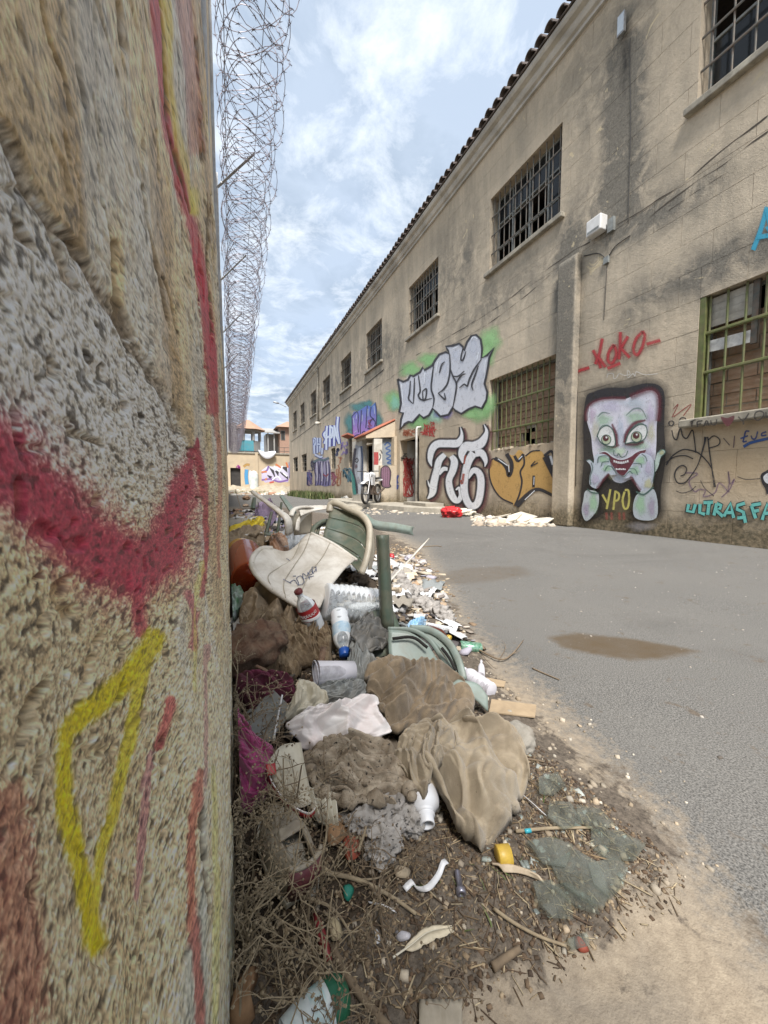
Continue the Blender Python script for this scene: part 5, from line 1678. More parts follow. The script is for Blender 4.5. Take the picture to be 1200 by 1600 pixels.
# ================================================================ END OF THE ALLEY
m_endw = mat('end_wall_plaster', (0.54, 0.43, 0.29), (0.45, 0.36, 0.25), 0.7, 0.95, dirt=(0.9, 0.5, (0.33, 0.27, 0.20)), bmp=0.3, bscale=12)
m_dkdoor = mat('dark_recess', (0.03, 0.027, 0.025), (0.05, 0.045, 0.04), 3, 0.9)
m_roofo = mat('orange_tile', (0.40, 0.23, 0.15), (0.32, 0.20, 0.14), 2, 0.9, dirt=(2, 0.4, (0.25, 0.2, 0.15)))
m_greyw = mat('grey_render', (0.36, 0.34, 0.31), (0.27, 0.26, 0.24), 0.8, 0.95)
m_turq = mat('turquoise_panel', (0.045, 0.28, 0.34), (0.06, 0.22, 0.27), 1.2, 0.7, dirt=(1.6, 0.4, (0.2, 0.2, 0.18)))
m_redbr = mat('far_brick', (0.37, 0.225, 0.16), (0.30, 0.19, 0.14), 3, 0.95)
ew = empty('end_wall', (2.6, Y_END, 0), 'tan plastered wall closing the far end of the alley', 'wall')
ztop = at_y(400, 709, Y_END)[2]
x_c = at_y(401, 730, Y_END)[0]
d0, d1 = at_y(360, 740, Y_END)[0], at_y(376, 740, Y_END)[0]
zd = at_y(368, 731, Y_END)[2]
mb = MB().box(-3, d0, Y_END, Y_END + 0.3, -0.1, ztop).box(d1, XF + 3, Y_END, Y_END + 0.3, -0.1, ztop).box(d0, d1, Y_END, Y_END + 0.3, zd, ztop)
mb.build('wall', m_endw, ew)
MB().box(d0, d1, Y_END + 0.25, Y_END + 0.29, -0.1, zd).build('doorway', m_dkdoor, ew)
MB().box(x_c - 0.14, x_c + 0.14, Y_END - 0.13, Y_END - 0.001, -0.1, ztop + 0.15).build('pilaster', m_endw, ew)
MB().box(-3, XF + 3, Y_END - 0.10, Y_END + 0.35, ztop + 0.001, ztop + 0.14).build('coping', m_sill, ew)
for k, zz in enumerate((ztop + 0.35, ztop + 0.75)):
    MB().tube([(x_c + 2.2, Y_END + .1, zz), (XF + 2, Y_END + .1, zz)], 0.03, 5).build('rail', m_bar, ew)
for xx in np.linspace(x_c + 2.2, XF + 1.5, 4):
    MB().tube([(xx, Y_END + .1, ztop + .1), (xx, Y_END + .1, ztop + 0.78)], 0.03, 5).build('rail_post', m_bar, ew)
E5 = dict(ox=340, oy=640, sc=0.1375, plane=('y', Y_END))
g = Deco(**E5)
g.fill([(500, 690), (570, 640), (640, 650), (700, 640), (800, 650), (820, 760), (800, 825), (640, 815), (540, 830), (500, 780)], (0.62, 0.62, 0.70), 1, False, (0.45, 0.38, 0.58))
for pts in ([(580, 650), (640, 690), (665, 800), (620, 720)], [(650, 700), (700, 680), (690, 760)], [(690, 690), (800, 760), (805, 800), (730, 740)], [(560, 740), (620, 760), (600, 800)], [(720, 650), (790, 650), (795, 720)]):
    g.fill(pts, BLK, 1, False)
for pts, cc in (([(500, 720), (560, 690), (580, 640)], (0.20, 0.10, 0.34)), ([(500, 800), (600, 790), (700, 820), (800, 800)], (0.20, 0.10, 0.34)), ([(660, 620), (720, 660)], (0.60, 0.16, 0.05)), ([(780, 600), (800, 660)], (0.60, 0.16, 0.05)), ([(500, 710), (560, 705)], (0.6, 0.2, 0.06)), ([(590, 830), (640, 820)], (0.5, 0.08, 0.05)), ([(540, 800), (560, 780)], (0.6, 0.2, 0.06))):
    g.stroke(pts, 18, cc, 0.95, 0.3)
for pts in ([(640, 640), (700, 700), (740, 640)], [(620, 800), (680, 760), (720, 800)], [(745, 720), (790, 760)]):
    g.stroke(pts, 14, WHT, 1, 0.2)
g.build('black, white and purple angular graffiti on the end wall', ew)
g = Deco(**E5)
g.stroke([(830, 600), (825, 700), (835, 780)], 40, (0.20, 0.18, 0.44), 0.9, 0.3); g.stroke([(330, 680), (325, 760), (335, 850)], 40, (0.05, 0.26, 0.50), 1, 0.2)
g.stroke([(295, 650), (330, 625), (365, 630)], 26, (0.42, 0.24, 0.06), 0.9, 0.3); scribble(g, 215, 260, 615, 660, 6, 12, (0.40, 0.05, 0.30), 3)
g.stroke([(370, 690), (362, 760), (368, 850)], 16, (0.7, 0.7, 0.72), 0.9, 0.3)
g.build('small blue, pink and ochre figures painted near the far doorway', ew)
g = Deco(340, 640, 0.1375, ('y', Y_END - 1.0), 0.0)
mb = MB()
q0 = at_y(397, 757, Y_END - 1.2)
mb.lathe((q0[0], Y_END - 1.2, 0), (q0[0], Y_END - 1.2, 3), [(0, 0.42), (0.5, 0.46), (1.0, 0.40), (1.5, 0.44), (1.9, 0.40), (2.2, 0.25), (2.3, 0)], 12)
props(mb.build('painted_column', mat('white_mottled', (0.66, 0.66, 0.62), (0.42, 0.48, 0.46), 3.0, 0.9), None, True), 'white mottled stump of a column before the end wall', 'column')
# watch tower
yT = 46.0
tc = at_y(388, 700, yT)
tw = empty('watch_tower', (tc[0], yT, 0), 'small watch tower with turquoise panels and orange tiled roof', 'tower')


def ngon(cx, cy, r, n, z, ph=0.39):
    return [(cx + r * math.cos(2 * math.pi * k / n + ph), cy + r * math.sin(2 * math.pi * k / n + ph), z) for k in range(n)]


def prism(mb, cx, cy, r, n, z0, z1, r1=None):
    a = ngon(cx, cy, r, n, z0); b_ = ngon(cx, cy, r1 or r, n, z1)
    return mb.add(a + b_, [tuple(range(n - 1, -1, -1)), tuple(range(n, 2 * n))] + [(k, (k + 1) % n, n + (k + 1) % n, n + k) for k in range(n)])


zA, zB, zC, zD = (at_y(388, v, yT)[2] for v in (706, 690, 680, 667))
cx = tc[0]
prism(MB(), cx, yT, 1.30, 8, 0, zA).build('shaft', m_greyw, tw)
for k in range(8):
    a0 = 2 * math.pi * k / 8 + 0.39; a1 = 2 * math.pi * (k + 1) / 8 + 0.39
    P0 = np.array([cx + 1.33 * math.cos(a0), yT + 1.33 * math.sin(a0)]); P1 = np.array([cx + 1.33 * math.cos(a1), yT + 1.33 * math.sin(a1)])
    mid = (P0 + P1) / 2; e_ = (P1 - P0) / 2 * 0.98; nn = np.array([-e_[1], e_[0]]); nn = nn / np.linalg.norm(nn) * 0.03
    MB().obox((*mid, (zA + zB) / 2), (*e_, 0), (*nn, 0), (0, 0, (zB - zA) / 2)).build('panel', m_turq if k not in (6,) else m_greyw, tw)
    MB().tube([(*P0, zB), (*P0, zC + 0.3)], 0.13, 4).build('post', m_greyw, tw)
prism(MB(), cx, yT, 1.40, 8, zC + 0.3, zC + 0.5).build('ring_beam', m_greyw, tw)
prism(MB(), cx, yT, 1.95, 8, zC + 0.501, zD + 0.75, 0.15).build('roof', m_roofo, tw)
props(MB().box(0.30, 1.20, 44, 44.9, 0, 7.4).build('concrete_pier', m_greyw), 'tall grey concrete pier behind the end wall, left of the tower', 'pier')
# house behind
hs = empty('brick_house', (6.6, 52, 0), 'red brick house with a covered balcony behind the end wall', 'house')
hx0, hx1 = at_y(437, 690, 52)[0], 9.6
hz = at_y(445, 668, 52)[2]
MB().box(hx0, hx1, 52, 58, 0, hz).build('wall', m_redbr, hs)
V = [(hx0 - .5, 51.4, hz), (hx1 + .5, 51.4, hz), (hx1 + .5, 58.5, hz), (hx0 - .5, 58.5, hz), ((hx0 + hx1) / 2, 55, hz + 1.3)]
rf = obj('roof', V, [(3, 2, 1, 0), (0, 1, 4), (1, 2, 4), (2, 3, 4), (3, 0, 4)], m_roofo, hs)
bx0 = at_y(418, 690, 52)[0]
bz = at_y(425, 675, 52)[2]
MB().box(bx0, hx0 - .01, 54, 57, 0, bz).build('wing', m_greyw, hs)
obj('wing_roof', [(bx0 - .4, 51.6, bz - 0.2), (hx0 - .01, 51.6, bz - 0.2), (hx0 - .01, 57, bz + 1.0), (bx0 - .4, 57, bz + 1.0), (bx0 - .4, 51.6, bz - 0.05), (hx0 - .01, 51.6, bz - 0.05), (hx0 - .01, 57, bz + 1.15), (bx0 - .4, 57, bz + 1.15)], BOXF, m_greyw, hs)
for xx in (bx0, (bx0 + hx0) / 2):
    MB().box(xx, xx + 0.15, 52, 52.15, 0, bz - 0.1).build('balcony_post', m_greyw, hs)
wz = at_y(440, 685, 52)[2]
fw = MB().box(hx0 + 0.15, hx0 + 0.7, 51.95, 51.999, wz - 0.2, wz + 1.0).build('window', m_frame, hs)
MB().box(hx0 + 0.2, hx0 + 0.65, 51.93, 51.949, wz - 0.15, wz + 0.95).build('pane', m_dkdoor, fw)
# pale tarpaulin hanging over the end wall
p_ = [at_y(u, v, Y_END - 0.25) for u, v in ((404, 704), (415, 707), (428, 703), (431, 708), (428, 715), (418, 718), (409, 714))]
V = []; rows = 7
tar_top = [at_y(u, v, Y_END - 0.2 + 0.1 * math.sin(u)) for u, v in ((403, 702), (409, 705), (416, 707), (424, 704), (431, 705))]
tar_bot = [at_y(u, v, Y_END - 0.3 + 0.15 * math.cos(u)) for u, v in ((404, 707), (410, 715), (417, 718), (425, 716), (431, 710))]
V = tar_top + [(a + c_) / 2 + np.array([0, -0.25, 0.1 * (-1) ** i]) for i, (a, c_) in enumerate(zip(tar_top, tar_bot))] + tar_bot
props(obj('tarpaulin', V, grid_faces(3, 5), mat('tarp', (0.70, 0.70, 0.72), (0.58, 0.58, 0.62), 2, 0.6), None, True, sub=2, solid=0.02), 'pale tarpaulin hanging over the top of the end wall', 'tarpaulin')


# rubble, weeds
def chips(name, region_fn, n, smin, smax, palette, seed, hfn, flat=0.45, mat_=None, lift=0.0, long=1.6):
    """loose bits: squashed irregular hexahedra in ONE stuff mesh"""
    r_ = np.random.default_rng(seed)
    XY = region_fn(n, r_)
    n = len(XY)
    s = smin * (smax / smin) ** (r_.random(n) ** 1.6)
    base = np.array(box_pts(-1, 1, -1, 1, -1, 1), float)
    base[4:, :2] *= 0.7
    V = base[None] * (1 + 0.45 * (r_.random((n, 8, 3)) - 0.5))
    asp = np.stack([1 + (long - 1) * r_.random(n), np.ones(n), flat * (0.6 + 0.8 * r_.random(n))], -1)
    V = V * (asp * s[:, None])[:, None, :]
    a = r_.random(n) * 6.283; tx = (r_.random(n) - .5) * 0.9
    ca, sa = np.cos(a), np.sin(a); ct, st_ = np.cos(tx), np.sin(tx)
    y1 = V[..., 1] * ct[:, None] - V[..., 2] * st_[:, None]; z1 = V[..., 1] * st_[:, None] + V[..., 2] * ct[:, None]
    x2 = V[..., 0] * ca[:, None] - y1 * sa[:, None]; y2 = V[..., 0] * sa[:, None] + y1 * ca[:, None]
    Z = hfn(XY[:, 0], XY[:, 1]) + s * asp[:, 2] * 0.35 + lift
    P = np.stack([x2 + XY[:, 0:1], y2 + XY[:, 1:2], z1 + Z[:, None]], -1).reshape(-1, 3)
    F = (np.arange(n)[:, None, None] * 8 + np.array(BOXF)[None]).reshape(-1, 4)
    pal = np.array(palette)[r_.integers(0, len(palette), n)] * (0.7 + 0.6 * r_.random((n, 1)))
    o = fast_mesh(name, P, F, mat_ or M_VC, False, cols=np.repeat(pal, 8, 0))
    return props(o, kind='stuff')


def region_box(x0, x1, y0, y1):
    return lambda n, r_: np.stack([x0 + (x1 - x0) * r_.random(n), y0 + (y1 - y0) * r_.random(n)], -1)


zero = lambda x, y: np.zeros_like(x)
ewm = MB()
nx, nyy = 50, 14
XX, YY = np.meshgrid(np.linspace(-0.5, 6.5, nx), np.linspace(36.5, 42, nyy))
ZZ = np.clip((YY - 37.2) / 4.5, 0, 1) * (0.35 + 0.9 * fbm(XX * 1.3, YY * 1.1, 31, 4)) - 0.03
eh = fast_mesh('rubble_bank', np.stack([XX, YY, ZZ], -1).reshape(-1, 3), grid_faces(nyy, nx), mat('bank_dirt', (0.40, 0.34, 0.25), (0.25, 0.21, 0.15), 3, 0.95, bmp=0.5, bscale=9), True)
props(eh, 'bank of dirt and rubble at the foot of the end wall', 'rubble', kind='stuff')
props(chips('rubble', region_box(0.4, 6.2, 33, 41.5), 500, 0.04, 0.22, [(0.55, 0.5, 0.42), (0.42, 0.36, 0.28), (0.6, 0.58, 0.54), (0.35, 0.2, 0.13)], 11,
            lambda x, y: np.clip((y - 37.2) / 4.5, 0, 1) * 0.8 * fbm(x * 1.3, y * 1.1, 31, 4) * 1.1), 'pale broken rubble before the end wall', 'rubble')


def grass(name, cx0, cx1, cy0, cy1, n, h0, h1, cols, seed, label, wd=0.012, bend=0.6):
    r_ = np.random.default_rng(seed)
    x = cx0 + (cx1 - cx0) * r_.random(n); y = cy0 + (cy1 - cy0) * r_.random(n)
    h = h0 + (h1 - h0) * r_.random(n); a = r_.random(n) * 6.283; l = h * bend * r_.random(n)
    w = wd * (0.6 + 0.8 * r_.random(n))
    dx, dy = np.cos(a), np.sin(a)
    P = []
    for t, ww in ((0, 1), (0.55, 0.8), (1, 0.08)):
        cxp = x + dx * l * t ** 2; cyp = y + dy * l * t ** 2; cz = h * t * (1 - 0.25 * t * bend)
        P += [np.stack([cxp - dy * w * ww, cyp + dx * w * ww, cz], -1), np.stack([cxp + dy * w * ww, cyp - dx * w * ww, cz], -1)]
    V = np.stack(P, 1).reshape(-1, 3)
    F = (np.arange(n)[:, None, None] * 6 + np.array([[0, 1, 3, 2], [2, 3, 5, 4]])[None]).reshape(-1, 4)
    c_ = np.array(cols)[r_.integers(0, len(cols), n)] * (0.6 + 0.8 * r_.random((n, 1)))
    return props(fast_mesh(name, V, F, M_VC, False, cols=np.repeat(c_, 6, 0)), label, 'grass', kind='stuff')


GR = [(0.07, 0.11, 0.03), (0.10, 0.12, 0.045), (0.16, 0.15, 0.07), (0.05, 0.08, 0.02)]
grass('grass', 4.3, 5.55, 20.5, 30, 2600, 0.15, 0.55, GR, 5, 'green weeds growing along the foot of the far wall', 0.014)
grass('weeds', 5.30, 5.59, 8.6, 8.9, 120, 0.05, 0.18, GR, 6, 'small weeds at the corner of the concrete slab', 0.006)
grass('dry_grass', 0.6, 3.6, 35, 41, 800, 0.1, 0.45, [(0.30, 0.26, 0.12), (0.2, 0.2, 0.08)], 9, 'dry yellow grass before the end wall', 0.014)

# ---------------------------------------------------------------- motorcycle leaning by the porch
m_tyre = mat('tyre_rubber', (0.025, 0.024, 0.023), (0.06, 0.055, 0.05), 30, 0.85)
m_wp = mat('white_fairing', (0.70, 0.70, 0.70), (0.5, 0.5, 0.5), 12, 0.4)
m_engine = mat('engine_metal', (0.10, 0.09, 0.085), (0.20, 0.14, 0.10), 15, 0.5, 0.5)
fA = np.array([4.02, 11.30]); rA = np.array([4.76, 12.16])
dr = (fA - rA) / np.linalg.norm(fA - rA); sd = np.array([-dr[1], dr[0]])
bz0 = 0.16


def mp(t, z, s=0.0):                    # t metres forward from rear axle, z up, s sideways
    q = rA + dr * t + sd * s
    return np.array([q[0], q[1], bz0 + z])


mo = empty('motorcycle', (*((fA + rA) / 2), bz0), 'white and black stripped motorcycle standing before the porch', 'motorcycle')
WB = float(np.linalg.norm(fA - rA))
for t in (0.0, WB):
    ring = [mp(t + 0.29 * math.cos(a), 0.31 + 0.29 * math.sin(a)) for a in np.linspace(0, 2 * math.pi, 25)]
    wh = MB().tube(ring, 0.042, 8, caps=False).build('wheel', m_tyre, mo, True)
    r2 = [mp(t + 0.245 * math.cos(a), 0.31 + 0.245 * math.sin(a)) for a in np.linspace(0, 2 * math.pi, 21)]
    mb = MB().tube(r2, 0.014, 6, caps=False)
    for a in np.linspace(0, 2 * math.pi, 13)[:-1]:
        mb.tube([mp(t, 0.31), mp(t + 0.24 * math.cos(a), 0.31 + 0.24 * math.sin(a))], 0.006, 4)
    mb.tube([mp(t, 0.31, -0.05), mp(t, 0.31, 0.05)], 0.035, 8)
    mb.build('rim', m_galv, wh)
MB().tube(catmull([mp(0, .31), mp(.35, .38), mp(.45, .75), mp(.85, .85), mp(.95, .80)], 4), 0.024, 6).tube(catmull([mp(.35, .38), mp(.65, .30), mp(.80, .5), mp(.92, .80)], 4), 0.024, 6).tube([mp(.0, .72), mp(.45, .75)], 0.02, 6).build('frame', m_engine, mo)
for s in (-0.08, 0.08):
    MB().tube([mp(WB, .31, s), mp(WB - .18, .72, s), mp(WB - .27, .95, s)], 0.022, 8).build('fork', m_galv, mo)
MB().obox(mp(.60, .42), (*(dr * .15), 0), (*(sd * .11), 0), (0, 0, .14)).tube([mp(.62, .42), mp(.72, .66)], 0.075, 8).build('engine', m_engine, mo)
MB().tube(catmull([mp(.42, .86), mp(.58, .90), mp(.74, .92), mp(.88, .86)], 3), [0.06, 0.11, 0.12, 0.11, .1, .09, .08, .07, .05, .04][:10], 10, flat=1.0).build('fuel_tank', m_wp, mo, True)
MB().tube(catmull([mp(-.22, .84), mp(.0, .82), mp(.25, .80), mp(.44, .86)], 3), 0.085, 8, flat=0.5).build('seat', m_tyre, mo, True)
MB().tube(catmull([mp(WB + .28, .62), mp(WB + .1, .68), mp(WB - .12, .66)], 4), 0.075, 8, flat=0.25).build('front_mudguard', m_wp, mo, True)
MB().tube(catmull([mp(-.36, .78), mp(-.15, .74), mp(.15, .72)], 4), 0.085, 8, flat=0.25).build('rear_mudguard', m_wp, mo, True)
MB().obox(mp(.70, .72, 0.1), (*(dr * .13), 0), (*(sd * .02), 0), (0, 0, .13)).build('side_fairing', m_wp, mo)
MB().tube(catmull([mp(WB - .22, 1.02, -.36), mp(WB - .26, 1.02, -.12), mp(WB - .28, 0.97, 0), mp(WB - .26, 1.02, .12), mp(WB - .22, 1.02, .36)], 4), 0.013, 6).build('handlebar', m_tyre, mo, True)
MB().obox(mp(WB - .12, .84), (*(dr * .03), -.02), (*(sd * .09), 0), (0.0, 0, .11)).build('headlight_panel', m_wp, mo)
MB().tube(catmull([mp(.66, .36, .12), mp(.4, .28, .13), mp(.0, .40, .14), mp(-.25, .48, .14)], 4), [0.02] * 8 + [0.04] * 5, 8).build('exhaust', m_engine, mo, True)
# ---------------------------------------------------------------- things lying along the long building
m_mset = mat('red_bag_plastic', (0.50, 0.03, 0.03), (0.40, 0.02, 0.025), 20, 0.35)
# ================================================================ THE RUBBISH PILE ALONG THE LEFT WALL
from mathutils import noise as mnoise

HY = ([0.2, 0.45, 0.6, 0.85, 1.2, 1.6, 2.5, 4.0, 6.0, 9.0, 12.0], [0, 0.0, 0.03, 0.085, 0.17, 0.22, 0.25, 0.22, 0.18, 0.10, 0.0])
WYD = ([0.2, 0.5, 0.75, 1.0, 1.5, 2.2, 3.5, 6.0, 9.0, 12.0], [0.30, 0.36, 0.52, 0.64, 0.86, 1.12, 1.4, 1.15, 0.95, 0.7])


def mound_h(x, y):
    x = np.asarray(x, float); y = np.asarray(y, float)
    H = np.interp(y, *HY); W = np.interp(y, *WYD)
    q = np.clip(1 - (np.clip(x, 0, 9) / W) ** 2, 0, 1)
    return H * q ** 0.8 * (0.72 + 0.56 * fbm(x * 7, y * 7, 41, 4))


def top_h(x, y):
    return np.maximum(mound_h(x, y), ground_h(x, y))


def P(u, v, lift=0.0):
    """where the sight line meets the pile or the ground, raised by lift"""
    r_ = ray(u, v); r_ = r_ / np.linalg.norm(r_)
    t = np.linspace(0.25, 14, 5500)
    Q = CP + r_ * t[:, None]
    below = Q[:, 2] - lift <= top_h(Q[:, 0], Q[:, 1])
    i = int(np.argmax(below)) if below.any() else len(t) - 1
    return Q[i]


def dep(p):
    return float((np.asarray(p) - CP) @ FW)


def pxr(p, n):                           # n photo pixels at p, in metres
    return n * dep(p) / FPX


# underlying heap
hx = np.linspace(-0.06, 1.6, 156); hy = np.concatenate([np.linspace(0.42, 3.2, 260), np.linspace(3.25, 12, 110)])
HX, HYY = np.meshgrid(hx, hy)
HZ = mound_h(HX, HYY) + 0.03 * (fbm(HX * 28, HYY * 28, 43, 4) - 0.5) * np.clip(mound_h(HX, HYY) / 0.05, 0, 1) - 0.004
hn = fbm(HX * 30, HYY * 30, 44, 4)[..., None]; hb_ = fbm(HX * 5, HYY * 5, 45, 3)[..., None]
hc = np.array([0.022, 0.016, 0.012]) * (1 - hn) + np.array([0.15, 0.11, 0.075]) * hn
hc = hc * (0.6 + 0.8 * hb_)
heap = fast_mesh('rubbish_heap', np.stack([HX, HYY, HZ], -1).reshape(-1, 3), grid_faces(len(hy), len(hx)), vcol_mat('heap_dirt', 0.95, 0.9, 130, 0.4, 0.012), True, cols=hc.reshape(-1, 3))
props(heap, 'matted brown dirt and rotten litter under the rubbish', 'rubbish', kind='stuff')


# ---------------------------------------------------------------- cloth by relaxing a slack sheet between its outline and the pile
def coons(B, n, m):
    """B: closed list of 3D outline points -> n x m grid; the outline starts at a corner"""
    B = [np.asarray(q, float) for q in B]
    L_ = len(B)
    seg = [np.linalg.norm(B[(i + 1) % L_] - B[i]) for i in range(L_)]
    cum = np.concatenate([[0], np.cumsum(seg)]); per = cum[-1]
    BB = np.array(B + [B[0]])

    def at(s):
        s = np.asarray(s) % per
        return np.stack([np.interp(s, cum, BB[:, k]) for k in range(3)], -1)
    per4 = per / 4
    top = at(np.linspace(0, per4, m)); right = at(np.linspace(per4, 2 * per4, n)); bot = at(np.linspace(3 * per4, 2 * per4, m)); left = at(np.linspace(per, 3 * per4, n) - 1e-9)
    u = np.linspace(0, 1, m)[None, :, None]; v = np.linspace(0, 1, n)[:, None, None]
    G = (1 - v) * top[None] + v * bot[None] + (1 - u) * left[:, None] + u * right[:, None]
    G -= (1 - u) * (1 - v) * top[0] + u * (1 - v) * top[-1] + (1 - u) * v * bot[0] + u * v * bot[-1]
    return G


def relax(G, slack=(1.3, 1.3), bump_=0.05, seed=0, floor=0.0, crease=False, k=3.2, ang=None, amp=1.0):
    """dome the sheet and gather it into warped folds (or sharp paper creases)"""
    n, m, _ = G.shape
    size = 0.5 * (np.linalg.norm(G[-1, m // 2] - G[0, m // 2]) + np.linalg.norm(G[n // 2, -1] - G[n // 2, 0]))
    c0 = np.cross(G[-1, m // 2] - G[0, m // 2], G[n // 2, -1] - G[n // 2, 0]); c0 = c0 / (np.linalg.norm(c0) + 1e-9)
    if c0[2] < 0: c0 = -c0
    nrm = 0.55 * c0 + np.array([0, 0, 0.45])
    u, v = np.meshgrid(np.linspace(0, 1, m), np.linspace(0, 1, n))
    dome = np.clip(np.sin(np.pi * u) * np.sin(np.pi * v), 0, 1) ** 0.5
    a0 = (seed * 1.7) % 3.14 if ang is None else ang
    t1 = (G[n // 2, -1] - G[n // 2, 0]) / size; t2 = (G[-1, m // 2] - G[0, m // 2]) / size
    sl = 0.5 * (slack[0] + slack[1]) - 1.0
    fade_ = 0.45 + 0.55 * dome
    X = G + (dome * bump_ * 0.75)[..., None] * nrm
    for q, (kk, aa, wt) in enumerate(((k, a0, 1.0), (k * 1.5, a0 + 0.45, 0.8), (k * 2.3, a0 - 0.4, 0.5), (k * 3.4, a0 + 1.2, 0.22))):
        wx = fbm(u * 1.9 + seed, v * 1.9, seed + q, 2) - 0.5; wy = fbm(u * 2.4, v * 2.4 + seed, seed + 9 + q, 2) - 0.5
        ph = kk * (math.cos(aa) * (u + 0.75 * wx) + math.sin(aa) * (v + 0.75 * wy))
        f_ = np.abs(np.sin(np.pi * ph)) ** 0.75 if not crease else np.abs(((ph + 0.5) % 1) * 2 - 1)
        msk = sstep(0.26, 0.52, fbm(u * 2.6 + 3 * q, v * 2.6 + seed, seed + 20 + q, 3))
        wl_ = size / kk
        X += (fade_ * wt * (f_ - 0.45) * msk * wl_ * (0.42 + 1.0 * sl) * amp)[..., None] * nrm
        lean = fade_ * wt * msk * np.sin(2 * np.pi * ph) * wl_ * 0.10 * (0 if crease else 1)
        X += lean[..., None] * (math.cos(aa) * t1 + math.sin(aa) * t2)
    rim_ = (1 - dome) ** 2 * size * 0.10
    X += (rim_ * (fbm(u * 9 + seed, v * 9, seed + 40, 3) - 0.5))[..., None] * t1 + (rim_ * (fbm(u * 9, v * 9 + seed, seed + 41, 3) - 0.5))[..., None] * t2
    hmin = top_h(X[..., 0], X[..., 1]) + 0.004 + floor * dome
    X[..., 2] = np.maximum(X[..., 2], hmin)
    X[..., 0] = np.maximum(X[..., 0], 0.012)
    return X


def cloth(name, px, mat_, label, cat, lift=0.02, slack=(1.3, 1.3), bump_=0.05, n=40, m=40, seed=0, parent=None, thick=0.0025, floor=0.0, sub=1, group=None, drop=0.012, crease=False, k=3.2, ang=None, amp=1.0):
    """px: outline of (u, v) or (u, v, lift)"""
    B = [P(q[0], q[1], q[2] if len(q) > 2 else lift) for q in px]
    B = catmull(B, 5, True)
    n, m = 84, 84
    G = coons(B, n, m)
    X = relax(G, slack, bump_, seed, floor, crease, k, ang, amp)
    if drop:                              # turn the rim down under the cloth
        e = X.copy()
        ring = np.zeros((n, m)); ring[0] = ring[-1] = 1; ring[:, 0] = ring[:, -1] = 1
        c_ = X.mean((0, 1))
        e -= (ring * drop)[..., None] * np.array([0, 0, 1.0])
        X = e
    o = obj(name, X.reshape(-1, 3), grid_faces(n, m), mat_, parent, True, sub=0, solid=thick)
    if parent is None:
        props(o, label, cat, group)
    return o


def panel(name, rows, mat_, parent, thick=0.004, nu=5, nv=5, smooth=True):
    R_ = [catmull(r_, nu) for r_ in rows]
    C_ = list(zip(*R_))
    C_ = [catmull(list(c_), nv) if len(c_) > 2 else [c_[0] + (c_[1] - c_[0]) * t for t in np.linspace(0, 1, nv + 1)] for c_ in C_]
    n = len(C_); m = len(C_[0])
    V = [q for c_ in C_ for q in c_]
    return obj(name, V, grid_faces(n, m), mat_, parent, smooth, solid=thick)


def lump(center, ax, seed, amp=0.3, freq=3.0, sub=4, ridge=True):
    """crumpled blob: returns verts, faces; ax = 3 half-axis vectors"""
    bm = bmesh.new(); bmesh.ops.create_icosphere(bm, subdivisions=sub, radius=1.0)
    A = np.array(ax)
    V = []
    for v_ in bm.verts:
        q = Vector(v_.co)
        s_ = Vector((seed * 3.7, seed * 1.3, seed * 2.1))
        f1 = mnoise.fractal(q * freq + s_, 1.0, 2.0, 4)
        f2 = 1 - 2 * abs(mnoise.noise(q * freq * 0.8 + s_ * 2)) if ridge else 0
        f3 = 1 - 2 * abs(mnoise.noise(q * freq * 2.1 + s_ * 3)) if ridge else 0
        f4 = 1 - 2 * abs(mnoise.noise(q * freq * 4.3 + s_ * 4)) if ridge else 0
        k = 1 + amp * (0.5 * f1 + 0.5 * f2 + 0.28 * f3 + 0.16 * f4 - 0.36)
        V.append(np.asarray(center) + (np.array(q) * k) @ A)
    F = [tuple(x.index for x in f.verts) for f in bm.faces]
    bm.free()
    return V, F


# ---------------------------------------------------------------- materials of the litter
m_beige = mat('beige_twill', (0.42, 0.345, 0.245), (0.34, 0.275, 0.19), 26, 0.95, spots=(75, 0.71, (0.08, 0.06, 0.04)), dirt=(14, 0.6, (0.13, 0.10, 0.065)), bmp=0.6, bscale=520, sheen=0.2)
m_brown = mat('brown_cloth', (0.30, 0.225, 0.145), (0.20, 0.15, 0.095), 30, 0.95, spots=(110, 0.68, (0.06, 0.045, 0.03)), dirt=(18, 0.65, (0.085, 0.062, 0.04)), bmp=0.6, bscale=480, sheen=0.2)
m_tancl = mat('tan_cloth', (0.38, 0.29, 0.19), (0.27, 0.20, 0.13), 24, 0.95, dirt=(16, 0.5, (0.14, 0.10, 0.065)), bmp=0.3, bscale=700)
m_pink = mat('pink_satin', (0.44, 0.055, 0.20), (0.30, 0.03, 0.13), 34, 0.45, dirt=(22, 0.5, (0.22, 0.10, 0.12)), bmp=0.15, bscale=500, sheen=0.3)
m_maroon = mat('maroon_cloth', (0.17, 0.022, 0.06), (0.085, 0.014, 0.03), 26, 0.85, dirt=(16, 0.6, (0.07, 0.05, 0.035)), bmp=0.4, bscale=500)
m_paper = mat('white_sheet', (0.78, 0.75, 0.73), (0.69, 0.65, 0.63), 10, 0.55, spots=(45, 0.74, (0.45, 0.36, 0.26)), dirt=(9, 0.4, (0.62, 0.44, 0.40)), bmp=0.12, bscale=300)
m_ivory = mat('ivory_sheet', (0.58, 0.54, 0.44), (0.47, 0.43, 0.33), 12, 0.6, dirt=(12, 0.5, (0.30, 0.24, 0.16)))
m_wool = mat('dirty_wadding', (0.46, 0.39, 0.30), (0.22, 0.165, 0.11), 40, 1.0, spots=(120, 0.62, (0.035, 0.03, 0.025)), dirt=(16, 0.5, (0.11, 0.08, 0.05)), bmp=0.9, bscale=300)
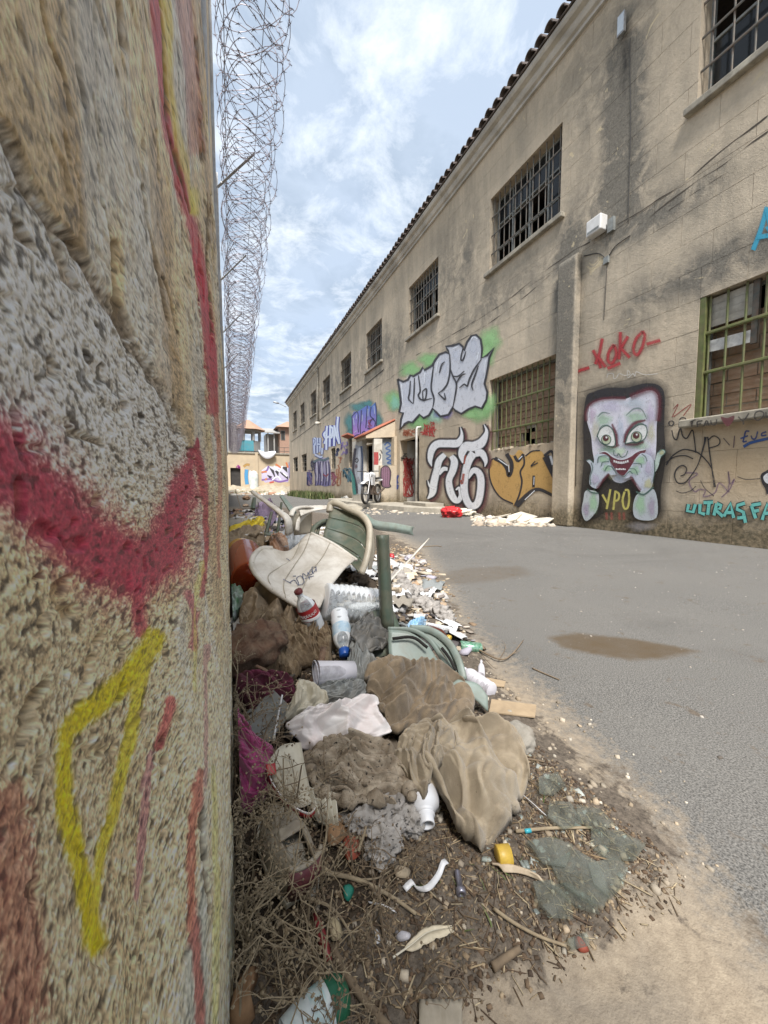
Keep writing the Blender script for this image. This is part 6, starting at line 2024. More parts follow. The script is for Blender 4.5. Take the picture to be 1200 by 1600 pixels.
m_wool2 = mat('grey_fleece', (0.42, 0.39, 0.36), (0.24, 0.22, 0.20), 42, 1.0, spots=(100, 0.62, (0.05, 0.045, 0.04)), bmp=0.7, bscale=420)
m_leaf = mat('rotten_fibre', (0.24, 0.165, 0.095), (0.085, 0.055, 0.034), 34, 0.95, dirt=(22, 0.55, (0.42, 0.33, 0.21)), bmp=0.7, bscale=220)
m_rust = mat('rotten_log', (0.17, 0.085, 0.05), (0.075, 0.04, 0.026), 30, 0.95, dirt=(26, 0.55, (0.30, 0.22, 0.15)), bmp=0.9, bscale=160)
m_pwhite = mat('white_chair_plastic', (0.74, 0.70, 0.63), (0.66, 0.61, 0.54), 9, 0.5, dirt=(9, 0.6, (0.34, 0.28, 0.20)), spots=(70, 0.70, (0.22, 0.17, 0.11)))
m_pbeige = mat('beige_chair_plastic', (0.47, 0.42, 0.335), (0.40, 0.355, 0.28), 12, 0.5, dirt=(12, 0.5, (0.22, 0.18, 0.12)))
m_pgreen = mat('green_chair_plastic', (0.085, 0.115, 0.085), (0.065, 0.085, 0.06), 14, 0.5, dirt=(14, 0.55, (0.20, 0.175, 0.125)), bmp=0.1, bscale=200)
m_plgreen = mat('sage_chair_plastic', (0.235, 0.285, 0.255), (0.19, 0.235, 0.205), 14, 0.45, dirt=(16, 0.45, (0.16, 0.14, 0.10)))
m_grey = mat('grey_vinyl', (0.27, 0.28, 0.27), (0.20, 0.205, 0.20), 14, 0.5, dirt=(18, 0.5, (0.14, 0.12, 0.09)))
m_dkgrey = mat('charcoal_vinyl', (0.085, 0.085, 0.082), (0.14, 0.135, 0.125), 20, 0.55, dirt=(24, 0.4, (0.2, 0.17, 0.13)))
m_card = mat('cardboard', (0.42, 0.315, 0.20), (0.34, 0.25, 0.155), 20, 0.9, dirt=(20, 0.4, (0.22, 0.165, 0.11)), bmp=0.2)
m_stone = mat('broken_concrete', (0.38, 0.35, 0.30), (0.26, 0.24, 0.20), 30, 0.95, dirt=(18, 0.4, (0.20, 0.16, 0.12)), bmp=0.9, bscale=130)
m_clear = clear_mat('clear_plastic')
m_clear2 = clear_mat('hazy_plastic', (0.9, 0.9, 0.92), 0.42, (0.66, 0.64, 0.68), 0.3)
m_amber = clear_mat('amber_plastic', (0.72, 0.20, 0.05), 0.30, (0.30, 0.055, 0.015), 0.12)
m_honey = clear_mat('honey_plastic', (0.85, 0.55, 0.16), 0.35, (0.55, 0.30, 0.06), 0.15)
m_brglass = clear_mat('brown_glass', (0.35, 0.12, 0.06), 0.5, (0.09, 0.025, 0.015), 0.08)
def shard_mat():
    m, nt, N, L, b = nodes_of('shard_glass')
    p = pos(nt)
    tr = N.new('ShaderNodeBsdfTransparent'); tr.inputs[0].default_value = (0.88, 0.905, 0.885, 1)
    b.inputs['Base Color'].default_value = (0.30, 0.31, 0.28, 1); b.inputs['Roughness'].default_value = 0.03
    f = ramp(nt, noise(nt, p, 16, 5, 0.6, 0.4), [(0.40, 0.09), (0.66, 0.30)])
    mx = N.new('ShaderNodeMixShader'); L.new(f, mx.inputs[0]); L.new(tr.outputs[0], mx.inputs[1]); L.new(b.outputs[0], mx.inputs[2]); L.new(mx.outputs[0], N['Material Output'].inputs[0])
    return m


m_shard = shard_mat()
m_yel = mat('yellow_plastic', (0.62, 0.42, 0.06), (0.54, 0.35, 0.05), 30, 0.45, dirt=(40, 0.4, (0.25, 0.17, 0.06)))
m_yelbag = mat('yellow_bag', (0.72, 0.56, 0.02), (0.62, 0.46, 0.02), 14, 0.4)
m_red = mat('red_plastic', (0.45, 0.03, 0.035), (0.36, 0.025, 0.03), 20, 0.4)
m_blue = mat('blue_cap', (0.02, 0.10, 0.42), (0.02, 0.07, 0.32), 20, 0.35)
m_whp = mat('white_hdpe', (0.74, 0.75, 0.77), (0.66, 0.66, 0.68), 12, 0.4, dirt=(20, 0.3, (0.35, 0.30, 0.25)))
m_hole = mat('hollow_dark', (0.02, 0.018, 0.016), None, 10, 0.9)
m_cream = mat('shoe_leather', (0.42, 0.37, 0.29), (0.32, 0.275, 0.21), 40, 0.65, dirt=(30, 0.5, (0.16, 0.12, 0.085)), bmp=0.25, bscale=400)
m_oxblood = mat('oxblood_trim', (0.15, 0.03, 0.04), (0.10, 0.022, 0.03), 30, 0.55, dirt=(30, 0.4, (0.2, 0.15, 0.11)))
m_bark = mat('twig_bark', (0.21, 0.155, 0.10), (0.13, 0.095, 0.062), 60, 0.95)
m_dry = mat('dry_stem', (0.33, 0.265, 0.175), (0.22, 0.17, 0.11), 60, 0.95)


# ---------------------------------------------------------------- monobloc chairs, broken and heaped
def zc(x, y, d):                          # coordinates of the chair close-up crop
    return at_d(380 + x * 0.25, 750 + y * 0.25, d)


# white armchair at the back
ch = empty('plastic_chair', zc(330, 330, 2.3), 'dirty white plastic armchair tipped over with one leg pointing up', 'chair', 'broken plastic chairs on the pile')
d = 2.25
MB().tube(catmull([zc(55, 72, d + .15), zc(150, 140, d + .08), zc(235, 205, d), zc(278, 250, d - .03), zc(285, 335, d)], 5), [0.015] + [0.018] * 5 + [0.021] * 5 + [0.026] * 5 + [0.030] * 5, 8, flat=0.6).build('leg', m_pwhite, ch, True)
panel('seat', [[zc(300, 215, d), zc(360, 205, d + .1), zc(430, 195, d + .25)], [zc(310, 280, d + .02), zc(370, 265, d + .1), zc(428, 250, d + .22)], [zc(318, 345, d + .06), zc(372, 340, d + .12), zc(426, 335, d + .2)]], m_pbeige, ch, 0.006)
MB().tube(catmull([zc(298, 225, d), zc(312, 190, d + .03), zc(345, 172, d + .08), zc(400, 168, d + .14), zc(432, 178, d + .2), zc(385, 215, d + .12), zc(345, 262, d + .05), zc(338, 320, d + .02)], 5), 0.017, 8, flat=0.5).build('armrest', m_pwhite, ch, True)
panel('apron', [[zc(345, 172, d + .1), zc(440, 160, d + .25), zc(548, 160, d + .4)], [zc(360, 225, d + .02), zc(440, 195, d + .15), zc(548, 176, d + .3)]], m_pwhite, ch, 0.006)
panel('backrest', [[zc(600, 160, 2.75), zc(690, 148, 2.8), zc(748, 176, 2.8)], [zc(600, 180, 2.6), zc(690, 175, 2.62), zc(746, 182, 2.66)], [zc(620, 200, 2.55), zc(680, 205, 2.55), zc(720, 204, 2.6)]], m_pbeige, ch, 0.006)
# green chair hidden behind: only its legs stick out
ch = empty('plastic_chair', zc(210, 330, 2.8), 'dark green plastic chair buried behind the white armchair, legs sticking up', 'chair', 'broken plastic chairs on the pile')
for a, b_, w in (((240, 100, 3.0), (315, 205, 2.8), .022), ((178, 200, 2.75), (145, 330, 2.7), .022), ((240, 140, 2.85), (214, 335, 2.8), .018), ((70, 112, 3.3), (60, 180, 3.2), .02)):
    p0, p1 = zc(*a), zc(*b_)
    MB().tube([p0, p0 + (p1 - p0) * .5, p1], [w * .8, w, w * 1.15], 6, flat=0.55).build('leg', m_pgreen if a[0] != 240 or a[1] == 140 else m_plgreen, ch)
panel('seat', [[zc(130, 322, 2.75), zc(240, 330, 2.8)], [zc(130, 345, 2.5), zc(240, 350, 2.5)]], m_pgreen, ch, 0.006)
# green chair with pale rim, lying on its side
ch = empty('plastic_chair', zc(700, 560, 1.9), 'dark green slatted plastic chair with pale rim lying on its side', 'chair', 'broken plastic chairs on the pile')
d = 1.95
rows = [[zc(548, 165, d + .25), zc(650, 195, d + .2), zc(742, 225, d + .12), zc(778, 300, d + .05)],
        [zc(532, 235, d + .18), zc(640, 262, d + .16), zc(735, 300, d + .08), zc(782, 370, d + .0)],
        [zc(512, 300, d + .1), zc(620, 335, d + .1), zc(722, 385, d + .03), zc(775, 450, d - .04)],
        [zc(500, 352, d + .05), zc(605, 405, d + .05), zc(705, 465, d - .02), zc(752, 520, d - .08)],
        [zc(560, 420, d), zc(630, 480, d), zc(690, 545, d - .06), zc(722, 580, d - .1)]]
for i in range(4):                        # five slats with thin gaps
    a, b_ = rows[i], rows[i + 1]
    panel('slat', [[p_ + (q_ - p_) * .02 for p_, q_ in zip(a, b_)], [p_ + (q_ - p_) * .5 + np.array([0, .004, 0]) for p_, q_ in zip(a, b_)], [p_ + (q_ - p_) * .975 for p_, q_ in zip(a, b_)]], m_pgreen, ch, 0.006)
MB().tube(catmull([zc(540, 200, d + .22), zc(548, 152, d + .24), zc(588, 147, d + .22), zc(660, 182, d + .17), zc(740, 222, d + .1), zc(786, 290, d + .03), zc(786, 400, d - .05), zc(768, 500, d - .1), zc(738, 586, d - .12)], 5), 0.020, 8, flat=0.75).build('rim', m_pbeige, ch, True)
lr = [zc(772, 240, d + .1), zc(830, 283, d + .12), zc(950, 300, d + .18), zc(1066, 322, d + .25)]
panel('leg', [[q + np.array([0, 0, .026]) for q in lr], [q + np.array([-.015, -.012, .004]) for q in lr], [q + np.array([0, .0, -.022]) for q in lr]], m_plgreen, ch, 0.005)
MB().tube(catmull([zc(548, 252, d + .3), zc(490, 262, d + .25), zc(440, 305, d + .2), zc(436, 360, d + .15)], 5), 0.017, 8, flat=0.7).tube(catmull([zc(520, 275, d + .3), zc(478, 290, d + .26), zc(462, 340, d + .2)], 5), 0.010, 6).build('back_hoop', m_pgreen, ch, True)
panel('side_wall', [[zc(790, 290, d + .05), zc(800, 420, d), zc(780, 560, d - .05)], [zc(815, 330, d + .12), zc(822, 430, d + .08), zc(800, 560, d + .02)]], m_pbeige, ch, 0.005)
# white chair back lying face up with scribbles
ch = empty('plastic_chair', zc(330, 760, 1.4), 'white plastic chair back lying face up with pen scribbles', 'chair', 'broken plastic chairs on the pile')
dr_ = [[zc(275, 470, 1.66), zc(350, 395, 1.72), zc(425, 335, 1.76), zc(560, 400, 1.74), zc(706, 492, 1.70)],
       [zc(180, 430, 1.62), zc(290, 500, 1.62), zc(385, 440, 1.64), zc(510, 490, 1.62), zc(640, 550, 1.60)],
       [zc(90, 440, 1.56), zc(200, 545, 1.53), zc(320, 540, 1.53), zc(440, 575, 1.52), zc(590, 610, 1.52)],
       [zc(55, 500, 1.50), zc(140, 590, 1.46), zc(260, 640, 1.45), zc(390, 680, 1.44), zc(530, 690, 1.44)],
       [zc(70, 575, 1.45), zc(170, 670, 1.41), zc(270, 735, 1.39), zc(360, 780, 1.38), zc(480, 800, 1.38)]]
panel('backrest', dr_, m_pwhite, ch, 0.008)
MB().tube(catmull([zc(180, 428, 1.62), zc(110, 432, 1.58), zc(58, 490, 1.50), zc(66, 565, 1.45), zc(160, 668, 1.41), zc(270, 742, 1.39), zc(350, 790, 1.385)], 5), 0.011, 8).tube(catmull([zc(425, 333, 1.755), zc(560, 398, 1.735), zc(690, 487, 1.70), zc(708, 500, 1.69)], 5), 0.008, 8).build('rim', m_pwhite, ch, True)
for k, (a, b_) in enumerate(((0.30, 0.04), (0.52, 0.05), (0.74, 0.06))):
    L0 = [dr_[i][0] + (dr_[i][4] - dr_[i][0]) * 0 + 0 for i in range(5)]
    pts = []
    for i in range(5):
        row_ = catmull(dr_[i], 10); pts.append(row_[int(a * 40)] + np.array([-.004, -.010, .0035]))
    MB().tube(catmull(pts, 5), 0.0016, 5).build('groove', m_pbeige, ch)
m_pen = mat('pen_ink', (0.10, 0.13, 0.22), (0.14, 0.16, 0.25), 40, 0.6)


def chair_pt(x, y):
    """point on the white chair back seen at crop position (x, y)"""
    best = None
    rows_ = [catmull(r_, 8) for r_ in dr_]
    cols_ = [catmull(list(c_), 8) for c_ in zip(*rows_)]
    A = np.array(cols_).reshape(-1, 3)
    U, V_, dd = project(A)
    k = np.argsort(np.hypot(U - (380 + x * .25), V_ - (750 + y * .25)))[:3]
    return zc(x, y, float(dd[k].mean()) - 0.011)


mb = MB()
for pts in ([(345, 640), (335, 610), (365, 600), (380, 640), (350, 655), (345, 640)], [(382, 640), (372, 585), (400, 600), (405, 575), (415, 620)], [(330, 600), (310, 600)], [(420, 560), (412, 590), (432, 585), (425, 555)], [(440, 585), (430, 545), (455, 550), (445, 575)], [(290, 640), (320, 625), (345, 660)],
            [(385, 615), (420, 605), (440, 600)], [(455, 540), (458, 570)], [(250, 620), (300, 645)], [(270, 490), (300, 510)]):
    mb.tube([chair_pt(*q) for q in catmull(pts, 4)], 0.0014, 4)
mb.build('pen_scribble', m_pen, ch)
# upturned sage-green chair: leg in the air, slotted back to the right
ch = empty('plastic_chair', at_d(600, 1000, 1.3), 'upturned green plastic chair with one leg in the air and slotted back', 'chair', 'broken plastic chairs on the pile')
d = 1.34
lg = []
for (v, w) in ((836, 1.0), (870, .98), (930, 1.0), (985, 1.08)):
    c_ = lambda u, dd: at_d(u, v, d + dd)
    u0 = 588 + (v - 836) * .05
    lg.append([c_(u0, .05), c_(u0 + 1, .0), c_(u0 + 5 * w, -.022), c_(u0 + 14 * w, -.018), c_(u0 + 19 * w, .025)])
panel('leg', lg, m_pgreen, ch, 0.0045, 4, 4)
panel('seat', [[at_d(545, 985, 1.36), at_d(580, 955, 1.42), at_d(612, 950, 1.46)], [at_d(560, 1010, 1.28), at_d(590, 985, 1.32), at_d(625, 985, 1.36)], [at_d(570, 1040, 1.22), at_d(600, 1025, 1.24), at_d(620, 1030, 1.27)]], m_pgreen, ch, 0.006)


def rib(pts, r_, mt=m_plgreen, name='back_rib', flat=0.35):
    MB().tube(catmull(pts, 6), r_, 8, flat=flat, upv=FW).build(name, mt, ch, True)


d = 1.18
A_ = lambda u, v, k=0.0: at_d(u, v, d + k)
panel('backrest', [[A_(607, 984, .06), A_(640, 988, .06), A_(668, 1006, .05)], [A_(607, 1012, .03), A_(640, 1018, .03), A_(690, 1040, .03)], [A_(610, 1036, 0), A_(655, 1050, 0), A_(718, 1066, 0)]], m_plgreen, ch, 0.005)
rib([A_(606, 983, .07), A_(645, 985, .08), A_(672, 1002, .07), A_(692, 1030, .05), A_(714, 1058, .03)], 0.008)
rib([A_(640, 982, .12), A_(672, 985, .13), A_(700, 1004, .12), A_(716, 1032, .1), A_(724, 1062, .07)], 0.013)
rib([A_(625, 984, .08), A_(660, 990, .10), A_(690, 1015, .09), A_(712, 1050, .05)], 0.005)
panel('back_top', [[A_(640, 982, .13), A_(690, 996, .14), A_(722, 1055, .1)], [A_(665, 1000, .12), A_(690, 1012, .12), A_(708, 1050, .1)]], m_plgreen, ch, 0.005)
m_slot = m_hole
for k, (a, b_, c_) in enumerate((((613, 998), (645, 996), (668, 1012)), ((690, 1012), (702, 1028), (712, 1048)))):
    MB().tube(catmull([A_(*a, .03), A_(*b_, .03), A_(*c_, .02)], 5), 0.0055, 6, flat=0.3, upv=FW).build('slot', m_slot, ch, True)
panel('broken_edge', [[A_(715, 1062, .0), A_(745, 1068, .0), A_(762, 1088, -.02)], [A_(700, 1072, -.02), A_(738, 1090, -.03), A_(762, 1112, -.04)]], m_plgreen, ch, 0.005)
# loose white chair leg and grey-green trestle
wl_ = MB()
a, b_ = at_d(667, 846, 1.62), at_d(606, 912, 1.45)
so = panel('chair_leg', [[a + RT * .010 + UP * .014, a + (b_ - a) * .5 + RT * .012 + UP * .014, b_ + RT * .014 + UP * .016], [a, a + (b_ - a) * .5, b_], [a - RT * .012 - UP * .008, a + (b_ - a) * .5 - RT * .014 - UP * .01, b_ - RT * .016 - UP * .01]], m_pwhite, None, 0.005)
props(so, 'broken off white plastic chair leg leaning behind the green leg', 'chair leg')
# ================================================================ THINGS ON THE PILE
# ---- cloths and sheets
cloth('trousers', [(700, 1140, .10), (760, 1135, .09), (800, 1150, .06), (822, 1190, .04), (815, 1240, .02), (800, 1275, .01), (775, 1312, .005), (735, 1318, .01), (705, 1290, .02), (690, 1250, .05), (665, 1225, .06), (640, 1215, .05), (620, 1180, .06), (648, 1142, .09)],
      m_beige, 'crumpled beige trousers at the near end of the pile', 'trousers', slack=(1.34, 1.22), bump_=0.05, k=2.6, seed=3, thick=0.003)
cloth('trouser_leg', [(650, 1140, .11), (700, 1136, .12), (715, 1165, .11), (690, 1190, .10), (668, 1215, .085), (668, 1240, .07), (640, 1225, .06), (618, 1190, .07), (625, 1160, .09)],
      m_beige, 'folded leg of beige cloth lying over the trousers', 'trousers', slack=(1.15, 1.5), bump_=0.035, seed=5, thick=0.003, floor=.03)
cloth('brown_cloth', [(590, 1036, .07), (640, 1038, .09), (690, 1052, .08), (738, 1090, .05), (735, 1112, .03), (722, 1140, .02), (680, 1148, .03), (620, 1146, .05), (590, 1110, .06), (570, 1075, .07), (572, 1048, .07)],
      m_brown, 'creased brown cloth below the green chair back', 'cloth', slack=(1.42, 1.25), bump_=0.035, k=3.4, seed=8)
cloth('tan_cloth', [(388, 930, .06), (430, 918, .07), (470, 940, .06), (482, 975, .03), (470, 990, .02), (430, 985, .03), (395, 985, .03), (375, 962, .04)],
      m_tancl, 'tan cloth in folds under the red-labelled bottle', 'cloth', slack=(1.2, 1.6), bump_=0.04, seed=9)
cloth('tan_cloth', [(360, 838, .06), (400, 830, .07), (425, 832, .06), (430, 850, .03), (400, 868, .02), (362, 866, .03)],
      m_tancl, 'pale tan cloth below the yellow bag', 'cloth', slack=(1.2, 1.2), bump_=0.05, amp=.5, seed=10)
cloth('pink_cloth', [(362, 1112, .16), (376, 1120, .16), (398, 1150, .12), (430, 1180, .08), (436, 1200, .06), (425, 1225, .04), (412, 1245, .03), (390, 1262, .02), (370, 1250, .03), (358, 1200, .07), (356, 1150, .12)],
      m_pink, 'shiny pink cloth crumpled against the wall', 'cloth', slack=(1.55, 1.4), bump_=0.055, seed=12)
cloth('maroon_cloth', [(366, 1060, .08), (410, 1056, .08), (450, 1060, .07), (462, 1080, .05), (450, 1105, .03), (405, 1112, .03), (385, 1100, .04), (366, 1080, .07)],
      m_maroon, 'dark maroon rag under the rotten log', 'cloth', slack=(1.5, 1.35), bump_=0.04, seed=14)
cloth('white_sheet', [(482, 1105, .13), (520, 1100, .14), (560, 1092, .13), (585, 1085, .14), (592, 1108, .12), (612, 1140, .09), (590, 1155, .08), (560, 1158, .07), (530, 1160, .07), (508, 1182, .04), (480, 1175, .05), (456, 1150, .08), (448, 1130, .11)],
      m_paper, 'crumpled white paper sheet lying across the pile', 'paper', slack=(1.1, 1.16), bump_=0.03, seed=15, crease=True, k=2.2, thick=0.0008, sub=0, drop=0.0, floor=.035)
cloth('ivory_sheet', [(470, 1062, .13), (500, 1075, .13), (512, 1095, .11), (500, 1112, .09), (478, 1125, .07), (452, 1128, .08), (445, 1118, .10), (460, 1085, .13)],
      m_ivory, 'ivory paper sheet curling above the white sheet', 'paper', slack=(1.05, 1.08), bump_=0.02, seed=16, crease=True, k=1.6, thick=0.001, drop=0.0)
cloth('grey_pouch', [(568, 965, .14), (582, 962, .14), (602, 985, .11), (604, 1008, .09), (575, 1020, .10), (552, 1000, .12), (550, 985, .13)],
      m_dkgrey, 'charcoal vinyl pouch leaning on the upturned green chair', 'pouch', slack=(1.06, 1.06), bump_=0.02, seed=17, thick=0.004, drop=0.0, floor=.05)
cloth('grey_vinyl', [(552, 995, .10), (570, 1010, .10), (590, 1040, .08), (582, 1062, .06), (555, 1070, .05), (540, 1062, .06), (545, 1030, .08)],
      m_grey, 'limp grey vinyl flap beside the clear cup', 'vinyl', slack=(1.15, 1.1), bump_=0.03, seed=18, thick=0.002, drop=0.0, floor=.03)
cloth('grey_vinyl', [(488, 1072, .07), (520, 1066, .09), (560, 1062, .09), (572, 1078, .07), (560, 1098, .05), (520, 1102, .05), (495, 1095, .05)],
      m_grey, 'grey vinyl strip curling under the clear cup', 'vinyl', slack=(1.2, 1.1), bump_=0.025, seed=19, thick=0.002, drop=0.0, floor=.02)
for i, (u0, v0, u1, v1, lbl) in enumerate(((395, 1112, 428, 1150, 'grey laminate board end standing between the pink cloth and paper'), (515, 1090, 568, 1068, 'grey laminate board under the vinyl strip'))):
    a, b_ = P(u0, v0, .05), P(u1, v1, .05)
    ax = (b_ - a) / 2
    mb = MB().obox((a + b_) / 2, ax, np.cross(ax / np.linalg.norm(ax), [0, 0, 1.0]) * .05 + np.array([0, 0, -.035]), np.array([.003, -.004, .006]))
    props(mb.build('board', m_grey), lbl, 'board')
a = P(404, 1115, .06); b_ = P(420, 1165, .03)

# ---- wadding and fleece
WO = cloth('wadding', [(478, 1180, .05), (510, 1162, .06), (545, 1158, .07), (585, 1165, .07), (615, 1178, .06), (640, 1205, .05), (655, 1235, .03), (648, 1262, .02), (600, 1268, .02), (550, 1268, .02), (505, 1255, .02), (480, 1225, .03), (470, 1200, .04)],
           m_wool, 'rumpled wad of dirty brown stuffing in the middle of the pile', 'stuffing', slack=(1.75, 1.75), bump_=.055, seed=62, thick=.004, k=3.0, amp=.62)
for k, pts in enumerate(([(482, 1200), (500, 1235), (545, 1250), (600, 1246)], [(560, 1172), (598, 1188), (628, 1214), (645, 1246)], [(488, 1180), (528, 1172), (556, 1190), (572, 1226)], [(520, 1205), (555, 1212), (590, 1208), (615, 1222)])):
    q = catmull([P(u, v, .062) for u, v in pts], 8)
    MB().tube([x + np.array([0, 0, .004 * math.sin(i * 2.1 + k)]) for i, x in enumerate(q)], [0.011 + 0.0055 * math.sin(i * .9 + k) + 0.002 * math.sin(i * 2.7) for i in range(len(q))], 9).build('strand', m_wool, WO, True)
wd = MB()
for (uv, r_, s_) in [((575, 1270), (.055, .035, .03), 11), ((615, 1265), (.05, .035, .03), 12), ((600, 1305), (.032, .026, .024), 13), ((595, 1328), (.022, .02, .018), 14), ((635, 1275), (.025, .03, .025), 15)]:
    c_ = P(*uv, .015)
    wd.add(*lump(c_, [(r_[0], .01, 0), (-.01, r_[1], 0), (0, 0, r_[2])], s_, 0.75, 2.2, 5))
props(wd.build('wadding', m_wool2, None, True), 'grey white stuffing spilling below the brown wad', 'stuffing')
wd = MB()
for (uv, r_, s_) in [((635, 930), (.07, .05, .045), 21), ((660, 945), (.07, .05, .04), 22), ((690, 958), (.05, .04, .035), 23), ((700, 968), (.035, .03, .025), 24), ((645, 925), (.06, .05, .04), 26), ((675, 952), (.05, .04, .035), 27), ((630, 917), (.05, .05, .04), 28), ((622, 905), (.05, .05, .05), 25)]:
    c_ = P(*uv, .015)
    wd.add(*lump(c_, [(r_[0], .015, 0), (-.01, r_[1], 0), (0, 0, r_[2])], s_, 0.75, 2.2, 4))
props(wd.build('fleece', m_wool2, None, True), 'clumps of dirty grey fleece right of the standing green leg', 'fleece')

# ---- rotten log and fibre
a, b_ = P(362, 1010, .10), P(402, 1015, .07)
q = [a + (b_ - a) * t + np.array([0.01 * math.sin(t * 9), 0, .012 * math.cos(t * 7)]) for t in np.linspace(-0.15, 1.1, 12)]
lg_v, lg_f = lump((a + b_) / 2 + np.array([.02, 0, 0]), [(.085, .03, 0), (-.02, .06, 0), (0, 0, .062)], 31, 0.45, 2.0, 4)
props(obj('rotten_log', lg_v, lg_f, m_rust, None, True), 'crumbling rusty brown rotten log against the wall', 'log')
FB = [((425, 1000), 34, 24, 'matted fibre bundle right of the rotten log'), ((458, 1024), 36, 24, 'matted fibre bundle above the maroon rag'), ((405, 984), 34, 16, 'matted fibre bundle under the tan cloth'), ((480, 998), 26, 18, 'matted fibre bundle below the red-labelled bottle'),
      ((505, 1015), 18, 30, 'upright fibre bundle left of the water bottle'), ((440, 982), 28, 14, 'small fibre bundle between the tan cloth and log'), ((432, 1042), 34, 16, 'lowest fibre bundle over the maroon rag')]
for fi, (uv, ru, rv_, lbl) in enumerate(FB):
    out = [(uv[0] + ru * math.cos(a) * (1 + .3 * math.sin(3 * a + fi)), uv[1] + rv_ * math.sin(a) * (1 + .25 * math.cos(2 * a + fi)), .02) for a in np.linspace(-2.4, 3.88, 13)[:-1]]
    cloth('rotten_bundle', out, m_leaf, lbl, 'fibre bundle', slack=(1.9, 1.9), bump_=.055, seed=32 + fi, thick=.002, group='rotten fibre bundles', k=3.6, amp=.72)
for (a, b_, w, lbl) in (((505, 1012), (487, 1068), .010, 'reddish brown bark strip hanging left of the cup'), ((400, 1040), (425, 1075), .006, 'thin brown bark strip over the maroon rag')):
    p0, p1 = P(*a, .09), P(*b_, .05)
    props(MB().tube(catmull([p0, (p0 + p1) / 2 + np.array([.01, 0, .01]), p1], 5), w, 6, flat=.4).build('bark_strip', m_rust, None, True), lbl, 'bark')


# ---- bottles
def prof_bottle(L, R_, neck=0.30, nr=0.36, ribs=0, shoulder=0.2):
    pr = [(0, 0), (0.002, R_ * .82), (L * .02, R_ * .97), (L * .05, R_)]
    body = L * (1 - neck - shoulder)
    for k in range(ribs):
        t = L * .08 + (body - L * .10) * k / ribs
        s_ = (body - L * .10) / ribs
        pr += [(t, R_), (t + s_ * .35, R_ * .93), (t + s_ * .7, R_)]
    pr += [(body, R_)]
    for t in np.linspace(0.1, 1, 6):
        pr.append((body + L * shoulder * t, R_ * (nr + (1 - nr) * math.cos(t * math.pi / 2) ** 0.8)))
    pr += [(L * .93, R_ * nr), (L * .931, R_ * nr * 1.25), (L * .945, R_ * nr * 1.25), (L * .946, R_ * nr), (L, R_ * nr)]
    return pr


def along(p0, p1, t):
    p0 = np.asarray(p0); p1 = np.asarray(p1)
    return p0 + (p1 - p0) * t


def bottle(name, base, top, R_, mt, label, neck=.18, nr=.36, ribs=0, shoulder=.22, dent=0.0, seed=1, n=28, parent=None):
    base = np.asarray(base); top = np.asarray(top); L_ = float(np.linalg.norm(top - base))
    e = empty(name, tuple(base), label, 'bottle')
    sq = (lambda h, w: -dent * max(0, math.sin(h / L_ * 7 + seed)) * max(0, math.cos(w * 1.0 + seed))) if dent else None
    MB().lathe(base, top, prof_bottle(L_, R_, neck, nr, ribs, shoulder), n, squash=sq).build('body', mt, e, True)
    return e, L_


def band(e, base, top, L_, t0, t1, R_, mt, name='label', colf=None, n=28, mat_vc=None):
    mb = MB()
    hs = np.linspace(t0 * L_, t1 * L_, 9)
    mb.lathe(base, top, [(h, R_) for h in hs], n, colf=colf)
    return mb.build(name, mat_vc or mt, e, True)


def cap(e, base, top, t0, t1, L_, R_, mt, name='cap'):
    k = [(t0 * L_, R_ * .98), (t0 * L_ + .001, R_), (t1 * L_ - .002, R_), (t1 * L_, R_ * .9), (t1 * L_ + .0005, 0)]
    return MB().lathe(base, top, k, 18, squash=lambda h, w: .03 * math.sin(w * 18)).build(name, mt, e, True)


# red-labelled cola bottle
b0, t0 = P(497, 984, .05), P(465, 922, .20)
R_ = pxr(b0, 15)
e, L_ = bottle('soda_bottle', b0, t0, R_, m_clear, 'clear soda bottle with red label and white script, neck up', .16, .34, 0, .34, .12)
RDL = (0.50, 0.02, 0.03)
band(e, b0, t0, L_, .36, .62, R_ * 1.015, m_red)
# white script and wave on the label
ax_ = (t0 - b0) / L_
side_ = np.cross(ax_, FW); side_ /= np.linalg.norm(side_); fr_ = np.cross(side_, ax_); fr_ = fr_ if fr_ @ FW < 0 else -fr_


def on_label(h, w, r_):
    return b0 + ax_ * h + r_ * (math.cos(w) * fr_ + math.sin(w) * side_)


mb = MB()
for k in range(5):
    mb.tube([on_label(L_ * (.37 + .018 * math.sin(w * 2 + .6) + .012 * k), w, R_ * 1.03) for w in np.linspace(-1.4, 1.4, 14)], 0.0016, 4)
for k, w0 in enumerate(np.linspace(-.9, .8, 7)):
    mb.tube([on_label(L_ * (.50 + .03 * math.cos(a) + .01 * (k % 3 == 0)), w0 + .11 * math.sin(a), R_ * 1.03) for a in np.linspace(0.4, 5.6, 9)], 0.0011, 4)
mb.build('label_script', mat('label_white', (0.75, 0.72, 0.70), None, 20, 0.5), e)
cap(e, b0, t0, .93, 1.0, L_, R_ * .42, mat('dark_red_cap', (0.16, 0.03, 0.03), None, 20, 0.5))
# water bottle standing on its blue cap
b0, t0 = P(530, 957, .14), P(539, 1026, .05)
R_ = pxr(b0, 14)
e, L_ = bottle('water_bottle', b0, t0, R_, m_clear, 'small clear water bottle with blue cap pointing down', .16, .42, 3, .24, .05)
band(e, b0, t0, L_, .36, .60, R_ * 1.015, mat('pale_blue_label', (0.30, 0.48, 0.62), (0.62, 0.68, 0.72), 60, 0.4))
cap(e, b0, t0, .86, 1.0, L_, R_ * .56, m_blue)
# big ribbed clear bottle
b0, t0 = P(505, 938, .12), P(612, 952, .11)
R_ = pxr(b0, 30)
e, L_ = bottle('water_bottle', b0, t0, R_, m_clear, 'large clear ribbed water bottle lying on its side', .10, .3, 9, .16, .10)
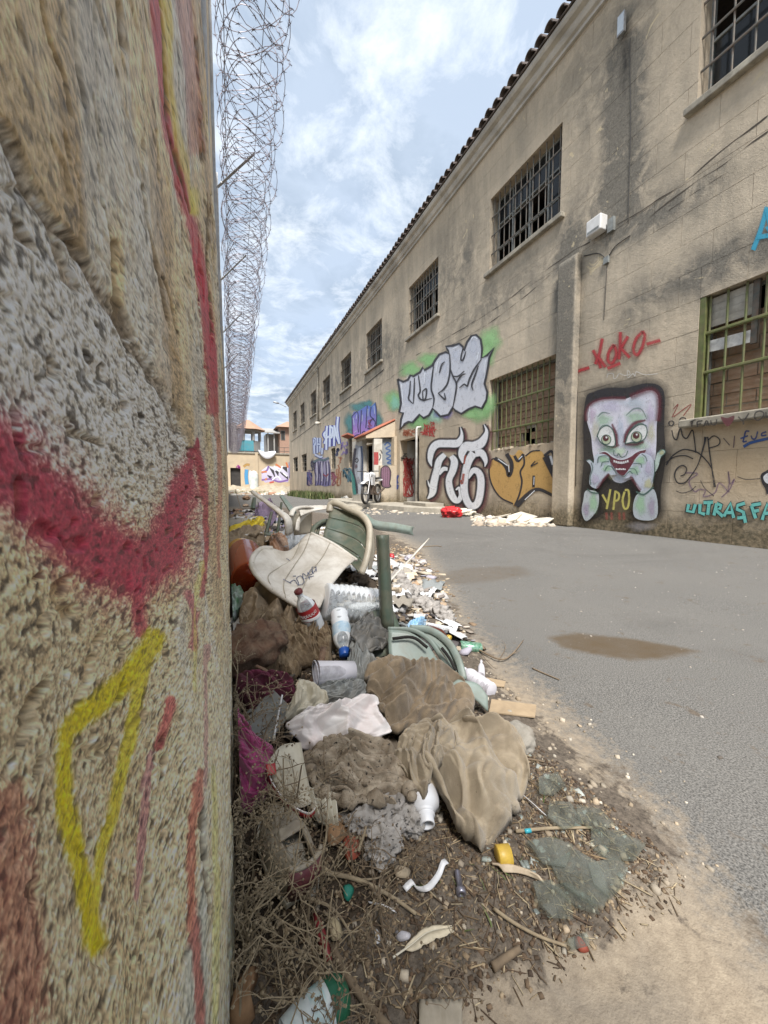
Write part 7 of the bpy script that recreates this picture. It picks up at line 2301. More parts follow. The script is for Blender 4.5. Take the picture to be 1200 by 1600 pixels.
# amber jug and honey jug by the wall
b0, t0 = P(386, 908, .08) + np.array([.012, 0, 0]), P(382, 862, .12) + np.array([.0, .22, 0])
R_ = pxr(b0, 30)
e, L_ = bottle('oil_jug', b0, t0, R_, m_amber, 'dark amber jug lying base forward by the wall', .12, .3, 0, .2, .04)
cap(e, b0, t0, .93, 1.0, L_, R_ * .36, m_red)
props(MB().lathe(b0 + (t0 - b0) * .05, t0, [(0, 0), (.001, R_ * .92), (L_ * .5, R_ * .95), (L_ * .5 + .001, 0)], 24).build('liquid', mat('amber_liquid', (0.20, 0.035, 0.008), (0.28, 0.06, 0.01), 8, 0.2), e, True))
b0, t0 = P(382, 884, .06) + np.array([.0, .08, .0]), P(377, 866, .06) + np.array([.0, .28, .0])
R_ = pxr(b0, 25)
e, L_ = bottle('oil_jug', b0, t0, R_, m_honey, 'honey coloured ribbed jug behind the dark amber jug', .14, .3, 7, .2, .04)
cap(e, b0, t0, .93, 1.0, L_, R_ * .4, m_whp)
# white detergent bottle, open neck to the viewer
t0 = P(668, 1290, .025); b0 = P(664, 1236, .045) + np.array([0, .02, 0])
R_ = pxr(b0, 24)
L_ = float(np.linalg.norm(t0 - b0))
e = empty('detergent_bottle', tuple(b0), 'white plastic bottle lying with its open neck towards the viewer', 'bottle')
MB().lathe(b0, t0, [(0, 0), (.002, R_ * .8), (L_ * .08, R_), (L_ * .45, R_), (L_ * .58, R_ * .92), (L_ * .68, R_ * .62), (L_ * .74, R_ * .46), (L_ * .75, R_ * .56), (L_ * .80, R_ * .56), (L_ * .81, R_ * .45), (L_ * .99, R_ * .45), (L_, R_ * .42), (L_ * .995, R_ * .33), (L_ * .7, R_ * .33)], 26).build('body', m_whp, e, True)
MB().lathe(along(b0, t0, .80), t0, [(0, R_ * .33), (.0005, 0)], 18).build('mouth', m_hole, e)
# clear plastic cup lying on its side
b0, t0 = P(553, 1048, .10), P(493, 1052, .10)
R_ = pxr(b0, 17)
L_ = float(np.linalg.norm(t0 - b0))
e = empty('plastic_cup', tuple(b0), 'hazy clear plastic cup lying on its side', 'cup')
MB().lathe(b0, t0, [(0, 0), (.001, R_ * .85), (L_ * .5, R_ * .95), (L_ * .97, R_ * 1.04)], 28).build('body', m_clear2, e, True)
MB().tube([t0 + R_ * 1.05 * (math.cos(a) * np.array([0, 0, 1.0]) + math.sin(a) * np.cross((t0 - b0) / L_, [0, 0, 1.0])) for a in np.linspace(0, 2 * math.pi, 25)], 0.002, 6, caps=False).build('rim', m_clear2, e, True)
# grey cloudy bag with brown remains, and pale bag
cloth('plastic_bag', [(440, 838, .10), (470, 830, .12), (490, 840, .10), (480, 862, .06), (455, 868, .06), (436, 860, .07)], clear_mat('cloudy_bag', (0.85, 0.87, 0.9), .40, (0.46, 0.48, 0.50), .25), 'cloudy grey plastic bag behind the white chair back', 'bag', slack=(1.35, 1.3), bump_=.07, amp=.6, seed=40, thick=.001)
cloth('food_wrapper', [(425, 842, .10), (440, 838, .12), (452, 850, .10), (446, 866, .08), (430, 868, .08), (422, 856, .09)], mat('brown_wrapper', (0.42, 0.26, 0.17), (0.25, 0.12, 0.07), 22, .5, dirt=(14, .5, (.55, .46, .38))), 'brown stained wrapper left of the cloudy bag', 'wrapper', slack=(1.3, 1.3), bump_=.05, seed=41, thick=.001)
cloth('yellow_bag', [(359, 826, .05), (380, 822, .07), (398, 812, .10), (412, 815, .09), (414, 826, .05), (395, 833, .03), (375, 836, .03), (360, 838, .03)], m_yelbag, 'bright yellow plastic bag near the wall', 'bag', slack=(1.25, 1.3), bump_=.07, k=2.2, amp=.35, seed=42, thick=.001)
cloth('wrapper', [(358, 925, .05), (368, 922, .06), (384, 932, .05), (378, 952, .03), (364, 966, .02), (355, 955, .03)], mat('green_white_foil', (0.62, 0.64, 0.64), (0.12, 0.28, 0.12), 26, .3), 'white and green foil wrapper by the wall', 'wrapper', slack=(1.3, 1.3), bump_=.04, seed=43, thick=.0008, sub=0)
cloth('purple_cloth', [(398, 795, .05), (412, 788, .08), (428, 798, .08), (432, 815, .05), (415, 822, .03), (400, 815, .03)], mat('mauve_cloth', (0.21, 0.15, 0.22), (0.12, 0.09, 0.14), 14, .9, bmp=.3), 'mauve cloth behind the yellow bag', 'cloth', slack=(1.3, 1.4), bump_=.06, k=2.4, amp=.22, seed=44)
# things at the right edge of the pile
b0, t0 = P(662, 982, .03), P(703, 999, .03)
R_ = pxr(b0, 9.5)
e, L_ = bottle('beer_bottle', b0, t0, R_, m_brglass, 'small brown bottle with yellow cap at the right edge', .2, .5, 0, .2)
cap(e, b0, t0, .9, 1.02, L_, R_ * .62, m_yel)
b0, t0 = P(664, 978, .05), P(712, 987, .04)
e, L_ = bottle('glass_vial', b0, t0, pxr(b0, 6), m_clear, 'narrow clear glass tube above the brown bottle', .1, .7, 0, .1)
cloth('blue_wrapper', [(637, 975, .05), (650, 970, .06), (664, 968, .07), (663, 982, .05), (655, 990, .04), (640, 988, .04)], mat('blue_foil', (0.22, 0.44, 0.66), (0.45, 0.60, 0.72), 30, .3), 'light blue crumpled wrapper beside the brown bottle', 'wrapper', slack=(1.2, 1.2), bump_=.02, seed=45, thick=.0008, sub=0, drop=0)
b0, t0 = P(719, 1010, .012), P(752, 1013, .012)
R_ = pxr(b0, 8.5); L_ = float(np.linalg.norm(t0 - b0))
e = empty('drink_can', tuple(b0), 'green drink can lying on the asphalt edge', 'can')
MB().lathe(b0, t0, [(0, R_ * .8), (.003, R_), (L_ - .004, R_), (L_, R_ * .82)], 22, squash=lambda h, w: -.05 * math.sin(w * 3 + h * 90)).build('body', mat('green_can_print', (0.03, 0.19, 0.09), (0.35, 0.50, 0.40), 110, .35, .4), e, True)
MB().lathe(b0, t0, [(L_ - .002, 0), (L_ - .003, R_ * .80), (L_, R_ * .83)], 22).lathe(b0, t0, [(.003, 0), (.002, R_ * .78), (0, R_ * .81)], 22).build('lid', m_galv, e, True)
b0, t0 = P(768, 1080, .015), P(722, 1048, .02)
e, L_ = bottle('water_bottle', b0, t0, pxr(b0, 13), m_clear2, 'crushed hazy plastic bottle right of the brown cloth', .12, .5, 4, .2, .3, 2)
b0, t0 = P(752, 1056, .005), P(752, 1032, .012)
e, L_ = bottle('water_bottle', b0, t0, pxr(b0, 5.5), m_clear2, 'tiny clear plastic vial standing at the right edge', .2, .3, 0, .4)
# cardboard strip and rock
c4 = [P(768, 1094, .006), P(838, 1103, .006), P(836, 1122, .006), P(764, 1114, .008)]
mb = MB().add([q for q in c4] + [q + np.array([0, 0, .004]) for q in c4], BOXF)
props(mb.build('cardboard_piece', m_card), 'flat torn cardboard strip on the sand', 'cardboard')
c4 = [P(760, 1060, .005), P(790, 1066, .005), P(788, 1074, .005), P(762, 1072, .005)]
props(MB().add(c4 + [q + np.array([0, 0, .004]) for q in c4], BOXF).build('cardboard_piece', m_card), 'small brown cardboard scrap below the tiny vial', 'cardboard')
c_ = P(812, 1172, .0) + np.array([0, .02, .018])
v_, f_ = lump(c_, [(.050, -.012, 0), (.012, .04, 0), (0, 0, .034)], 51, .35, 1.6, 4, True)
props(obj('stone', v_, f_, m_stone, None, True), 'grey lump of broken concrete right of the trousers', 'stone')
# black rubber piece between the cloths
v_, f_ = lump(P(722, 1108, .02), [(.018, 0, 0), (0, .03, .01), (0, 0, .03)], 52, .3, 1.6, 3)
props(obj('rubber_scrap', v_, f_, m_tyre, None, True), 'black rubber scrap under the edge of the brown cloth', 'rubber')
v_, f_ = lump(P(682, 1185, .04), [(.022, .008, 0), (0, .022, .0), (0, 0, .02)], 53, .2, 1.4, 3)
lb_ = obj('black_label', v_, f_, m_tyre, None, True)
props(lb_, 'black bundle showing in the fold of the trousers', 'bundle')

# ---- shoe seen from the heel
sc_ = P(455, 1345, .03)
heel = P(470, 1395, .012); toe = P(425, 1290, .03)
sa = (toe - heel); sl_ = np.linalg.norm(sa); sa /= sl_
sw = np.cross(sa, [0, 0, 1.0]); sw /= np.linalg.norm(sw); su = np.cross(sw, sa)
e = empty('shoe', tuple(heel), 'worn cream leather shoe with dark red heel in the dry stems', 'shoe')
hw = 0.032
SL = 0.135


def shoe_sec(t, k=16):
    """open ring of the upper at t (0 heel .. 1 toe)"""
    w = hw * (0.80 + 0.35 * math.sin(math.pi * min(1, t * 1.05)) - 0.55 * max(0, t - .75) / .25)
    h = 0.062 * (1 - .25 * t) if t < .45 else 0.055 * (1 - (t - .45) * 1.15)
    opening = 0.95 if t < .45 else max(0.0, .95 - (t - .45) * 6)
    out = []
    for i in range(k + 1):
        a = math.pi * i / k
        x = math.cos(a); z = math.sin(a) ** .6
        if opening > 0 and .3 < i / k < .7:
            x = math.copysign(max(abs(x), .55 * opening), x) if abs(x) > 1e-6 else .55 * opening * (1 if i < k / 2 else -1)
        out.append(heel + sa * SL * t + sw * w * x + su * (0.012 + h * z))
    return out


secs = [shoe_sec(t) for t in np.linspace(0.02, .98, 20)]
k = len(secs[0])
V = []; F = []
for s_ in secs:
    V += list(s_)
for i in range(len(secs) - 1):
    t = np.linspace(0.02, .98, 20)[i]
    for j in range(k - 1):
        if t < .5 and .36 < (j + .5) / (k - 1) < .64:
            continue
        F.append((i * k + j, i * k + j + 1, (i + 1) * k + j + 1, (i + 1) * k + j))
obj('upper', V, F, m_cream, e, True, solid=.004, sub=1)
hb = [heel + sa * .002 + sw * hw * .86 * math.cos(a) - sa * .012 * math.sin(a) for a in np.linspace(0, math.pi, 12)]
V = [q + su * .014 for q in hb] + [q + su * .045 - sa * .002 for q in hb] + [q + su * .074 + sa * .006 for q in hb]
obj('heel_counter', V, grid_faces(3, 12), m_oxblood, e, True, solid=.004)
MB().tube([q + su * .078 + sa * .007 for q in hb], .004, 6).tube([s_[5] for s_ in secs[:11]], .003, 6).tube([s_[11] for s_ in secs[:11]], .003, 6).build('collar', m_cream, e, True)
so = [heel + sa * SL * t + sw * s_ * hw * (0.95 + .25 * math.sin(math.pi * min(1, t)) - .5 * max(0, t - .8) / .2) for s_ in (-1, 1) for t in (np.linspace(-.05, 1.0, 12) if s_ < 0 else np.linspace(1.0, -.05, 12))]
kk = len(so)
obj('sole', so + [q + su * .012 for q in so], [tuple(range(kk - 1, -1, -1)), tuple(range(kk, 2 * kk))] + [(i, (i + 1) % kk, kk + (i + 1) % kk, kk + i) for i in range(kk)], m_ivory, e)
panel('insole', [[s_[1] + (s_[k - 2] - s_[1]) * f + su * -.008 for f in (0.1, .5, .9)] for s_ in secs[1:12:3]], mat('insole_white', (0.62, 0.58, 0.5), None, 20, .8), e, .003)
panel('tongue', [[secs[7][6] + (secs[7][10] - secs[7][6]) * f + su * .004 for f in (-.1, .5, 1.1)], [secs[10][6] + (secs[10][10] - secs[10][6]) * f + su * .006 for f in (-.1, .5, 1.1)]], m_cream, e, .004)
# grey sole end below the shoe
v_, f_ = lump(P(482, 1385, .004), [(.016, .0, 0), (0, .022, 0), (0, 0, .012)], 56, .15, 1.2, 3)
props(obj('rubber_heel', v_, f_, m_stone, None, True), 'loose grey rubber heel below the shoe', 'heel')

# ---- red and white paper cup, folded cards, cotton bud
a = [P(u, v, l) for u, v, l in ((415, 1205, .075), (428, 1235, .065), (450, 1262, .05), (480, 1278, .04), (492, 1270, .045))]
up_ = np.array([.0, -.012, .030])
rows = [[q for q in a], [q + up_ * .35 for q in a]]
o = panel('strip_lower', rows, m_red, None, .002)
bn = empty('paper_cup', tuple(a[2]), 'crushed red and white paper cup beside the pink cloth', 'cup')
bpy.data.objects.remove(o)
panel('red_band', rows, m_red, bn, .002)
panel('white_rim', [[q + up_ * .36 for q in a], [q + up_ * .50 for q in a]], m_paper, bn, .002)
panel('side', [[P(418, 1190, .10), P(440, 1165, .11), P(470, 1160, .10)], [P(425, 1215, .085), P(448, 1215, .085), P(478, 1205, .08)], [P(440, 1245, .065), P(465, 1262, .055), P(490, 1255, .055)]], m_ivory, bn, .002)
panel('red_patch', [[P(415, 1195, .11), P(430, 1192, .112)], [P(418, 1212, .10), P(432, 1210, .10)]], m_red, bn, .002)
for k in range(5):
    t = k / 4
    top = P(482 + 9 * k, 1228 + 2 * k, .07); bt = P(498 + 6 * k, 1288 + 2 * k, .02)
    nx_ = RT * .012
    o = panel('folded_card', [[top - nx_ * .2, top + nx_ * .8 - FW * .006], [(top + bt) / 2 - nx_ * .2 - FW * .01, (top + bt) / 2 + nx_ - FW * .016], [bt, bt + nx_ * .8]], m_ivory, None, .0012)
    props(o, ['leftmost', 'second', 'middle', 'fourth', 'rightmost'][k] + ' leaf of the dirty folded card beside the stuffing', 'card', 'leaves of folded card')
p0, p1 = P(441, 1086, .09), P(427, 1158, .055)
e = empty('cotton_bud', tuple(p1), 'thin white stick standing between the board and paper', 'stick')
MB().tube([p0, p1], .0022, 8).build('shaft', m_whp, e); MB().tube([along(p1, p0, .0), along(p1, p0, .06), along(p1, p0, .12)], [.003, .0042, .0022], 8).build('tip', m_ivory, e, True)
v_, f_ = lump(P(455, 1178, .06), [(.008, 0, 0), (0, .008, 0), (0, 0, .006)], 57, .1, 1.2, 3)
b0, t0 = P(452, 1176, .07), P(459, 1186, .06)
props(MB().lathe(b0, t0, [(0, 0), (.0005, .008), (.010, .0085), (.0105, .006), (.004, .005), (.0035, 0)], 16).build('bottle_cap', m_blue, None, True), 'small blue bottle cap beside the white sheet', 'bottle cap')
# red bits
b0, t0 = P(578, 932, .04), P(584, 925, .05)
props(MB().lathe(b0, t0, [(0, 0), (.0005, .014), (.012, .014), (.0125, .0)], 16).build('bottle_cap', m_red, None, True), 'red bottle cap left of the standing green leg', 'bottle cap')
# ================================================================ SMALL THINGS NEAR THE VIEWER
def lie(u0, v0, u1, v1, l0=.006, l1=.006):
    return P(u0, v0, l0), P(u1, v1, l1)


# yellow cap, wooden slip, metal tube
b0, t0 = lie(776, 1338, 797, 1336, .012, .012)
R_ = pxr(b0, 14)
L_ = float(np.linalg.norm(t0 - b0))
e = empty('bottle_cap', tuple(b0), 'yellow ridged bottle cap on the dirt', 'bottle cap')
MB().lathe(b0, t0, [(0, 0), (.0005, R_ * .9), (.002, R_), (L_, R_), (L_ + .0002, R_ * .88), (.004, R_ * .86), (.0038, 0)], 26, squash=lambda h, w: .03 * math.sin(w * 24)).build('shell', m_yel, e, True)
MB().lathe(b0, t0, [(L_ * .98, R_ * .90), (L_ * .98 + .0003, 0)], 20).build('liner', mat('cap_brown', (0.20, 0.10, 0.03), None, 30, .8), e)
q = [P(u, v, .006) for u, v in ((778, 1357), (800, 1358), (822, 1364), (840, 1372))]
props(panel('wood_slip', [[x + np.array([-.006, .010, .002]) for x in q], [x + np.array([0, 0, .006]) for x in q], [x + np.array([.005, -.010, 0]) for x in q]], mat('pale_wood', (0.52, 0.43, 0.31), (0.42, 0.33, 0.23), 60, .8, dirt=(50, .4, (.2, .14, .09))), None, .003), 'pale curved slip of wood below the yellow cap', 'wood')
b0, t0 = lie(714, 1360, 721, 1398, .008, .008)
R_ = pxr(b0, 6); L_ = float(np.linalg.norm(t0 - b0))
props(MB().lathe(b0, t0, [(0, 0), (.0005, R_ * .7), (.003, R_ * .75), (L_ * .72, R_ * .8), (L_ * .76, R_ * 1.25), (L_ * .96, R_ * 1.3), (L_, R_ * 1.1), (L_ + .0002, R_ * .5), (L_ * .9, R_ * .5), (L_ * .9, 0)], 18).build('metal_tube', mat('steel_violet', (0.32, 0.31, 0.36), (0.22, 0.21, 0.25), 60, .35, .7), None, True), 'small steel tube with flared end on the dirt', 'tube')
# torn white strips
for pts, w, lbl in (([(632, 1390), (645, 1378), (650, 1388), (668, 1388), (685, 1368), (692, 1350), (698, 1346)], .006, 'torn curling white plastic strip on the dirt'), ([(820, 1245), (835, 1258), (850, 1272)], .008, 'white plastic strip right of the trousers'),
                    ([(576, 1410), (600, 1415), (618, 1425)], .0022, 'thin pale straw on the dirt')):
    q = catmull([P(u, v, .008 + .004 * (i % 2)) for i, (u, v) in enumerate(pts)], 5)
    props(panel('plastic_strip', [[x + np.array([-.3, .7, .35]) * w for x in q], [x - np.array([-.3, .7, .1]) * w for x in q]], m_whp, None, .0012, 1, 2), lbl, 'strip')
# feather
q = catmull([P(614, 1496, .012), P(640, 1478, .018), P(670, 1456, .022), P(706, 1449, .024)], 8)
e = empty('feather', tuple(q[0]), 'pale bird feather lying on the dirt', 'feather')
MB().tube(q, [.0016 - .0012 * i / len(q) for i in range(len(q))], 5).build('quill', m_ivory, e)
nq = len(q)
side = [np.cross(q[min(i + 1, nq - 1)] - q[max(i - 1, 0)], [0, 0, 1.0]) for i in range(nq)]
side = [s_ / np.linalg.norm(s_) for s_ in side]
for sg, wmax in ((1, .012), (-1, .008)):
    V = []; F = []
    for i in range(5, nq - 1):
        t = (i - 5) / (nq - 6)
        w = wmax * math.sin(math.pi * min(1, .12 + t * .88)) ** .7 * (1 - .18 * (i % 5 == 0))
        tip = q[i] + (q[min(i + 2, nq - 1)] - q[i]) * 1.2
        V += [q[i], q[i] + (tip - q[i]) * .5 + sg * side[i] * w * .6 + np.array([0, 0, .001]), tip + sg * side[i] * w - np.array([0, 0, .001])]
    for i in range(len(V) // 3 - 1):
        F += [(3 * i, 3 * i + 1, 3 * i + 4, 3 * i + 3), (3 * i + 1, 3 * i + 2, 3 * i + 5, 3 * i + 4)]
    obj('vane', V, F, mat('feather_vane', (0.60, 0.53, 0.40), (0.48, 0.41, 0.29), 90, .8), e, True, solid=.0006)
# green and white bottle at the bottom edge
b0, t0 = P(445, 1630, .04), P(543, 1545, .035)
R_ = pxr(t0, 30); L_ = float(np.linalg.norm(t0 - b0))
e = empty('shampoo_bottle', tuple(b0), 'white bottle with a rounded dark green cap at the bottom edge', 'bottle')
MB().lathe(b0, t0, [(0, R_ * .8), (L_ * .3, R_), (L_ * .66, R_ * 1.0)], 28).build('body', mat('label_white_print', (0.64, 0.68, 0.68), (0.56, 0.62, 0.63), 30, .35, dirt=(26, .4, (.30, .42, .42))), e, True)
MB().lathe(b0, t0, [(L_ * .661, R_ * 1.03), (L_ * .80, R_ * 1.0), (L_ * .90, R_ * .86), (L_ * .97, R_ * .55), (L_, 0)], 28).build('cap', mat('dark_green_cap', (0.015, 0.115, 0.06), (0.012, 0.09, 0.045), 30, .3), e, True)
band(e, b0, t0, L_, .38, .60, R_ * 1.008, mat('blue_green_print', (0.36, 0.55, 0.55), (0.62, 0.66, 0.66), 70, .35))
# leaves and coloured scraps
def leaf(px_, mt, label, lift=.012, curl=.012, cat='leaf', name='dry_leaf'):
    B = [P(u, v, lift) for u, v in px_]
    c_ = sum(B) / len(B)
    B = catmull(B, 4, True)
    V = list(B) + [c_ + (x - c_) * .5 + np.array([0, 0, curl]) for x in B] + [c_ + np.array([0, 0, curl * .6])]
    k = len(B)
    F = [(i, (i + 1) % k, k + (i + 1) % k, k + i) for i in range(k)] + [(k + i, k + (i + 1) % k, 2 * k) for i in range(k)]
    return props(obj(name, V, F, mt, None, True, solid=.0012), label, cat)


m_lf = mat('brown_leaf', (0.34, 0.20, 0.10), (0.24, 0.13, 0.065), 50, .8, dirt=(40, .4, (.14, .08, .04)))
m_lr = mat('red_leaf', (0.33, 0.075, 0.04), (0.22, 0.05, 0.03), 50, .7)
leaf([(398, 1508), (402, 1530), (392, 1560), (398, 1590), (370, 1612), (356, 1600), (362, 1560), (380, 1530)], m_lf, 'large curled brown leaf at the bottom by the wall', .03, .02)
leaf([(900, 1462), (912, 1472), (920, 1486), (908, 1488), (900, 1478)], m_lr, 'small red leaf on the sand', .004, .006)
leaf([(516, 1270), (540, 1275), (545, 1300), (520, 1322), (508, 1300)], m_lf, 'brown leaf left of the grey stuffing', .02, .01)
leaf([(538, 1300), (560, 1310), (562, 1335), (545, 1345), (536, 1325)], m_lr, 'dark reddish leaf below the brown leaf', .01, .008)
leaf([(618, 1352), (640, 1358), (636, 1372), (618, 1368)], mat('pale_scrap', (0.45, 0.36, 0.25), None, 40, .9), 'pale bark scrap beside the torn strip', .006, .004, 'scrap', 'bark_scrap')
leaf([(516, 1432), (530, 1440), (534, 1462), (520, 1470), (512, 1450)], mat('tan_scrap', (0.46, 0.38, 0.24), None, 40, .9), 'tan husk left of the feather', .01, .008, 'scrap', 'husk')
leaf([(489, 1425), (500, 1435), (512, 1465), (518, 1500), (508, 1500), (494, 1460)], mat('wine_plastic', (0.25, 0.03, 0.035), (0.2, 0.025, 0.03), 30, .4), 'dark red plastic sliver in the dry stems', .015, .006, 'scrap', 'plastic_scrap')
leaf([(536, 1385), (548, 1382), (553, 1392), (545, 1408), (538, 1402)], mat('teal_plastic', (0.02, 0.18, 0.13), None, 30, .3), 'dark green plastic shard near the shoe', .008, .005, 'scrap', 'plastic_scrap')
leaf([(618, 1455), (640, 1458), (638, 1468), (622, 1470)], m_clear2, 'clear plastic scrap above the feather', .006, .004, 'scrap', 'plastic_scrap')
leaf([(585, 1455), (590, 1453), (594, 1470), (588, 1474)], m_whp, 'tiny white stub left of the feather', .006, .003, 'scrap', 'plastic_scrap')
b0, t0 = lie(820, 1299, 833, 1297, .008, .008)
props(MB().lathe(b0, t0, [(0, 0), (.0003, .004), (.013, .004), (.0133, 0)], 10).build('bead', mat('cyan_plastic', (0.05, 0.38, 0.46), None, 30, .3), None, True), 'tiny turquoise plug beside the long stick', 'plug')
# ribbed shell-like scrap at the bottom edge
q = [[P(u, v, .012 + .004 * ((i + j) % 2)) for j, u in enumerate(np.linspace(655, 722, 14))] for i, v in enumerate((1562, 1590, 1625))]
props(panel('corrugated_scrap', q, mat('grey_corrugated', (0.33, 0.29, 0.23), (0.24, 0.21, 0.16), 40, .9), None, .002, 1, 3), 'ribbed grey scrap at the bottom edge', 'scrap')

# ---- broken window glass, each shard a thing
SHARDS = [([(868, 1352), (900, 1335), (930, 1352), (945, 1395), (935, 1418), (905, 1400), (880, 1378)], 'large pale glass shard in the middle of the broken glass'),
          ([(925, 1350), (960, 1348), (976, 1360), (970, 1385), (952, 1402), (932, 1378)], 'broad glass shard at the right of the broken glass'),
          ([(838, 1382), (862, 1378), (885, 1405), (890, 1435), (862, 1432), (846, 1412)], 'glass shard nearest the viewer'),
          ([(868, 1385), (890, 1382), (925, 1410), (930, 1430), (900, 1418)], 'narrow glass shard between two larger ones'),
          ([(830, 1318), (860, 1312), (890, 1325), (880, 1350), (850, 1348)], 'dusty glass shard below the long stick'),
          ([(862, 1258), (890, 1262), (905, 1285), (880, 1290), (860, 1275)], 'glass shard above the long stick'),
          ([(930, 1300), (965, 1305), (1000, 1325), (985, 1345), (950, 1338), (930, 1320)], 'glass shard with pink paint at the outer edge'),
          ([(845, 1218), (870, 1210), (880, 1228), (862, 1242), (846, 1238)], 'small glass shard near the grey stone'),
          ([(905, 1262), (935, 1270), (955, 1290), (930, 1296), (908, 1282)], 'flat glass shard behind the long stick'),
          ([(890, 1470), (915, 1462), (918, 1478), (895, 1482)], 'glass chip left of the red leaf')]
for i, (px_, lbl) in enumerate(SHARDS):
    h = .010 + .003 * (i % 3)
    t_ = np.array([random.uniform(-.06, .06), random.uniform(-.06, .06)])
    B = [P(u, v, h) for u, v in px_]
    c_ = sum(B) / len(B)
    zc_ = c_[2]
    B = [np.array([c_[0] + (x[0] - c_[0]) * 1.22, c_[1] + (x[1] - c_[1]) * 1.22, zc_ + (x[:2] - c_[:2]) @ t_]) for x in B]
    k = len(B)
    o = obj('glass_shard', B + [x + np.array([0, 0, .004]) for x in B], [tuple(range(k - 1, -1, -1)), tuple(range(k, 2 * k))] + [(j, (j + 1) % k, k + (j + 1) % k, k + j) for j in range(k)], m_shard)
    props(o, lbl, 'glass shard', 'shards of broken window glass')
for (u, v, r_, lbl) in ((985, 1318, .014, 'pink paint fleck on the broken glass'), (955, 1285, .012, 'faint pink paint fleck above the outer shard')):
    pass

# ---- sticks and branches
def stick(pts, r0, r1, mt, label, twigs=(), cat='stick', name='stick', lift=.008):
    q = catmull([P(u, v, l if l is not None else lift) for u, v, l in [(p_ + (None,))[:3] for p_ in pts]], 5)
    e = empty(name, tuple(q[0]), label, cat)
    MB().tube(q, list(np.linspace(r0, r1, len(q))), 7).build('stem', mt, e, True)
    for tw in twigs:
        qq = catmull([P(u, v, l if l is not None else lift) for u, v, l in [(p_ + (None,))[:3] for p_ in tw]], 4)
        MB().tube(qq, list(np.linspace(r1 * .9, r1 * .35, len(qq))), 5).build('twig', mt, e, True)


stick([(806, 1299), (860, 1294), (925, 1293)], .0035, .0025, m_dry, 'long straight pale stick beside the broken glass')
stick([(772, 1420), (800, 1440), (840, 1462), (885, 1478)], .003, .002, m_dry, 'bent stick pointing at the red leaf', [[(840, 1462), (862, 1470), (868, 1490)]])
stick([(770, 1512), (788, 1498), (812, 1482)], .006, .0045, m_bark, 'short thick brown stick on the sand')
stick([(430, 1352), (500, 1362), (560, 1375), (610, 1400), (650, 1428)], .0045, .0025, m_dry, 'long curved branch from the shoe across the dirt', [[(560, 1375), (590, 1372), (610, 1360)], [(610, 1400), (600, 1420)]])
stick([(520, 1480), (545, 1530), (580, 1575), (615, 1615)], .005, .005, m_bark, 'thick branch beside the green-capped bottle')
stick([(560, 1330), (572, 1290), (568, 1260), (575, 1230)], .003, .0015, m_dry, 'thin upright twig in front of the stuffing', [[(568, 1290), (600, 1275), (640, 1268)]], lift=.03)
stick([(742, 1012), (780, 1030), (800, 1022), (818, 1000)], .004, .0018, m_bark, 'thin dark branch right of the green can', [[(780, 1030), (790, 1012), (785, 1000)], [(752, 1022), (770, 1042), (778, 1044)], [(800, 1022), (815, 1015)]], lift=.012)
stick([(832, 1044), (850, 1052), (874, 1062)], .003, .002, m_bark, 'straight dark twig lying on the asphalt', lift=.004)
stick([(800, 1188), (825, 1186), (850, 1190)], .003, .002, m_bark, 'small twig below the grey stone', lift=.006)
stick([(655, 855), (680, 853), (690, 854)], .006, .004, m_bark, 'dark stick on the asphalt beyond the pile', lift=.004)
stick([(368, 765, .3), (375, 790, .12), (384, 808, .05)], .012, .01, m_bark, 'dark plank end leaning on the far part of the pile')
stick([(420, 1395), (470, 1400), (520, 1420), (555, 1470)], .003, .0015, m_dry, 'thin arching stem below the shoe', [[(470, 1400), (480, 1440), (500, 1470)]], lift=.03)

# ---- dry shrubs against the wall
def shrub(cx, cy, h, n, seed, label, spread=.16):
    r_ = random.Random(seed)
    mb = MB()

    def grow(p_, d_, ln, rad, depth):
        pts = [p_]
        d0 = np.array(d_)
        for k in range(4):
            d0 = d0 + np.array([r_.gauss(0, .22), r_.gauss(0, .22), r_.gauss(-.03, .18)]); d0 /= np.linalg.norm(d0)
            nx_ = pts[-1] + d0 * ln / 4
            nx_[0] = max(nx_[0], wall_x(nx_[1], nx_[2]) + r_.uniform(.004, .02)); nx_[2] = max(nx_[2], .012)
            pts.append(nx_)
        mb.tube(pts, list(np.linspace(rad, rad * .55, len(pts))), 4, caps=False)
        if depth > 0:
            for k in range(r_.randint(2, 4)):
                i = r_.randint(1, 4)
                a = r_.random() * 6.283
                dd = d0 * .6 + np.array([math.cos(a), math.sin(a), r_.uniform(-.3, .7)]) * .8
                grow(pts[i], dd / np.linalg.norm(dd), ln * r_.uniform(.45, .7), rad * .6, depth - 1)
        else:
            q = pts[-1]; s_ = .0022
            mb.add([q + (s_, 0, 0), q + (0, s_, 0), q + (-s_, 0, 0), q + (0, -s_, 0), q + (0, 0, s_ * 1.4), q - np.array([0, 0, s_ * 1.4])], [(0, 1, 4), (1, 2, 4), (2, 3, 4), (3, 0, 4), (1, 0, 5), (2, 1, 5), (3, 2, 5), (0, 3, 5)])
    for k in range(n):
        a = r_.random() * 6.283; s_ = r_.random() * .5
        x = max(-.03 + r_.uniform(0, .03), cx + r_.uniform(-.6, .5) * spread); y = cy + r_.uniform(-.8, .8) * spread
        g0 = float(top_h(np.array(x), np.array(y)))
        d_ = np.array([s_ * math.cos(a) + .12, s_ * math.sin(a), 1.0]); d_ /= np.linalg.norm(d_)
        grow(np.array([x, y, g0]), d_, h * r_.uniform(.35, .75), .0020, 3)
    o = mb.build('dry_shrub', m_dry if seed % 2 else m_bark)
    return props(o, label, 'shrub', 'dry shrubs along the wall foot')


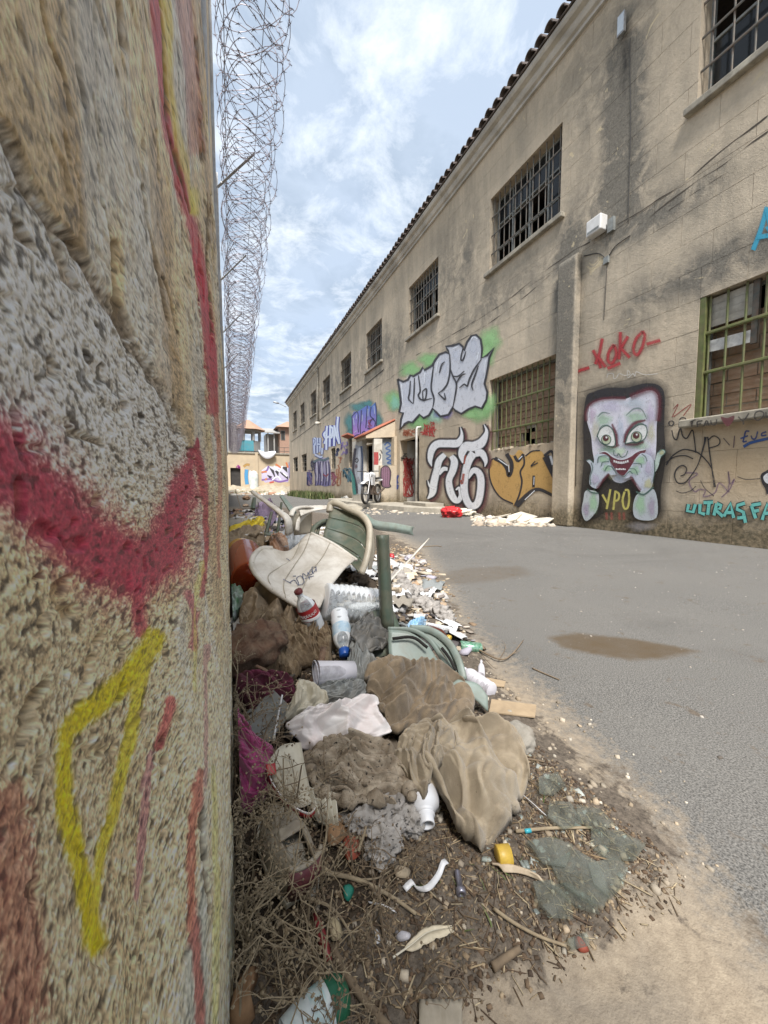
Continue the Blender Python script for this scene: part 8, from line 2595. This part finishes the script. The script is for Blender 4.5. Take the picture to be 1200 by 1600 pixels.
shrub(.06, .57, .20, 24, 1, 'dense tangle of dry stems at the wall foot nearest the viewer', .17)
shrub(.035, .78, .22, 8, 2, 'dry stems around the worn shoe', .14)
shrub(.03, .93, .26, 5, 3, 'thin dry stems in front of the pink cloth', .10)
shrub(.14, .50, .15, 16, 4, 'low dry stems around the green-capped bottle', .16)

# ---- loose bits: dirt, straw, chips, pebbles
SOILB = np.array(SOIL)


def in_soil(x0, x1, y0, y1, dens=None, grow_=0.0):
    def f(n, r_):
        A = np.stack([x0 + (x1 - x0) * r_.random(n * 3), y0 + (y1 - y0) * r_.random(n * 3) ** 1.0], -1)
        s_ = sdf_poly(A[:, 0], A[:, 1], SOIL)
        keep = s_ < grow_ * r_.random(len(A)) ** 2 + (-0.02 if grow_ == 0 else 0)
        if dens is not None:
            keep &= r_.random(len(A)) < dens(A[:, 0], A[:, 1])
        return A[keep][:n]
    return f


BR = [(0.10, 0.065, 0.04), (0.16, 0.11, 0.07), (0.06, 0.042, 0.03), (0.22, 0.16, 0.10), (0.30, 0.23, 0.15), (0.12, 0.08, 0.05)]
props(chips('dirt_crumbs', in_soil(-0.05, 0.75, 0.36, 1.25, None, 0.05), 17000, .0008, .0036, BR, 21, top_h, .6), 'dark crumbs of dirt and rotted litter around the pile', 'dirt')
props(chips('straw', in_soil(-0.04, 0.72, 0.36, 1.2, None, 0.08), 4200, .0005, .0011, [(0.34, 0.26, 0.16), (0.22, 0.155, 0.09), (0.42, 0.34, 0.22), (0.13, 0.09, 0.055), (0.09, 0.06, 0.04)], 22, top_h, .6, lift=.002, long=26), 'short dry straws and needles scattered on the dirt', 'straw')
props(chips('pebbles', in_soil(0.05, 1.0, 0.38, 1.6, None, 0.30), 800, .0018, .007, [(0.42, 0.36, 0.28), (0.50, 0.45, 0.37), (0.30, 0.25, 0.19), (0.38, 0.30, 0.21)], 23, top_h, .7, long=1.4), 'small pale pebbles and chips in the dirt', 'pebbles')
props(chips('glass_chips', in_soil(0.42, 0.75, 0.42, 0.78), 150, .002, .008, [(0.28, 0.31, 0.28), (0.36, 0.38, 0.35), (0.24, 0.27, 0.25)], 24, top_h, .18, mat_=M_VCG), 'tiny chips of broken glass', 'glass chips')
props(chips('grit', region_box(0.7, 5.3, 0.5, 9.0), 1500, .0012, .0045, [(0.36, 0.32, 0.27), (0.26, 0.23, 0.19), (0.14, 0.12, 0.10), (0.42, 0.38, 0.33)], 25, lambda x, y: ground_h(x, y), .6, long=1.8), 'grit scattered over the asphalt', 'grit')
LIT = [(0.46, 0.43, 0.39), (0.42, 0.36, 0.30), (0.30, 0.22, 0.15), (0.54, 0.52, 0.50), (0.20, 0.17, 0.15), (0.34, 0.32, 0.37), (0.52, 0.45, 0.35), (0.26, 0.19, 0.13), (0.10, 0.09, 0.09), (0.48, 0.40, 0.30)]
props(chips('litter_scraps', in_soil(0.0, 1.7, 1.3, 3.4, None, .05), 1500, .006, .034, LIT, 26, top_h, .25, lift=.006, long=2.2), 'mixed scraps of paper, cloth and plastic filling the pile', 'litter')
props(chips('litter_scraps', region_box(0.03, 1.25, 3.0, 11.0), 1700, .015, .075, LIT, 27, top_h, .45, lift=.012, long=2.0), 'heaped small litter on the far part of the pile', 'litter')
props(chips('wood_chips', in_soil(0.8, 1.9, 1.5, 4.2, None, .15), 1300, .004, .016, [(0.40, 0.31, 0.20), (0.30, 0.22, 0.14), (0.50, 0.42, 0.31), (0.20, 0.14, 0.09)], 28, top_h, .4, long=2.2), 'wood chips and dry leaves at the outer edge of the pile', 'wood chips')
grass('grass_blades', 0.25, 0.62, 0.42, 0.8, 46, .015, .05, [(0.10, 0.16, 0.04), (0.14, 0.18, 0.06)], 29, 'few green grass blades in the dirt', .0012, 1.6)

# ---- many small crumpled sheets wedged between the larger things
def crumples(name, n, reg, smin, smax, pal, seed, label, g=7):
    r_ = np.random.default_rng(seed)
    V = []; F = []; C = []
    u, v = np.meshgrid(np.linspace(-1, 1, g), np.linspace(-1, 1, g))
    gf = grid_faces(g, g)
    for i in range(n):
        x = reg[0] + (reg[1] - reg[0]) * r_.random(); y = reg[2] + (reg[3] - reg[2]) * r_.random()
        if sdf_poly(np.array([x]), np.array([y]), SOIL)[0] > -0.03: continue
        s_ = smin * (smax / smin) ** r_.random()
        a = r_.random() * 6.283; tl = r_.normal(0, .5); k = 2 + 3 * r_.random()
        h = s_ * (0.45 * np.abs(np.sin(k * (u * math.cos(a) + v * math.sin(a) + r_.random()))) + 0.5 * (fbm(u * 1.6 + i, v * 1.6, seed, 3) - .5) + tl * u * .5)
        sx = s_ * (0.6 + .6 * r_.random())
        px_ = sx * u * (1 - .25 * v * v) + .15 * s_ * r_.normal(size=u.shape) * (np.abs(u) > .9); py_ = s_ * v + .15 * s_ * r_.normal(size=u.shape) * (np.abs(v) > .9)
        X = x + px_ * math.cos(a) - py_ * math.sin(a); Y = y + px_ * math.sin(a) + py_ * math.cos(a)
        Z = np.maximum(float(top_h(np.array(x), np.array(y))) + s_ * .25 + h, top_h(X, Y) + .002)
        F.append(gf + len(V) * g * g); V.append(np.stack([np.maximum(X, .012), Y, Z], -1).reshape(-1, 3))
        c_ = np.array(pal[r_.integers(len(pal))]) * (.75 + .5 * r_.random())
        C.append(np.repeat(c_[None], g * g, 0))
    o = fast_mesh(name, np.concatenate(V), np.concatenate(F), M_VC, True, cols=np.concatenate(C))
    o.modifiers.new('solid', 'SOLIDIFY').thickness = .0012
    return props(o, label, 'litter', kind='stuff')


WHT_ = [(0.72, 0.70, 0.67), (0.62, 0.58, 0.52), (0.40, 0.36, 0.30), (0.20, 0.16, 0.12), (0.32, 0.22, 0.14), (0.52, 0.42, 0.30), (0.28, 0.30, 0.30), (0.10, 0.085, 0.07)]
crumples('paper_scraps', 130, (.03, .62, .78, 1.5), .012, .045, WHT_[1:], 51, 'torn paper, rag and plastic scraps wedged in the near pile')
crumples('paper_scraps', 230, (.05, 1.35, 1.35, 3.2), .02, .07, WHT_ + [(0.70, 0.70, 0.70)] * 5, 52, 'white and brown scraps between the chairs')
crumples('paper_scraps', 190, (.05, 1.2, 2.8, 9.5), .04, .16, WHT_ + [(0.30, 0.26, 0.36), (0.55, 0.45, 0.36)], 53, 'crumpled rags and bags on the far part of the pile')

# ---- far clothes and bundles on the pile
FARB = [((385, 778), .10, (0.34, 0.22, 0.14), 'brown bundle far along the pile by the wall'), ((372, 800), .09, (0.44, 0.27, 0.18), 'tan round bundle far along the pile'), ((366, 822), .06, (0.55, 0.52, 0.50), 'white bundle left of the yellow bag'),
        ((405, 800), .07, (0.12, 0.12, 0.13), 'black bundle left of the mauve cloth'), ((384, 790), .07, (0.50, 0.38, 0.28), 'pale brown bundle between the far bundles'), ((608, 885), .06, (0.62, 0.61, 0.60), 'white bundle behind the standing green leg'), ((640, 872), .04, (0.48, 0.46, 0.52), 'lilac grey rag beyond the white chair leg'),
        ((425, 828), .05, (0.06, 0.055, 0.055), 'black rag beside the red scrap'), ((560, 905), .05, (0.10, 0.075, 0.055), 'dark rotten bundle under the dark green slats'), ((660, 880), .035, (0.55, 0.50, 0.46), 'small pale rag at the outer edge of the pile')]
for i, (uv, r_, cc, lbl) in enumerate(FARB):
    c_ = P(*uv, r_ * .5)
    v_, f_ = lump(c_, [(r_ * 1.2, .01, 0), (0, r_, 0), (0, 0, r_ * .7)], 60 + i, .6, 2.2, 4)
    props(obj('rag_bundle', v_, f_, mat('rag_%d' % i, cc, tuple(x * .65 for x in cc), 30, .95, dirt=(20, .4, (.15, .11, .08)), bmp=.4, bscale=300), None, True), lbl, 'rag')
v_, f_ = lump(P(416, 826, .06), [(.035, 0, 0), (0, .05, 0), (0, 0, .02)], 75, .3, 1.5, 3)
props(obj('red_scrap', v_, f_, m_red, None, True), 'small red plastic scrap at the end of the yellow bag', 'scrap')
v_, f_ = lump(P(612, 870, .05), [(.025, 0, 0), (0, .03, 0), (0, 0, .03)], 76, .2, 1.5, 3)
props(obj('red_scrap', v_, f_, m_red, None, True), 'small red container beyond the white chair leg', 'scrap')

# ---- rubbish against the long building
def gp(u, v, z=0.0):
    return at_z(u, v, z)


v_, f_ = lump(gp(706, 808) + np.array([0, 0, .10]), [(.22, .05, 0), (-.05, .18, 0), (0, 0, .13)], 81, .6, 2.2, 4)
props(obj('red_bag', v_, f_, m_mset, None, True), 'crumpled red plastic bag at the foot of the long building', 'bag')
v_, f_ = lump(gp(726, 806) + np.array([0, 0, .07]), [(.22, 0, 0), (0, .2, 0), (0, 0, .09)], 82, .6, 2.2, 4)
props(obj('plastic_bag', v_, f_, mat('cream_bag', (0.62, 0.58, 0.48), (0.5, 0.45, 0.36), 6, .5), None, True), 'cream plastic bag right of the red bag', 'bag')
v_, f_ = lump(gp(700, 797) + np.array([0.1, 0, .06]), [(.35, 0, 0), (0, .4, 0), (0, 0, .10)], 83, .6, 2.4, 4)
props(obj('dark_cloth', v_, f_, mat('navy_cloth', (0.03, 0.032, 0.045), (0.05, 0.05, 0.06), 8, .95), None, True), 'dark cloth heap behind the red bag', 'cloth')
v_, f_ = lump(gp(735, 804) + np.array([0, 0, .05]), [(.09, 0, 0), (0, .09, 0), (0, 0, .07)], 84, .4, 2.2, 3)
props(obj('red_can', v_, f_, m_red, None, True), 'small red scrap between the cream bag and slabs', 'scrap')
m_plas = mat('plaster_slab', (0.66, 0.60, 0.50), (0.50, 0.44, 0.35), 6, .95, bmp=.4)
for i, (u, v, w, dd, lbl) in enumerate(((765, 806, .30, .22, 'longest white plaster slab on the heap'), (790, 810, .34, .20, 'white plaster slab in the middle of the heap'), (815, 815, .30, .18, 'tilted white plaster slab beside the column'), (842, 819, .34, .14, 'plaster slab nearest the grey column'), (752, 802, .25, .2, 'plaster slab nearest the cream bag'), (800, 818, .2, .12, 'small plaster slab lying nearest the alley'))):
    c_ = gp(u, v) + np.array([0, 0, .05 + .02 * (i % 3)])
    a = random.uniform(-.4, .4)
    mb = MB().obox(c_, (w * .5 * math.sin(a), w * .8 * math.cos(a), .04 * (-1) ** i), (dd * math.cos(a), -dd * math.sin(a), .05), (0, -.01, .022))
    o = mb.build('plaster_slab', m_plas); props(o, lbl, 'plaster slab', 'broken plaster slabs by the wall')
    bv = o.modifiers.new('bev', 'BEVEL'); bv.width = .008
props(chips('plaster_rubble', lambda n, r_: np.array([gp(*x)[:2] for x in zip(735 + 130 * r_.random(n), 803 + 20 * r_.random(n))]), 420, .015, .07, [(0.60, 0.54, 0.45), (0.5, 0.44, 0.36), (0.42, 0.34, 0.26)], 85, zero, .5), 'crumbled plaster around the slabs', 'rubble')
props(chips('wall_rubble', lambda n, r_: np.array([gp(*x)[:2] for x in zip(560 + 170 * r_.random(n), 786 + 12 * r_.random(n) + 6)]), 300, .012, .06, [(0.50, 0.44, 0.36), (0.42, 0.36, 0.28)], 86, zero, .5), 'small stones along the edge of the slab', 'rubble')
# scrap heap by the far wall
e0 = gp(545, 781)
for i, (dx, dy, r_, cc, lbl) in enumerate(((0, 0, .35, (0.20, 0.22, 0.20), 'grey crumpled sheet by the far doorway'), (.4, .9, .3, (0.10, 0.10, 0.10), 'dark tyre-like scrap by the far doorway'), (-.2, -.8, .25, (0.5, 0.48, 0.44), 'pale scrap nearest the motorcycle'))):
    v_, f_ = lump(e0 + np.array([dx, dy, r_ * .4]), [(r_, 0, 0), (0, r_ * 1.6, 0), (0, 0, r_ * .6)], 90 + i, .6, 2.2, 3)
    props(obj('scrap_heap', v_, f_, mat('scrap_%d' % i, cc, tuple(x * .6 for x in cc), 6, .8), None, False), lbl, 'scrap')
